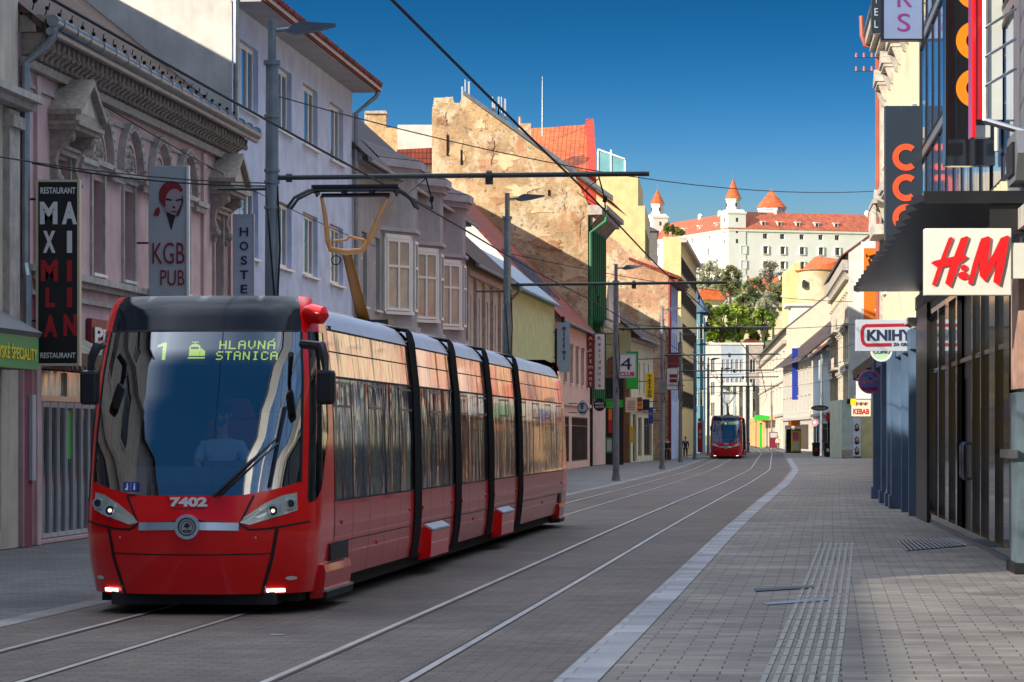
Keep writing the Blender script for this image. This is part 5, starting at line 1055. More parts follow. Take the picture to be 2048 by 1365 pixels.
b = MB(); b.box(XP(374.2, Z), XP(379, Z), Z - .14, Z + .12, ZP(640, Z), ZP(332, Z)); b.build('side_trim', m_wframe, r, True)
def flatp(b, pts, Z, off, m=0): b.ext([(XP(x, Z), ZP(y, Z)) for x, y in pts], Z - off - .006, Z - off, m)
b = MB(); E = lambda cx, cy, a, c, t0=0, t1=360, n=20: [(cx + a * math.cos(R(t0 + (t1 - t0) * i / n)), cy - c * math.sin(R(t0 + (t1 - t0) * i / n))) for i in range(n + 1)]
flatp(b, E(345, 402, 20, 33), Z, .104, 0)                                         # face
flatp(b, [(333, 425), (352, 432), (344, 462)], Z, .108, 1); flatp(b, E(344, 392, 25, 29, 20, 235) , Z, .11, 2)
flatp(b, E(350, 405, 18, 26), Z, .117, 0)
flatp(b, [(319, 415), (312, 420), (308, 432), (318, 434), (322, 424)], Z, .112, 2)
flatp(b, [(333, 398), (345, 400), (345, 403), (333, 402)], Z, .124, 1); flatp(b, [(353, 401), (365, 398), (365, 402), (353, 404)], Z, .124, 1)
flatp(b, [(348, 412), (353, 418), (346, 418)], Z, .124, 1); flatp(b, [(341, 423), (358, 423), (350, 427)], Z, .124, 2)
flatp(b, [(366, 388), (368, 405), (360, 430), (352, 436), (364, 408)], Z, .126, 1)
b.build('portrait', [paint('face_grey', 170, 158, 160), paint('ink', 40, 22, 34), c_dr], r, True)
sign('hostel_sign', 'narrow pale blue sign reading HOSTEL beside the grey lamp post', 467, 508, 430, 640, 75.3, c_pale, .14, c_grey, -1, texts=col_text('HOSTEL', 480, 497, 450, 622, c_navy, .02, .38))
c_eb = paint('eiffel_blue', 150, 176, 206)
sign('eiffel_sign', 'pale blue vertical sign reading eiffel with dark blue letters', 1114, 1140, 645, 745, 171, c_eb, .14, None, -1, texts=col_text('eiffel', 1124, 1132, 650, 722, c_navy, .02, .15), brk=(.3, .8))
sign('apartment_sign', 'dark red vertical sign reading Apartment', 1172, 1188.5, 667, 776, 196, c_maroon, .14, None, 0, texts=col_text('Apartment', 1176, 1186, 671, 774, c_white, .0, .35))
sign('residence_sign', 'white vertical sign reading Residence right of the red one', 1190, 1209, 667, 779, 196.3, c_white, .14, None, 1, texts=col_text('Residence', 1195, 1203, 671, 777, c_blk, .0, .4))
sign('club_sign', 'white square sign with a blue figure 4 and red CLUB', 1239, 1272, 708, 756, 150, c_white, .12, c_eb, -1, texts=[('4', 1241, 1263, 716, 740, c_navy, .0), ('CLUB', 1240, 1269, 744, 753, c_red, .03)])
sign('green_light_box', 'bright green light box hanging behind the CLUB sign', 1253, 1276, 704, 778, 156, c_lime, .3, c_green, 1)
sign('tattoo_sign', 'yellow vertical sign reading TATTOO in black', 1291, 1308, 747, 797, 183, c_yel, .14, None, 1, texts=col_text('TATTOO', 1295, 1303, 749, 796, c_blk, .04, .2))
sign('optician_sign', 'black round sign with two lines of white lettering', 1187, 1211, 797, 823, 176, c_blk, .1, m_iron, 1, shape='round', texts=[('wittner', 1190, 1208, 804, 810, c_white, .0), ('optika', 1190, 1208, 811, 817, c_white, .0)])
sign('cafe_sign', 'pale grey oval sign with a dark bird mark', 1155, 1175, 801, 832, 160, c_pale, .1, m_iron, -1, shape='round', texts=[('8', 1161, 1167, 807, 819, c_navy, .02), ('alleria', 1158, 1172, 821, 827, c_navy, .0)])
c_pp = paint('price_cream', 216, 190, 176)
r = sign('price_board', 'cream price board with thin printed lines under the green box', 1251, 1274, 795, 825, 170, c_pp, .1, None, 1)
b = MB()
for k in range(5): b.box(XP(1255, 170), XP(1270, 170), 169.94, 169.95, ZP(803 + k * 4.2, 170), ZP(802.2 + k * 4.2, 170))
b.build('printed_lines', c_blk, r, True)
sign('bar_sign', 'small dark sign with orange bands reading BAR', 1274.5, 1284, 795, 822, 171, c_maroon, .1, None, 0, texts=[('BAR', 1275, 1283, 802, 810, c_or, .03), ('=', 1275, 1283, 812, 818, c_or, .06)])
sign('dark_picture_sign', 'black picture sign with a green and yellow streak right of the bar sign', 1285, 1299, 799, 821, 172, c_blk, .1, None, 1)
r = sign('striped_sign', 'white sign with two dark red bars and blue lettering on the fifth post', 1333, 1356, 736, 780, 214, c_white, .14, c_maroon, 1, texts=[('reshcon', 1335, 1354, 768, 773, c_navy, .0)])
b = MB()
for y in (749, 758.5): b.box(XP(1339, 214), XP(1354, 214), 213.9, 213.92, ZP(y + 7, 214), ZP(y, 214))
b.build('bars', c_maroon, r, True)
sign('blue_yellow_sign', 'deep blue sign with a pale band and yellow edge lettering', 1297, 1306, 815, 848, 186, c_blue, .12, None, 1, texts=[('OPEN', 1299, 1305, 826, 831, c_pale, .0)])
sign('yellow_strip_sign', 'narrow yellow strip sign low on the lilac shop wall', 1261, 1267, 852, 886, 201, c_yel, .08, None, 0, texts=col_text('KAVA', 1262.5, 1265.5, 854, 884, c_blk, .0, .3))
r = root('shop_display', (XP(1217, 205), 204, 0), 'dark shop display with green, orange and red panels behind the third post', 'shop display'); b = MB(); Z = 204
for m, x0, x1, y0, y1 in ((0, 1211, 1247, 757, 930), (1, 1212, 1226, 798, 816), (2, 1217, 1224, 816, 840), (3, 1217, 1224, 840, 866), (1, 1212, 1224, 876, 906), (4, 1214, 1223, 880, 902), (1, 1238, 1246, 800, 815)): b.box(XP(x0, Z), XP(x1, Z), Z - .01 * (m + 1) - (.02 if m == 4 else 0), Z + .1, ZP(y1, Z), ZP(y0, Z), m)
b.build('panel', [c_blk, c_lime, c_or, c_red, c_grey], r, True)
# right side signs
Z = 44.6; r = root('store_sign', (XP(1936, Z), Z, ZP(592, Z)), 'white box sign with big red H&M letters under the black canopy', 'sign')
b = MB(); b.box(XP(1850, Z), XP(2023, Z), Z, Z + .22, ZP(591, Z), ZP(457, Z)); b.build('panel', paint('sign_warm_white', 214, 214, 202, .4), r, True, bevel=.012)
hp = dict(H=[[(520, 240), (565, 222), (590, 255), (460, 590), (395, 790), (290, 1095), (250, 1110), (215, 1085), (315, 790), (375, 620)], [(740, 245), (850, 205), (880, 235), (780, 540), (700, 720), (550, 1140), (455, 1065), (545, 740), (620, 565)], [(195, 695), (250, 660), (370, 630), (620, 575), (790, 540), (860, 590), (740, 690), (545, 740), (320, 785)]],
          M=[[(1110, 250), (1150, 260), (1080, 620), (950, 1075), (900, 1090), (870, 1060), (960, 700), (1075, 340)], [(1110, 250), (1235, 208), (1275, 240), (1220, 740), (1230, 850), (1180, 1035), (1085, 930), (1075, 640)], [(1180, 1035), (1130, 960), (1222, 740), (1370, 440), (1465, 240), (1590, 195), (1612, 215), (1400, 620), (1300, 810)], [(1465, 240), (1590, 195), (1615, 225), (1530, 720), (1440, 1120), (1330, 1040), (1380, 700), (1420, 430)]])
b = MB(); i = 0
for k in 'HM':
    for pl_ in hp[k]: b.ext([(XP(1840 + x / 9.1, Z), ZP(450 + y / 9.1, Z)) for x, y in pl_], Z - .035 - .0015 * i, Z + .001, 0); i += 1
f9 = lambda x: XP(1840 + x / 9.1, Z); g9 = lambda y: ZP(450 + y / 9.1, Z); s9 = 1 / 9.1 / F * Z
b.disc(f9(797), g9(785), 58 * s9, Z - .03, Z, 0, 20); b.disc(f9(775), g9(925), 84 * s9, Z - .0315, Z, 0, 24, 72 * s9); b.ext([(f9(800), g9(840)), (f9(870), g9(905)), (f9(865), g9(1000)), (f9(820), g9(990))], Z - .033, Z, 0)
b.build('lettering', c_bred, r, True)
b = MB(); b.box(XP(2024, Z), XP(2075, Z), Z + .03, Z + .2, ZP(557, Z), ZP(486, Z)); b.build('bracket', paint('bracket_white', 208, 208, 198, .4), r, True)
c_dk = paint('sign_slate', 44, 54, 64, .25); c_oc = paint('letter_orange', 232, 84, 40, .4); c_oc2 = paint('letter_amber', 238, 132, 20, .4)
def cring(b, cx, cy, ro, ri, Z, off, m=0, a0=50, a1=310): b.ring(XP(cx, Z), ZP(cy, Z), ri / F * Z, ro / F * Z, Z - off - .02, Z - off, m, 28, a0, a1)
Z = 74.6; r = root('letter_sign', (XP(1808, Z), Z, ZP(480, Z)), 'dark slate sign with three orange red letters C behind the canopy', 'sign')
b = MB(); b.box(XP(1770, Z), XP(1845, Z), Z, Z + .25, ZP(482, Z), ZP(212, Z)); b.build('panel', c_dk, r, True, bevel=.01)
b = MB()
for y in (315, 376, 436): cring(b, 1812, y, 27, 15, Z, .0)
b.build('lettering', c_oc, r, True)
Z = 51.9; r = root('letter_sign', (XP(1940, Z), Z, ZP(330, Z)), 'black gloss sign with large amber letters C above the canopy', 'sign')
b = MB(); b.box(XP(1890, Z), XP(1990, Z), Z, Z + .3, ZP(332, Z), ZP(-120, Z)); b.build('panel', m_blackgl, r, True, bevel=.01)
b = MB()
for y in (-20, 82, 177): cring(b, 1951, y, 39, 19, Z, 0)
b.build('lettering', c_oc2, r, True)
Z = 50.2; r = root('red_blade_sign', (XP(1960, Z), Z, ZP(270, Z)), 'bright red vertical blade sign with a grey case at the top right', 'sign')
b = MB(); b.box(XP(1942, Z), XP(1950, Z), Z - .1, Z + .3, ZP(276, Z), ZP(-100, Z)); b.tube([(XP(1955, Z), Z, ZP(240, Z)), (XP(1955, Z), Z, ZP(-100, Z))], .06, 12); b.tube([(XP(1966, Z), Z - .03, ZP(240, Z)), (XP(1966, Z), Z - .03, ZP(-100, Z))], .055, 12); b.build('blade', paint('gloss_red', 216, 20, 30, .12, coat=.8), r, True)
b = MB(); b.box(XP(1974, Z), XP(2006, Z), Z + .02, Z + .3, ZP(240, Z), ZP(-100, Z)); b.box(XP(1950, Z), XP(1982, Z), Z + .05, Z + .3, ZP(275, Z), ZP(250, Z)); b.tube([(XP(1995, Z), Z + .1, ZP(240, Z)), (XP(1995, Z), Z + .1, ZP(300, Z)), (XP(2010, Z), Z + .3, ZP(300, Z))], .04, 8); b.build('case', paint('case_grey', 186, 190, 182, .4), r, True, bevel=.01)
Z = 74.0; sign('lilac_box_sign', 'slate blue box sign with purple letters at the top of the frame', 1763, 1845, -140, 82, Z, paint('slate_blue', 118, 134, 168, .3), .3, m_iron, 0, texts=[('K', 1793, 1822, -28, 16, paint('letter_purple', 120, 40, 110), -.0), ('S', 1793, 1818, 29, 65, MATS['letter_purple'] if 'letter_purple' in MATS else c_maroon, .0), ('R', 1793, 1820, -90, -50, MATS['letter_purple'], 0)])
sign('hotel_sign', 'narrow dark vertical sign reading HOTEL left of the slate blue box', 1742, 1761, -70, 68, 77.0, c_dk, .2, None, 0, texts=col_text('HOTEL', 1748, 1755, -60, 62, c_pale, .0, .4))
Z = 78; c_kb = paint('book_blue', 176, 186, 200, .35); r = sign('bookshop_sign', 'white box sign reading KNIHY ZA GROS inside a red open book outline', 1711, 1831, 640, 703, Z, c_kb, .2, None, 0, texts=[('KNIHY', 1733, 1823, 660, 682, c_navy, .035), ('ZA GROŠ', 1785, 1824, 684.5, 693, c_navy, .03)])
b = MB(); pts = [(1823, 647), (1823, 653.5), (1731, 655.5), (1728, 660), (1727, 680), (1730, 687.5), (1781, 686.8), (1781, 693), (1728, 695), (1722, 688), (1719.5, 672), (1722, 657), (1727, 649)]
def strip(b, c, w, Z, off):
    for i in range(len(c) - 1):
        (x0, y0), (x1, y1) = c[i], c[i + 1]; l = math.hypot(x1 - x0, y1 - y0); nx, ny = (y1 - y0) / l * w / 2, -(x1 - x0) / l * w / 2; ex, ey = (x1 - x0) / l * w * .12, (y1 - y0) / l * w * .12
        flatp(b, [(x0 + nx - ex, y0 + ny - ey), (x1 + nx + ex, y1 + ny + ey), (x1 - nx + ex, y1 - ny + ey), (x0 - nx - ex, y0 - ny - ey)], Z, off + .0008 * i)
strip(b, [(1823, 650.5), (1770, 651.5), (1731, 652.2), (1726, 655), (1723.5, 662), (1723, 672), (1724, 682), (1727, 688), (1732, 690.8), (1781, 690)], 6.5, Z, .1); b.build('book_outline', paint('book_red', 158, 24, 44), r, True)
b = MB(); b.box(XP(1831, Z), XP(1845, Z), Z - .05, Z + .05, ZP(700, Z), ZP(642, Z)); b.build('bracket', c_pale, r, True)
sign('round_food_sign', 'round pale green sign with blue lettering just below the bookshop sign', 1742, 1783, 683, 722, 84, M('mint', srgb(176, 206, 176), rough=.4), .1, c_white, 0, shape='round', texts=[('CONO', 1746, 1780, 700, 708, c_navy, .03)])
Z = 95; r = sign('round_blue_sign', 'round lilac blue sign with small orange and pink pictures', 1717, 1763, 740, 788, Z, paint('lilac_blue', 112, 122, 186, .4), .12, c_pink, 1, shape='round', texts=[('BURGER', 1724, 1756, 774, 781, c_red, .02)])
b = MB()
for cx, cy, a, m in ((1728, 765, 4, 0), (1753, 759, 4, 0), (1740, 757, 3, 1), (1741, 765, 4, 0), (1732, 751, 3, 2), (1748, 750, 3, 3)): flatp(b, E(cx, cy, a, a * .7, n=10), Z, .07 + .001 * (cx % 7), m)
b.build('pictures', [c_or, c_navy, c_green, c_red], r, True)
Z = 100; r = root('black_awning', (XP(1735, Z), Z, ZP(750, Z)), 'black sloping awning hanging from the ornate corner above the round signs', 'awning'); b = MB()
b.add([(XP(1768, Z), Z, ZP(692, Z)), (XP(1768, Z), Z, ZP(712, Z)), (XP(1706, 118), 118, ZP(758, 118)), (XP(1704, 118), 118, ZP(742, 118)), (XP(1768, Z) + .3, Z + .2, ZP(692, Z)), (XP(1768, Z) + .3, Z + .2, ZP(712, Z)), (XP(1706, 118) + .3, 118.2, ZP(758, 118)), (XP(1704, 118) + .3, 118.2, ZP(742, 118))], [(0, 1, 2, 3), (4, 5, 6, 7), (0, 3, 7, 4), (1, 2, 6, 5), (3, 2, 6, 7), (0, 1, 5, 4)]); b.build('cloth', m_black, r, True)
b = MB()
for k in range(7): t = k / 6; x = XP(1766, Z) * (1 - t) + XP(1706, 118) * t; y = Z + 18 * t; z = ZP(712, Z) * (1 - t) + ZP(758, 118) * t; b.tube([(x, y, z), (x + .9, y, z - .35)], .03, 5)
b.build('stays', m_iron, r, True)
# orange board on the white end wall and shop fronts at the bend
Z = 276.6; r = root('orange_board', (XP(1750, Z), Z, ZP(640, Z)), 'tall orange advertising board with a black running animal and white flame', 'billboard')
b = MB(); b.box(XP(1722, Z), XP(1800, Z), Z - .2, Z, ZP(640, Z), ZP(484, Z), 1); b.box(XP(1727, Z), XP(1798, Z), Z - .3, Z - .2, ZP(638, Z), ZP(497, Z), 0); b.build('panel', [c_or, c_white], r, True)
b = MB(); Z2 = Z - .31
for pl_ in ([(1737, 512), (1752, 508), (1758, 516), (1748, 520), (1740, 518)], [(1740, 517), (1743, 532), (1739, 532), (1736, 520)], [(1746, 518), (1752, 528), (1749, 530), (1744, 520)], [(1752, 509), (1760, 500), (1762, 506), (1757, 514)], [(1737, 512), (1731, 507), (1733, 517)]): flatp(b, pl_, Z2, .002 * (1 + len(pl_) + pl_[0][0] % 3))
b.build('animal_mark', c_blk, r, True)
b = MB(); flatp(b, [(1760, 592), (1752, 606), (1756, 612), (1749, 620), (1756, 632), (1766, 636), (1766, 620), (1761, 612), (1766, 600)], Z2, .004); b.build('flame_mark', c_white, r, True)
r = sign('fruit_board', 'tall pale board printed with bowls of berries beside a blue strip', 1705, 1722, 834, 913, 262, c_white, .1, c_eb, 0)
b = MB()
for cy in (852, 878, 899):
    for k, (dx, dy) in enumerate(((-3, 0), (0, -3), (3, 0), (-2, 4), (3, 4))): flatp(b, E(1713.5 + dx, cy + dy, 2.2, 2, n=8), 262, .06 + .002 * k, k % 3)
    flatp(b, [(1708, cy + 6), (1719, cy + 6), (1716, cy + 11), (1711, cy + 11)], 262, .075, 3)
b.build('fruit_pictures', [c_red, c_green, c_or, c_blk], r, True)
r = simple('kiosk_annex', 'low mint painted shop annex at the street bend', 1684, 1706, 264, 10, 0, ZP(800, 264), M('mint_plaster', srgb(196, 208, 186), rough=.8, stain=.1)); b = MB(); b.box(XP(1683, 264), XP(1707, 264), 263.8, 264, 0, ZP(900, 264)); b.build('plinth', m_stone, r, True)
b = MB(); b.box(XP(1694, 264), XP(1701, 264), 263.9, 264, ZP(808, 264), ZP(798, 264)); b.build('vent', c_blk, r, True)
sign('kebab_board', 'bright red and cream food picture board over the annex', 1703, 1741, 800, 833, 258, c_cream, .2, None, 0, texts=[('KEBAB', 1706, 1738, 818, 829, c_red, .04), ('***', 1708, 1736, 804, 812, c_maroon, .02)])
sign('yellow_board', 'small yellow and lime square board left of the food pictures', 1701, 1712, 798, 810, 256, c_yel, .1, None, 0)
sign('white_shop_board', 'white shop board with a small lime badge behind the round lilac sign', 1712, 1742, 762, 798, 255, c_white, .1, None, 1)
r = simple('shop_wall_end', 'sunlit beige shop wall between the annex and the blue columns', 1723, 1768, 266, 6, 0, ZP(790, 266), m_butter)
sign('roll_banner', 'tall white roll panel with an orange disc beside the blue columns', 1752, 1768, 832, 902, 240, c_white, .12, None, 0)
r = sign('shop_canopy_box', 'pale lilac box canopy over a shop door beyond the bins', 1662, 1690, 812, 838, 283, c_pale, 1.2, None, 0, cat='canopy')
r = root('shopfront_bay', (XP(1670, 288), 288, 0), 'dark shop doorway with blue and pale door leaves under the box canopy', 'shopfront'); b = MB(); Z = 288
for m, x0, x1 in ((0, 1655, 1688), (1, 1664, 1670), (2, 1672, 1676), (2, 1680, 1683)): b.box(XP(x0, Z), XP(x1, Z), Z - .05 * (m + 1), Z + .2, .05, ZP(840, Z), m)
b.build('leaves', [m_blackgl, c_blue, c_pale], r, True)
sign('hanging_sign', 'small red hanging sign left of the box canopy', 1652, 1660, 826, 844, 280, c_red, .1, None, 1)
sign('pink_star_sign', 'round pink sign with a white cross above the bins', 1622, 1636, 838, 853, 300, c_pink, .1, c_white, 0, shape='round', texts=[('+', 1625, 1633, 841, 850, c_white, .1)])
sign('hanging_lights_sign', 'black lattice sign shape with pale lettering over the pavement', 1622, 1657, 811, 822, 296, c_blk, .1, None, 0, shape='round', texts=[('LUCULLUS', 1627, 1652, 814, 819, c_pale, .0)])
def bin_(px, Z, label):
    r = root('litter_bin', (XP(px, Z), Z, 0), label, 'litter bin', group='black litter bins by the slim post'); b = MB(); b.box(-.32, .32, -.3, .3, .1, 1.05); b.ext([(-.36, 1.05), (.36, 1.05), (.36, 1.15), (.28, 1.25), (-.28, 1.25), (-.36, 1.15)], -.34, .34, 0); b.box(-.25, .25, -.25, .25, 0, .1); b.build('bin_body', m_black, r, bevel=.02)
    b = MB(); b.box(-.12, .12, -.31, -.302, .45, .75); b.build('sticker', c_white if px > 1640 else c_red, r)
bin_(1632, 290, 'black litter bin with a red badge, left of the slim post'); bin_(1655, 282, 'larger black litter bin with a white sticker, right of the slim post')
r = root('ticket_kiosk', (XP(1588, 345), 345, 0), 'yellow and black newspaper kiosk with an orange lit header', 'kiosk'); b = MB(); Z = 345
for m, x0, x1, z0, z1, d in ((1, 1572, 1602, 0, 2.55, 0), (0, 1583, 1601, .15, 2.4, .05), (2, 1585, 1597, 1.4, 2.2, .09), (3, 1586, 1598, .3, 1.2, .1), (4, 1577, 1600, 2.9, 3.5, .1), (5, 1576, 1601, 2.6, 2.68, .3)): b.box(XP(x0, Z), XP(x1, Z), Z - d, Z + (1.6 if d == 0 else .02), z0, z1, m)
b.build('body', [c_yel, m_blackgl, c_pink, c_cream, c_or, c_pale], r, True)
r = root('red_stand', (XP(1547, 400), 400, 0), 'red and white information stand by the far posts', 'stand'); b = MB(); b.box(-.5, .5, -.2, .2, .3, 2.3, 0); b.box(-.42, .42, -.23, -.2, 1.6, 2.2, 1); b.box(-.5, -.4, -.1, .1, 0, .3, 0); b.box(.4, .5, -.1, .1, 0, .3, 0); b.build('board', [c_maroon, c_grey], r)
r = root('green_parasol_row', (XP(1522, 460), 460, 0), 'row of bright green awnings at the arcade corner', 'awning'); b = MB(); Z = 460
b.ext([(XP(1508, Z), ZP(832, Z)), (XP(1518, Z), ZP(830, Z)), (XP(1538, Z), ZP(833, Z)), (XP(1538, Z), ZP(840, Z)), (XP(1508, Z), ZP(842, Z))], Z - 1.5, Z, 0)
b.tube([(XP(1512, Z), Z, 0), (XP(1512, Z), Z, ZP(840, Z))], .06, 6, 1); b.tube([(XP(1534, Z), Z, 0), (XP(1534, Z), Z, ZP(840, Z))], .06, 6, 1); b.box(XP(1519, Z), XP(1524, Z), Z - .2, Z, 0, ZP(846, Z), 0); b.build('cloth', [c_lime, m_iron], r, True)
sign('red_totem', 'tall red advertising totem left of the far tram', 1395, 1405, 845, 905, 262, c_red, .3, None, 0, texts=col_text('EK', 1398, 1402, 858, 880, c_white, .02, .4))
sign('green_top_box', 'small green box standing on the red totem', 1396, 1404, 837, 844, 262.3, c_green, .3, None, 0)
sign('dark_red_window', 'dark glazed shop front with dark red upper panel by the striped sign', 1336, 1360, 706, 735, 238, c_maroon, .2, c_blk, 0, cat='shopfront')
def car(px, Z):
    r = root('parked_car', (XP(px, Z), Z, 0), 'small dark car seen head on far down the street', 'car')
    b = MB(); b.ext([(-.85, .35), (.85, .35), (.88, .8), (.8, .95), (-.8, .95), (-.88, .8)], 0, 4, 0); b.ext([(-.8, .95), (.8, .95), (.62, 1.45), (-.62, 1.45)], 1.2, 3.4, 0); b.build('body', m_blackgl, r, bevel=.05)
    b = MB(); b.quad((-.72, 1.19, 1.0), (.72, 1.19, 1.0), (.58, 1.195, 1.4), (-.58, 1.195, 1.4)); b.build('windscreen', m_pane, r)
    for s in (-1, 1):
        k = MB(); k.box(s * .68 - .14, s * .68 + .14, -.02, .0, .62, .76); k.build('headlight', c_white, r); k = MB(); k.tube([(s * .72 - .1, .8, .32), (s * .72 + .1, .8, .32)], .32, 12); k.build('wheel', m_rubber, r)
car(1491, 560)
# ---------------------------------------------------------------- the tram (local: nose at y=0, tail towards +y)
m_red = M('tram_red', srgb(240, 16, 20), rough=.22, var=.04, scale=.6, coat=.35, spec=.4)
m_redside = M('tram_red_side', srgb(206, 22, 32), rough=.26, var=.05, scale=.6, coat=.3, spec=.35, stain=.1)
m_tblack = M('tram_black_glass', (.008, .013, .024), rough=.12, var=.1, coat=.0, spec=.35)
m_tside = M('tram_side_glass', (.012, .016, .02), rough=.025, var=.3, scale=.4, spec=.9, wave=.03, coat=.4)
m_tfasc = M('tram_fascia', srgb(176, 92, 80), rough=.07, metal=.7, var=.1, spec=.9, wave=.04, coat=.5)
m_troof = M('tram_roof_silver', srgb(214, 216, 226), rough=.34, metal=.5, var=.05)
m_seam = M('tram_seam', (.006, .006, .007), rough=.6)
m_chrome = M('chrome_band', srgb(200, 220, 236), rough=.16, metal=.6, var=.03)
m_lampb = M('lamp_bowl', srgb(206, 212, 204), rough=.2, metal=.3, var=.08)
m_led = M('led_daylight', (1, .97, .85), emit=1.2); m_warm = M('headlamp_bulb', (1, .8, .55), emit=.6)
m_disp = M('display_amber_green', srgb(196, 226, 60), emit=.55, rough=.5)
m_wind = clear_glass('tram_windscreen', (.92, .96, 1.), .36); m_cab = clear_glass('tram_cab_glass', (.3, .42, .42), .06)
m_intr = M('cab_interior', srgb(58, 70, 92), rough=.8); m_intd = M('cab_dark', srgb(22, 26, 34), rough=.8); m_desk = M('cab_desk', srgb(120, 128, 136), rough=.7)
m_orange = M('pantograph_orange', srgb(222, 158, 92), rough=.5, var=.15); m_under = M('underframe', (.02, .02, .021), rough=.8)
NN = 2.3
def ip(z, t): return float(np.interp(z, [a for a, _ in t], [b for _, b in t]))
def y0(z): return ip(z, [(.1, .12), (.6, .03), (.95, 0), (1.3, .05), (1.8, .19), (2.3, .37), (2.8, .58), (3.1, .74), (3.35, .88), (3.46, .97), (3.52, 1.12)])
def cc(z): return ip(z, [(.1, 1.0), (1.3, 1.0), (2.3, .85), (3.1, .68), (3.52, .6)])
def hw(z): return ip(z, [(.1, 1.2), (.5, 1.27), (.9, 1.3), (1.4, 1.3), (2.0, 1.29), (2.6, 1.265), (3.0, 1.22), (3.2, 1.2), (3.4, 1.16), (3.52, 1.1)])
YC = 2.0
def S(s, z, off=0.):
    a = abs(s); h = hw(z)
    if a <= 1:
        ph = a * math.pi / 2; x = h * math.sin(ph) ** (2 / NN); y = y0(z) + cc(z) * (1 - math.cos(ph) ** (2 / NN))
    else: x = h; ye = y0(z) + cc(z); y = ye + (a - 1) * (YC - ye)
    if off:
        if a <= 1: ph = a * math.pi / 2; n = Vector((math.sin(ph), -math.cos(ph))).normalized(); x += n.x * off; y += n.y * off
        else: x += off
    return (math.copysign(x, s), y, z)
def yx(x, z):
    h = hw(z); t = min(1, abs(x) / h); return y0(z) + cc(z) * (1 - (1 - t ** NN) ** (1 / NN))
def OF(x, z, off=.006): return (x, yx(x, z) - off, z)
def patch(b, s0, s1, zb, zt, ns, nz, m=0, off=0.):
    vs = []; zb = zb if callable(zb) else (lambda s, v=zb: v); zt = zt if callable(zt) else (lambda s, v=zt: v)
    for j in range(nz + 1):
        for i in range(ns + 1):
            s = s0 + (s1 - s0) * i / ns; z = zb(s) + (zt(s) - zb(s)) * j / nz; vs.append(S(s, z, off))
    b.add(vs, [(j * (ns + 1) + i, j * (ns + 1) + i + 1, (j + 1) * (ns + 1) + i + 1, (j + 1) * (ns + 1) + i) for j in range(nz) for i in range(ns)], m, True)
def decal(b, pts, off=.006, m=0, sub=1):
    """polygon lying on the nose; pts (x,z)"""
    P = []
    for i in range(len(pts)):
        a, c = pts[i], pts[(i + 1) % len(pts)]
        for k in range(sub): P.append((a[0] + (c[0] - a[0]) * k / sub, a[1] + (c[1] - a[1]) * k / sub))
    c = (sum(p[0] for p in P) / len(P), sum(p[1] for p in P) / len(P)); n = len(P)
    mid = [((p[0] + c[0]) / 2, (p[1] + c[1]) / 2) for p in P]
    vs = [OF(p[0], p[1], off) for p in P] + [OF(p[0], p[1], off) for p in mid] + [OF(c[0], c[1], off)]
    fs = [(i, (i + 1) % n, n + (i + 1) % n, n + i) for i in range(n)] + [(n + i, n + (i + 1) % n, 2 * n) for i in range(n)]
    b.add(vs, fs, m)
def line(b, pts, w, off=.008, m=0, n=8):
    """thin band along a polyline on the nose"""
    P = []
    for i in range(len(pts) - 1):
        for k in range(n): P.append((pts[i][0] + (pts[i + 1][0] - pts[i][0]) * k / n, pts[i][1] + (pts[i + 1][1] - pts[i][1]) * k / n))
    P.append(pts[-1]); vs = []
    for i, p in enumerate(P):
        q, r_ = P[max(i - 1, 0)], P[min(i + 1, len(P) - 1)]; dx, dz = r_[0] - q[0], r_[1] - q[1]; l = math.hypot(dx, dz) or 1; nx, nz = -dz / l * w / 2, dx / l * w / 2
        vs += [OF(p[0] + nx, p[1] + nz, off), OF(p[0] - nx, p[1] - nz, off)]
    b.add(vs, [(2 * i, 2 * i + 1, 2 * i + 3, 2 * i + 2) for i in range(len(P) - 1)], m)
SW = .67
wb = lambda s: 1.29 + .15 * max(0, (abs(s) - .22) / (SW - .22)) ** 1.2 if abs(s) < SW else 1.44
cabb = lambda s: ip(abs(s), [(.74, 1.2), (.86, 1.22), (1.0, 1.36), (1.2, 1.64), (1.48, 1.95), (2, 1.95)])
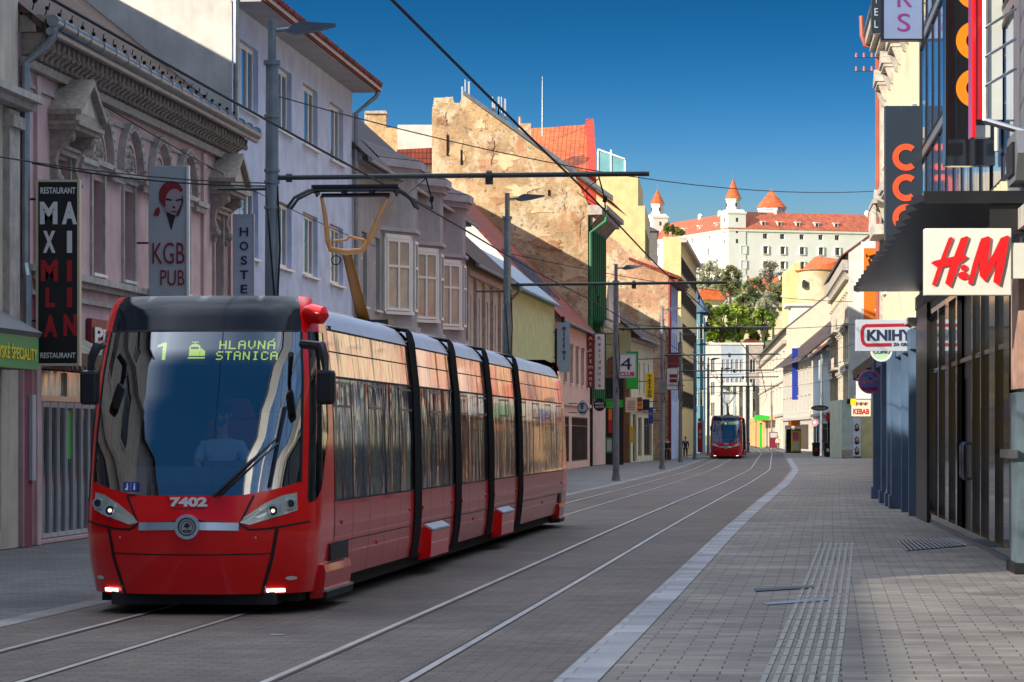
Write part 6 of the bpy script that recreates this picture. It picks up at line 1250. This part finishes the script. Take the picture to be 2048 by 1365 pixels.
def make_tram(label):
    r = root('tram', (XP(375, 34.6), 34.6, 0), label, 'tram', -math.atan(.0985), group='red trams on the left track')
    for e in (1, -1):                                           # front cab, then the tail mirrored
        flip = (lambda b: b) if e == 1 else (lambda b: setattr(b, 'v', [Vector((-v.x, 35.6 - v.y, v.z)) for v in b.v]) or b)
        B = lambda b, n, m, **k: flip(b).build(n, m, r, **k)
        b = MB(); patch(b, -.76, .76, .22, lambda s: wb(s) if abs(s) < SW else 1.44, 48, 10); patch(b, -.76, -SW, 1.44, 3.1, 3, 14); patch(b, SW, .76, 1.44, 3.1, 3, 14)
        for q in (-1, 1):
            patch(b, q * .76, q * 2, .34, lambda s: cabb(s), 22, 8) ; patch(b, q * .76, q * 2, .22, .34, 22, 1); patch(b, q * 1.46, q * 2, cabb, 3.1, 5, 12)
            patch(b, q * .76, q * 2, 3.1, 3.3, 22, 2); patch(b, q * SW, q * .9, 3.1, 3.5, 5, 4)
        B(b, 'nose', m_red)
        b = MB(); patch(b, -SW, SW, 3.1, 3.5, 36, 5); vs = [S(-SW + 2 * SW * i / 20, 3.5) for i in range(21)]; b.add(vs + [(v[0] * .98, 2.6, 3.53) for v in vs], [(i, i + 1, 22 + i, 21 + i) for i in range(20)], 0, True)
        B(b, 'roof_cowl', m_tblack)
        b = MB(); patch(b, -SW, SW, wb, 3.1, 40, 18); B(b, 'windscreen', m_wind if e == 1 else m_tblack)
        for q in (-1, 1): b = MB(); patch(b, q * .76, q * 1.48, cabb, 3.1, 16, 12, 0, -.004); B(b, 'cab_window', m_cab if e == 1 else m_tblack)
        b = MB()
        for q in (-1, 1):
            patch(b, q * (SW - .012), q * (SW + .012), 1.43, 3.1, 1, 12, 0, .004); patch(b, q * .75, q * .77, 1.24, 3.1, 1, 10, 0, .003); patch(b, q * 1.46, q * 1.5, 1.96, 3.1, 1, 8, 0, .004)
            patch(b, q * 1.97, q * 2, .3, 3.2, 1, 10, 0, .004)
        line(b, [(-1.12, 3.1), (1.12, 3.1)], .02, .004, n=24); line(b, [(-.6, 1.295), (-.7, 1.29), (-.56, .985), (-.2, 1.0), (0, 1.05), (.2, 1.0), (.56, .985), (.7, 1.29)], .022, .006); line(b, [(-1.24, 1.0), (-.85, .93), (-.66, .92), (-.56, .985)], .022, .006)
        line(b, [(1.24, 1.0), (.85, .93), (.66, .92), (.56, .985)], .022, .006); line(b, [(-.92, .925), (-.86, .6), (-.74, .22)], .035, .006); line(b, [(.94, .93), (.88, .6), (.77, .22)], .035, .006)
        line(b, [(-.87, .66), (-.3, .65), (.3, .65), (.88, .66)], .014, .006); line(b, [(-.24, 1.28), (-.17, 1.15), (.17, 1.15), (.24, 1.28)], .006, .005)
        B(b, 'panel_gaps', m_seam)
        b = MB(); line(b, [(-.55, .955), (-.3, .96), (0, .965), (.3, .96), (.55, .955)], .085, .01, n=6); B(b, 'silver_band', m_chrome)
        b = MB(); yn = -.0
        b.ring(0, .955, .1, .135, yn - .05, yn + .02, 0, 32); b.ring(0, .955, .085, .1, yn - .04, yn, 1, 32); b.disc(0, .955, .085, yn - .035, yn, 2, 28)
        b.ring(0, .955, .06, .068, yn - .042, yn - .034, 1, 28)
        b.ext([(-.035, .95), (-.02, .985), (.0, 1.0), (.02, .99), (.045, .965), (.02, .955), (.01, .93), (-.005, .95)], yn - .045, yn - .035, 1); b.box(-.04, .04, yn - .045, yn - .035, .905, .92, 1)
        B(b, 'emblem', [m_chrome, c_navy, m_lampb])
        for q in (-1, 1):
            L_ = [(.56, 1.0), (.62, 1.07), (.8, 1.2), (.98, 1.29), (1.12, 1.32), (1.13, 1.13), (1.0, 1.08), (.8, 1.02), (.66, .975)]
            b = MB(); decal(b, [(q * x, z) for x, z in L_], .008, 0, 4); line(b, [(q * 1.0, 1.29), (q * .985, 1.2), (q * 1.0, 1.08)], .03, .014); line(b, [(q * .6, 1.05), (q * .98, 1.27)], .012, .02)
            hl = B(b, 'headlight', [m_lampb])
            b = MB()
            for cx, cz, rr in ((.9, 1.125, .072), (1.07, 1.2, .058)):
                yy = yx(cx, cz); b.T = Matrix.Translation((q * cx, yy, 0)); b.ring(0, cz, rr * .72, rr, -.05, .02, 0, 20); b.disc(0, cz, rr * .72, -.03, 0, 1, 18); b.disc(0, cz, rr * .3, -.045, -.03, 2 if cx < 1 else 1, 12); b.T = None
            flip(b).build('lamp', [m_chrome, M('lamp_lens', srgb(70, 84, 96), rough=.05, metal=.6), m_warm], hl)
            b = MB(); decal(b, [(q * .82, .235), (q * 1.0, .235), (q * 1.0, .275), (q * .82, .275)], .03, 0, 3); B(b, 'daylight_strip', m_led)
            b = MB(); decal(b, [(q * (1.06 + .055 * math.cos(t * .5236)), .385 + .022 * math.sin(t * .5236)) for t in range(12)], .01, 0); B(b, 'oval_badge', c_white)
            b = MB(); x = 1.43 if q > 0 else -1.2; b.ext([(x - .1, 2.28), (x + .1, 2.28), (x + .1, 2.66), (x - .1, 2.66)], .45, .62, 0); o = MB(); o.tube([(q * 1.12, .8, 2.95), (x - q * .06, .62, 2.92), (x - q * .02, .55, 2.8), (x, .53, 2.6)], [.05, .055, .05, .03], 8)
            mr = B(b, 'mirror', m_black, bevel=.04) if e == 1 else None
            if mr: o.build('arm', m_black, mr)
            b = MB(); x = q * 1.1; 
            if q == 1: b.tube([(x - .04, 1.28, 3.3), (x + .08, 1.2, 3.3), (x + .2, 1.16, 3.28), (x + .25, 1.14, 3.27)], [.08, .115, .1, .03], 14); B(b, 'camera_pod', m_red)
        if e == 1:
            b = MB()
            for x_, z_ in ((-.78, .83), (.72, .83), (-.76, .3), (.8, .3), (.62, 1.0), (-.62, 1.0)): b.ball(OF(x_, z_, .0), (.014, .008, .014), 0, 8, 5)
            b.build('panel_screws', m_steel, r)
            b = MB(); b.text('7402', -.2, .21, 1.17, 1.275, 0, .004, 0, .05, fn=lambda p: (p[0], yx(p[0], p[2]) - .008 + p[1] * 0 - .002 * 0, p[2])); b.build('number', c_white, r)
            b = MB(); decal(b, [(-.75, 1.335), (-.565, 1.335), (-.565, 1.435), (-.75, 1.435)], .012, 0, 2); 
            for cx in (-.7, -.615): b.T = None; P_ = [(cx - .012, 1.35), (cx + .012, 1.35), (cx + .01, 1.4), (cx - .01, 1.4)]; decal(b, P_, .017, 1); decal(b, [(cx + .01 * math.cos(t * .785), 1.413 + .01 * math.sin(t * .785)) for t in range(8)], .017, 1)
            decal(b, [(-.73, 1.348), (-.69, 1.348), (-.685, 1.36), (-.72, 1.37)], .018, 1); decal(b, [(-.659, 1.335), (-.656, 1.335), (-.656, 1.435), (-.659, 1.435)], .017, 1); b.build('access_sticker', [c_blue, c_white], r)
            # wiper
            b = MB(); Q = lambda x, z, o: OF(x, z, o)
            b.tube([Q(.28 + (.9 - .28) * k / 8, 1.28 + (1.9 - 1.28) * k / 8, .05) for k in range(9)], [.02] * 6 + [.014] * 3, 6); b.tube([Q(.33 + .6 * k / 8, 1.28 + .58 * k / 8, .04) for k in range(9)], .01, 5); b.tube([Q(.86 + .03 * k, 1.38 + .22 * k, .03) for k in range(5)], .016, 5); b.build('wiper', m_black, r)
            # destination display behind the glass
            yi = lambda x, z: yx(x, z) + .07
            b = MB(); n = 20; vs = []
            for z in (2.72, 3.09): vs += [(-1.06 + 2.12 * i / n, yi(-1.06 + 2.12 * i / n, z) + .03, z) for i in range(n + 1)]
            b.add(vs, [(i, i + 1, n + 2 + i, n + 1 + i) for i in range(n)]); b.build('display_panel', M('display_back', srgb(22, 34, 58), rough=.4), r)
            fn = lambda p: (p[0], yi(p[0], p[2]), p[2])
            b = MB(); b.add([fn((x, 0, z)) for x, z in ((-.425, 2.775), (-.385, 2.775), (-.385, 2.97), (-.42, 2.97), (-.49, 2.94), (-.49, 2.915), (-.425, 2.93))], [tuple(range(7))])
            BM = dict(H='1000110001100011111110001100011000100000', L='100001000010000100001000010000111110', A='01110100011000111111100011000110001', V='10001100011000110001100010101000100', N='10001110011100110101100111001110001', S='01111100001000001110000010000111110', T='11111001000010000100001000010000100', I='01110001000010000100001000010001110', C='01110100011000010000100001000101110')
            def dots(s, x0, z0, px, pz):
                for k, ch in enumerate(s):
                    bm_ = BM[ch] if ch != 'H' else '10001100011000111111100011000110001'
                    if ch == 'L': bm_ = '10000100001000010000100001000011111'
                    for rr_ in range(7):
                        for c_ in range(5):
                            if bm_[rr_ * 5 + c_] == '1':
                                x = x0 + (k * 6.6 + c_) * px; z = z0 + (6 - rr_) * pz; b.add([fn((x, 0, z)), fn((x + px * 1.02, 0, z)), fn((x + px * 1.02, 0, z + pz * .96)), fn((x, 0, z + pz * .96))], [(0, 1, 2, 3)])
            dots('HLAVNA', .21, 2.895, .0158, .0135); dots('STANICA', .185, 2.775, .0148, .0135); b.add([fn((x, 0, z)) for x, z in ((.775, 2.995), (.79, 2.995), (.805, 3.015), (.79, 3.015))], [(0, 1, 2, 3)])
            for pl_ in ([(-.13, 2.79), (.06, 2.79), (.06, 2.805), (-.13, 2.805)], [(-.12, 2.82), (-.0, 2.82), (-.0, 2.93), (-.03, 2.95), (-.09, 2.95), (-.12, 2.93)], [(.003, 2.82), (.06, 2.82), (.06, 2.87), (.003, 2.91)], [(-.1, 2.97), (-.02, 2.97), (-.02, 2.978), (-.1, 2.978)], [(-.065, 2.95), (-.055, 2.95), (-.055, 2.97), (-.065, 2.97)]): b.add([fn((x, 0, z)) for x, z in pl_], [tuple(range(len(pl_)))])
            vs = [fn((x, -.0, z)) for x, z in ((-.105, 2.895), (-.015, 2.895), (-.015, 2.92), (-.105, 2.92))]; b.build('display_lettering', m_disp, r)
            b = MB(); b.add([(p[0], p[1] - .006, p[2]) for p in vs], [(0, 1, 2, 3)]); b.build('display_icon_window', MATS['display_back'], r)
            b = MB(); vs = [S(-.6 + 1.2 * i / 20, z, -.05) for z in (2.6, 2.72) for i in range(21)]; b.add(vs, [(i, i + 1, 22 + i, 21 + i) for i in range(20)]); b.build('display_rail', m_seam, r)
            # cab interior
            b = MB(); b.box(-1.2, 1.2, 2.3, 2.36, .3, 3.2, 0); b.box(-1.0, 1.0, 1.0, 2.3, .25, .35, 1); b.ext([(.6, .6), (.95, .6), (1.1, 1.2), (1.05, 1.55), (.8, 1.6), (.62, 1.4)], -.8, .8, 2, 'x'); b.box(-.02, .5, 1.05, 1.25, 1.2, 1.66, 2)
            b.box(-1.2, 1.2, 2.2, 2.29, 2.2, 3.2, 1); b.build('cab_interior', [m_intr, m_intd, m_desk], r)
            b = MB(); b.box(-.12, .5, 1.68, 1.8, 1.3, 2.12, 0); b.ext([(-.06, 2.12), (.44, 2.12), (.36, 2.36), (.04, 2.36)], 1.69, 1.79, 0); b.box(-.18, .42, 1.25, 1.78, 1.2, 1.33, 0); b.box(.0, .2, 1.4, 1.6, .3, 1.2, 0); b.build('driver_seat', M('seat_red', srgb(160, 40, 60), rough=.8), r, bevel=.04)
            b = MB(); b.ball((-.78, .95, 1.68), (.2, .15, .17), 0, 14, 8); b.ball((-.72, .95, 1.6), (.24, .14, .12), 0, 14, 8); b.build('bag', m_intd, r)
    # body sections
    J = [2.0, 9.05, 9.5, 13.85, 14.3, 18.65, 19.1, 23.75, 24.2, 33.6]
    prof = [(.3, 1.2), (.6, 1.27), (.9, 1.3), (1.2, 1.3)]
    secs = [(2.0, 9.05), (9.5, 13.85), (14.3, 18.65), (19.1, 23.75), (24.2, 33.6)]
    def side(name, mat, ya, yb, zs, m=0, out=0.):
        for q in (-1, 1):
            b = MB()
            for a, c in zip(zs[:-1], zs[1:]): b.add([(q * (hw(a) + out), ya, a), (q * (hw(a) + out), yb, a), (q * (hw(c) + out), yb, c), (q * (hw(c) + out), ya, c)], [(0, 1, 2, 3)], m, True)
            b.build(name, mat, r)
    for i, (ya, yb) in enumerate(secs):
        bogie = i in (1, 3)
        side('side_panel', m_redside, ya, yb, [.3, .5, .7, .9, 1.2])
        side('window_band', m_tside, ya, yb, [1.2, 1.6, 2.0, 2.4, 2.6])
        side('upper_fascia', m_tfasc, ya, yb, [2.6, 2.8, 3.0, 3.15])
        b = MB(); zs = [(3.15, hw(3.15)), (3.28, 1.13), (3.38, 1.03), (3.45, .85), (3.5, .5), (3.51, 0)]; pts = zs + [(z, -x) for z, x in zs[::-1][1:]]
        b.add([(x, y, z) for y in (ya, yb) for z, x in pts], [(k, k + 1, len(pts) + k + 1, len(pts) + k) for k in range(len(pts) - 1)], 0, True); b.build('roof_panel', m_troof, r)
        b = MB()
        for q in (-1, 1):
            e = .003
            n = max(2, round((yb - ya) / 1.35))
            for k in range(1, n): y = ya + (yb - ya) * k / n; 
            def vline(y, za, zb, w=.012):
                zz = [za + (zb - za) * t / 6 for t in range(7)]
                for a, c in zip(zz[:-1], zz[1:]): b.add([(q * (hw(a) + e), y - w, a), (q * (hw(a) + e), y + w, a), (q * (hw(c) + e), y + w, c), (q * (hw(c) + e), y - w, c)], [(0, 1, 2, 3)])
            def hline(z, w=.01): b.add([(q * (hw(z) + e), ya, z - w), (q * (hw(z) + e), yb, z - w), (q * (hw(z) + e), yb, z + w), (q * (hw(z) + e), ya, z + w)], [(0, 1, 2, 3)])
            for k in range(0, n + 1): vline(ya + (yb - ya) * k / n, .3, 1.2, .006); vline(ya + (yb - ya) * k / n, 1.2, 2.62, .02)
            hline(1.2); hline(2.61, .014); hline(2.9, .008); hline(3.15, .012); hline(.72, .006)
        b.build('panel_gaps', m_seam, r)
        for q in (-1, 1):
            for k in range(n):
                if (k + i) % 2 == 0:
                    b = MB(); c = ya + (yb - ya) * (k + .5) / n; w = (yb - ya) / n * .44
                    for z in (2.28, 2.55): b.add([(q * (hw(z) + .004), c - w, z - .014), (q * (hw(z) + .004), c + w, z - .014), (q * (hw(z) + .004), c + w, z + .014), (q * (hw(z) + .004), c - w, z + .014)], [(0, 1, 2, 3)])
                    for yy in (c - w, c + w): b.add([(q * (hw(2.28) + .004), yy - .014, 2.28), (q * (hw(2.28) + .004), yy + .014, 2.28), (q * (hw(2.55) + .004), yy + .014, 2.55), (q * (hw(2.55) + .004), yy - .014, 2.55)], [(0, 1, 2, 3)])
                    b.build('window_vent_frame', M('vent_frame', srgb(120, 124, 126), rough=.3, metal=.5), r)
        b = MB()
        for q in (-1, 1):
            for k in range(3): y = ya + .5 + (yb - ya - 1) * k / 2; z = (.95, .62, .95)[k]; b.ball((q * (hw(z) + .0), y, z), (.02, .035, .035), 0, 8, 5)
        b.build('side_marker', M('amber_marker', srgb(190, 60, 30), rough=.3), r)
        b = MB(); b.box(-.6, .6, ya + .9, yb - .9, 3.49, 3.53, 0); b.build('roof_equipment', m_troof, r)
        if bogie:
            for q in (-1, 1):
                b = MB(); yc = (ya + yb) / 2 - .2
                P_ = [(q * 1.2, .2), (q * 1.37, .24), (q * 1.39, .6), (q * 1.28, .68), (q * 1.2, .68)]
                b.ext(P_, yc - 1.2, yc + .9, 0, 'y'); b.ext([(q * 1.27, .68), (q * 1.4, .61), (q * 1.4, .635), (q * 1.27, .71)], yc - 1.15, yc + .85, 1, 'y')
                b.build('bogie_fairing', [m_red, c_pale], r)
            for q in (-1, 1):
                for yy in (-.95, .95): b = MB(); b.tube([(q * .48, (ya + yb) / 2 + yy, .31), (q * .6, (ya + yb) / 2 + yy, .31)], .3, 18); b.build('wheel', m_under, r)
    for k in range(4):
        ya, yb = J[1 + 2 * k], J[2 + 2 * k]; b = MB(); n = 7
        zs = [.28, .6, .9, 1.4, 2.0, 2.6, 3.0, 3.2, 3.4]
        ring = [(hw(z), z) for z in zs] + [(.5, 3.5), (-.5, 3.5)] + [(-hw(z), z) for z in zs[::-1]]
        ys = [ya + (yb - ya) * t / (2 * n) for t in range(2 * n + 1)]; vs = []
        for t, y in enumerate(ys):
            d = (-.015 if t in (0, 2 * n) else (.0 if t % 2 else -.06)); vs += [(x + math.copysign(d, x) if abs(x) > .01 else x, y, z + (d if z > 3.3 else 0)) for x, z in ring]
        m = len(ring); b.add(vs, [(t * m + i, t * m + i + 1, (t + 1) * m + i + 1, (t + 1) * m + i) for t in range(2 * n) for i in range(m - 1)]); b.build('bellows', m_rubber, r)
    b = MB(); b.box(-1.1, 1.1, .7, 34.9, .12, .32); b.box(-.9, .9, .28, .9, .1, .24); b.box(-.9, .9, 34.8, 35.4, .1, .24); b.box(-1.22, 1.22, 1.75, 33.8, .28, .34); b.build('underframe', m_under, r)
    for ys_ in (0, 1):                                          # bumper fairings beside the cab
        g = (lambda v: v) if not ys_ else (lambda v: 35.6 - v)
        for q in (-1, 1):
            b = MB(); g0 = 1.15 if q * (1 - 2 * ys_) > 0 else 2.0
            b.ext([(q * 1.15, .12), (q * 1.3, .14), (q * 1.33, .42), (q * 1.31, .5), (q * 1.15, .5)], g(g0), g(3.1), 0, 'y'); b.ext([(q * 1.1, .1), (q * 1.33, .12), (q * 1.34, .2), (q * 1.1, .2)], g(g0 + .05), g(3.15), 1, 'y'); b.ext([(q * 1.29, .2), (q * 1.345, .2), (q * 1.345, .225), (q * 1.29, .225)], g(g0), g(3.15), 2, 'y')
            b.box(q * 1.2, q * 1.308, g(g0 + .5), g(3.0), .52, .72, 1)
            b.build('skirt_fairing', [m_redside, m_under, m_steel], r)
    # pantograph
    b = MB(); py = 12.2; zb = 3.6; k0 = (-.0, py + 1.1, 3.62); k1 = (-.12, py + .1, 4.62)
    b.tube([k0, (-.06, py + .6, 4.1), k1], [.1, .085, .07], 10, 1); b.box(-.4, .4, py + .8, py + 1.5, 3.5, 3.66, 2)
    U0, U1 = (-.34, py, 4.66), (.16, py, 4.66)
    b.tube([(-.38, py, 4.8), (-.34, py, 4.66), (-.1, py, 4.62), (.12, py, 4.64), (.22, py, 4.78)], .045, 10, 0); b.tube([(-.3, py, 4.78), (-.1, py, 4.8), (-.06, py, 4.85), (.03, py, 4.82), (.16, py, 4.79)], .022, 8, 0)
    b.tube([(-.38, py, 4.78), (-.34, py - .5, 5.1), (-.33, py - .9, 5.36)], [.038, .034, .026], 8, 0); b.tube([(.22, py, 4.78), (.45, py - .5, 5.14), (.62, py - .9, 5.34)], [.038, .034, .026], 8, 0); b.tube([(.28, py, 4.8), (.7, py - .85, 5.3)], .012, 6, 0)
    b.tube([(-.33, py - .9, 5.38), (.66, py - .9, 5.38)], .03, 8, 2)
    for d in (-.15, .15): b.tube([(-.8, py - .9 + d, 5.2), (-.7, py - .9 + d, 5.34), (-.5, py - .9 + d, 5.44), (-.4, py - .9 + d, 5.46), (.72, py - .9 + d, 5.46), (.85, py - .9 + d, 5.42), (.98, py - .9 + d, 5.3), (1.05, py - .9 + d, 5.18)], .024, 6, 2)
    b.box(-.45, .8, py - 1.08, py - .72, 5.48, 5.52, 2)
    for x in (-.3, .1, .5, .85): b.tube([(x - .1, py - 1.05, 5.42), (x - .1, py - .75, 5.42)], .03, 6, 2); b.tube([(x - .1, py - .9, 5.36), (x - .1, py - .9, 5.48)], .02, 5, 2)
    b.ring(-.26, 4.5, .06, .075, py - .02, py + .02, 2, 14); b.build('pantograph', [m_orange, M('pantograph_arm_brown', srgb(150, 96, 24), rough=.5), m_black], r)
    return r
tram1 = make_tram('large red and black tram numbered 7402 filling the left foreground')
tram2 = copy_tree(tram1); Z2 = 259.; tram2.location = (XP(1452, Z2), Z2, 0); tram2.rotation_euler[2] = -math.atan(.083); tram2['label'] = 'small distant red tram approaching at the bend of the track'
# ---------------------------------------------------------------- people
def skin_mesh(nodes, edges, sub=2):
    me = bpy.data.meshes.new('tmp'); me.from_pydata([n[0] for n in nodes], edges, []); o = bpy.data.objects.new('tmp', me); COL.objects.link(o)
    s = o.modifiers.new('skin', 'SKIN'); s.use_smooth_shade = True
    for v, n in zip(me.skin_vertices[0].data, nodes): v.radius = (n[1], n[1] if len(n) < 3 else n[2])
    me.skin_vertices[0].data[0].use_root = True; u = o.modifiers.new('sub', 'SUBSURF'); u.levels = u.render_levels = sub
    dg = bpy.context.evaluated_depsgraph_get(); out = bpy.data.meshes.new_from_object(o.evaluated_get(dg)); bpy.data.objects.remove(o); bpy.data.meshes.remove(me); return out
def put(me, name, mat, par):
    me.name = name; me.materials.clear(); me.materials.append(mat); o = bpy.data.objects.new(name, me); COL.objects.link(o); o.parent = par; return o
def driver(tr, label):
    base = WM[tram1.name] if tr == tram1 else None
    r = root('person', tr.matrix_world.translation if False else (0, 0, 0), label, 'person')
    M_ = Matrix.Translation(tr.location) @ Matrix.Rotation(tr.rotation_euler[2], 4, 'Z'); off = M_ @ Vector((.1, 1.5, 1.34)); r.location = off; r.rotation_euler = tr.rotation_euler; WM[r.name] = M_ @ Matrix.Translation((.1, 1.5, 1.34))
    # local seat origin; the driver faces -y
    N = [((0, 0, .08), .15, .12), ((0, -.0, .3), .15, .1), ((0, 0, .5), .17, .1), ((0, -.0, .58), .06, .06), ((0, -.02, .68), .055, .06), ((0, -.03, .78), .085, .1), ((0, -.03, .88), .075, .09),
         ((-.2, 0, .5), .055), ((-.29, -.06, .28), .045), ((-.2, -.34, .22), .036), ((-.17, -.42, .22), .028), ((.2, 0, .5), .055), ((.3, -.05, .28), .045), ((.24, -.32, .24), .036), ((.22, -.4, .24), .028),
         ((-.1, -.1, .06), .085), ((-.13, -.5, .08), .065), ((-.13, -.52, -.36), .05), ((-.13, -.64, -.42), .04), ((.1, -.1, .06), .085), ((.13, -.5, .08), .065), ((.13, -.52, -.36), .05), ((.13, -.64, -.42), .04)]
    Ed = [(0, 1), (1, 2), (2, 3), (3, 4), (4, 5), (5, 6), (2, 7), (7, 8), (8, 9), (9, 10), (2, 11), (11, 12), (12, 13), (13, 14), (0, 15), (15, 16), (16, 17), (17, 18), (0, 19), (19, 20), (20, 21), (21, 22)]
    k = len(N)
    for s, w in ((-1, 10), (1, 14)):
        hx, hy, hz = N[w][0]
        for f in range(4): a = len(N); N += [((hx + (f - 1.5) * .018, hy - .05, hz + .01), .009), ((hx + (f - 1.5) * .018, hy - .085, hz - .012), .008), ((hx + (f - 1.5) * .016, hy - .08, hz - .04), .007)]; Ed += [(w, a), (a, a + 1), (a + 1, a + 2)]
        a = len(N); N += [((hx - s * .035, hy - .02, hz), .01), ((hx - s * .045, hy - .05, hz - .01), .009)]; Ed += [(w, a), (a, a + 1)]
    put(skin_mesh(N, Ed), 'body', c_skin, r)
    shirt = paint('driver_blue_shirt', 190, 220, 250, .8)
    T_ = [((0, 0, .08), .18, .15), ((0, 0, .3), .175, .13), ((0, 0, .48), .185, .125), ((0, 0, .56), .09, .085), ((-.2, 0, .49), .08), ((-.285, -.05, .3), .068), ((.2, 0, .49), .08), ((.295, -.04, .3), .068)]
    put(skin_mesh(T_, [(0, 1), (1, 2), (2, 3), (2, 4), (4, 5), (2, 6), (6, 7)]), 'shirt', shirt, r)
    put(skin_mesh([((0, 0, .04), .14, .13), ((-.11, -.12, .06), .1), ((-.135, -.5, .08), .08), ((-.135, -.52, -.3), .062), ((.11, -.12, .06), .1), ((.135, -.5, .08), .08), ((.135, -.52, -.3), .062)], [(0, 1), (1, 2), (2, 3), (0, 4), (4, 5), (5, 6)]), 'trousers', c_navy, r)
    b = MB(); b.ball((0, -.0, .9), (.092, .105, .08), 0, 16, 9); b.build('hair', M('brown_hair', (.03, .02, .014), rough=.8), r)
    b = MB(); b.ball((0, -.075, .765), (.062, .06, .055), 0, 16, 9); b.build('face_mask', paint('mask_blue', 70, 120, 186, .8), r)
    b = MB()
    for s in (-1, 1): b.disc(s * .035, .845, .027, -.135, -.125, 0, 14)
    b.box(-.012, .012, -.134, -.128, .843, .85); b.build('sunglasses', m_blackgl, r)
    b = MB(); b.ext([(-.014, .83), (.014, .83), (.018, .79), (-.018, .79)], -.145, -.1, 0); 
    for s in (-1, 1): b.ball((s * .09, -.02, .83), (.014, .025, .032), 0, 8, 6)
    b.build('ears_and_nose', c_skin, r)
    b = MB(); n = 24; b.tube([(0 + .17 * math.cos(t * 2 * math.pi / n), -.5 - .05 * math.sin(t * 2 * math.pi / n), .24 + .14 * math.sin(t * 2 * math.pi / n)) for t in range(n + 1)], .014, 6)
    return r
driver(tram1, 'tram driver in a light blue shirt with sunglasses and a blue face mask')
def walker(px, Z, label, top, legs, face=1, rz=0.):
    r = root('person', (XP(px, Z), Z, 0), label, 'person', rz)
    N = [((0, 0, .95), .13, .1), ((0, 0, 1.2), .14, .1), ((0, 0, 1.4), .15, .1), ((0, 0, 1.5), .055), ((0, -.02, 1.62), .085, .1), ((0, -.02, 1.72), .07, .09), ((-.18, 0, 1.42), .055), ((-.24, .03, 1.14), .045), ((-.24, -.08, .92), .035), ((-.24, -.12, .84), .03), ((.18, 0, 1.42), .055), ((.24, .03, 1.14), .045), ((.24, -.06, .92), .035), ((.24, -.1, .84), .03),
         ((-.09, 0, .88), .09), ((-.11, -.1, .5), .06), ((-.11, 0, .09), .045), ((-.11, -.14, .04), .035), ((.09, 0, .88), .09), ((.11, .1, .5), .06), ((.11, .24, .12), .045), ((.11, .12, .04), .035)]
    Ed = [(0, 1), (1, 2), (2, 3), (3, 4), (4, 5), (2, 6), (6, 7), (7, 8), (8, 9), (2, 10), (10, 11), (11, 12), (12, 13), (0, 14), (14, 15), (15, 16), (16, 17), (0, 18), (18, 19), (19, 20), (20, 21)]
    for w in (9, 13):
        hx, hy, hz = N[w][0]
        for f in range(4): a = len(N); N += [((hx, hy - .03 + f * .016, hz - .06), .009), ((hx, hy - .04 + f * .016, hz - .095), .008)]; Ed += [(w, a), (a, a + 1)]
    put(skin_mesh(N, Ed), 'body', c_skin, r)
    put(skin_mesh([((0, 0, .9), .16, .13), ((0, 0, 1.2), .165, .13), ((0, 0, 1.4), .17, .12), ((-.19, 0, 1.42), .07), ((-.25, .03, 1.14), .06), ((-.25, -.07, .95), .052), ((.19, 0, 1.42), .07), ((.25, .03, 1.14), .06), ((.25, -.05, .95), .052)], [(0, 1), (1, 2), (2, 3), (3, 4), (4, 5), (2, 6), (6, 7), (7, 8)]), 'jacket', top, r)
    put(skin_mesh([((0, 0, .94), .14, .11), ((-.1, 0, .86), .1), ((-.115, -.1, .5), .075), ((-.115, 0, .14), .06), ((.1, 0, .86), .1), ((.115, .1, .5), .075), ((.115, .23, .16), .06)], [(0, 1), (1, 2), (2, 3), (0, 4), (4, 5), (5, 6)]), 'trousers', legs, r)
    b = MB(); b.ball((0, .01, 1.73), (.09, .105, .085), 0, 12, 8); b.build('hair', MATS['brown_hair'], r)
walker(1334, 228, 'pedestrian in black clothes standing beyond the fourth post', c_blk, c_blk)
walker(1371, 262, 'pedestrian in dark clothes near the far tram', c_navy, c_blk)
walker(1556, 395, 'pedestrian in a pale top by the red stand', c_cream, c_navy)
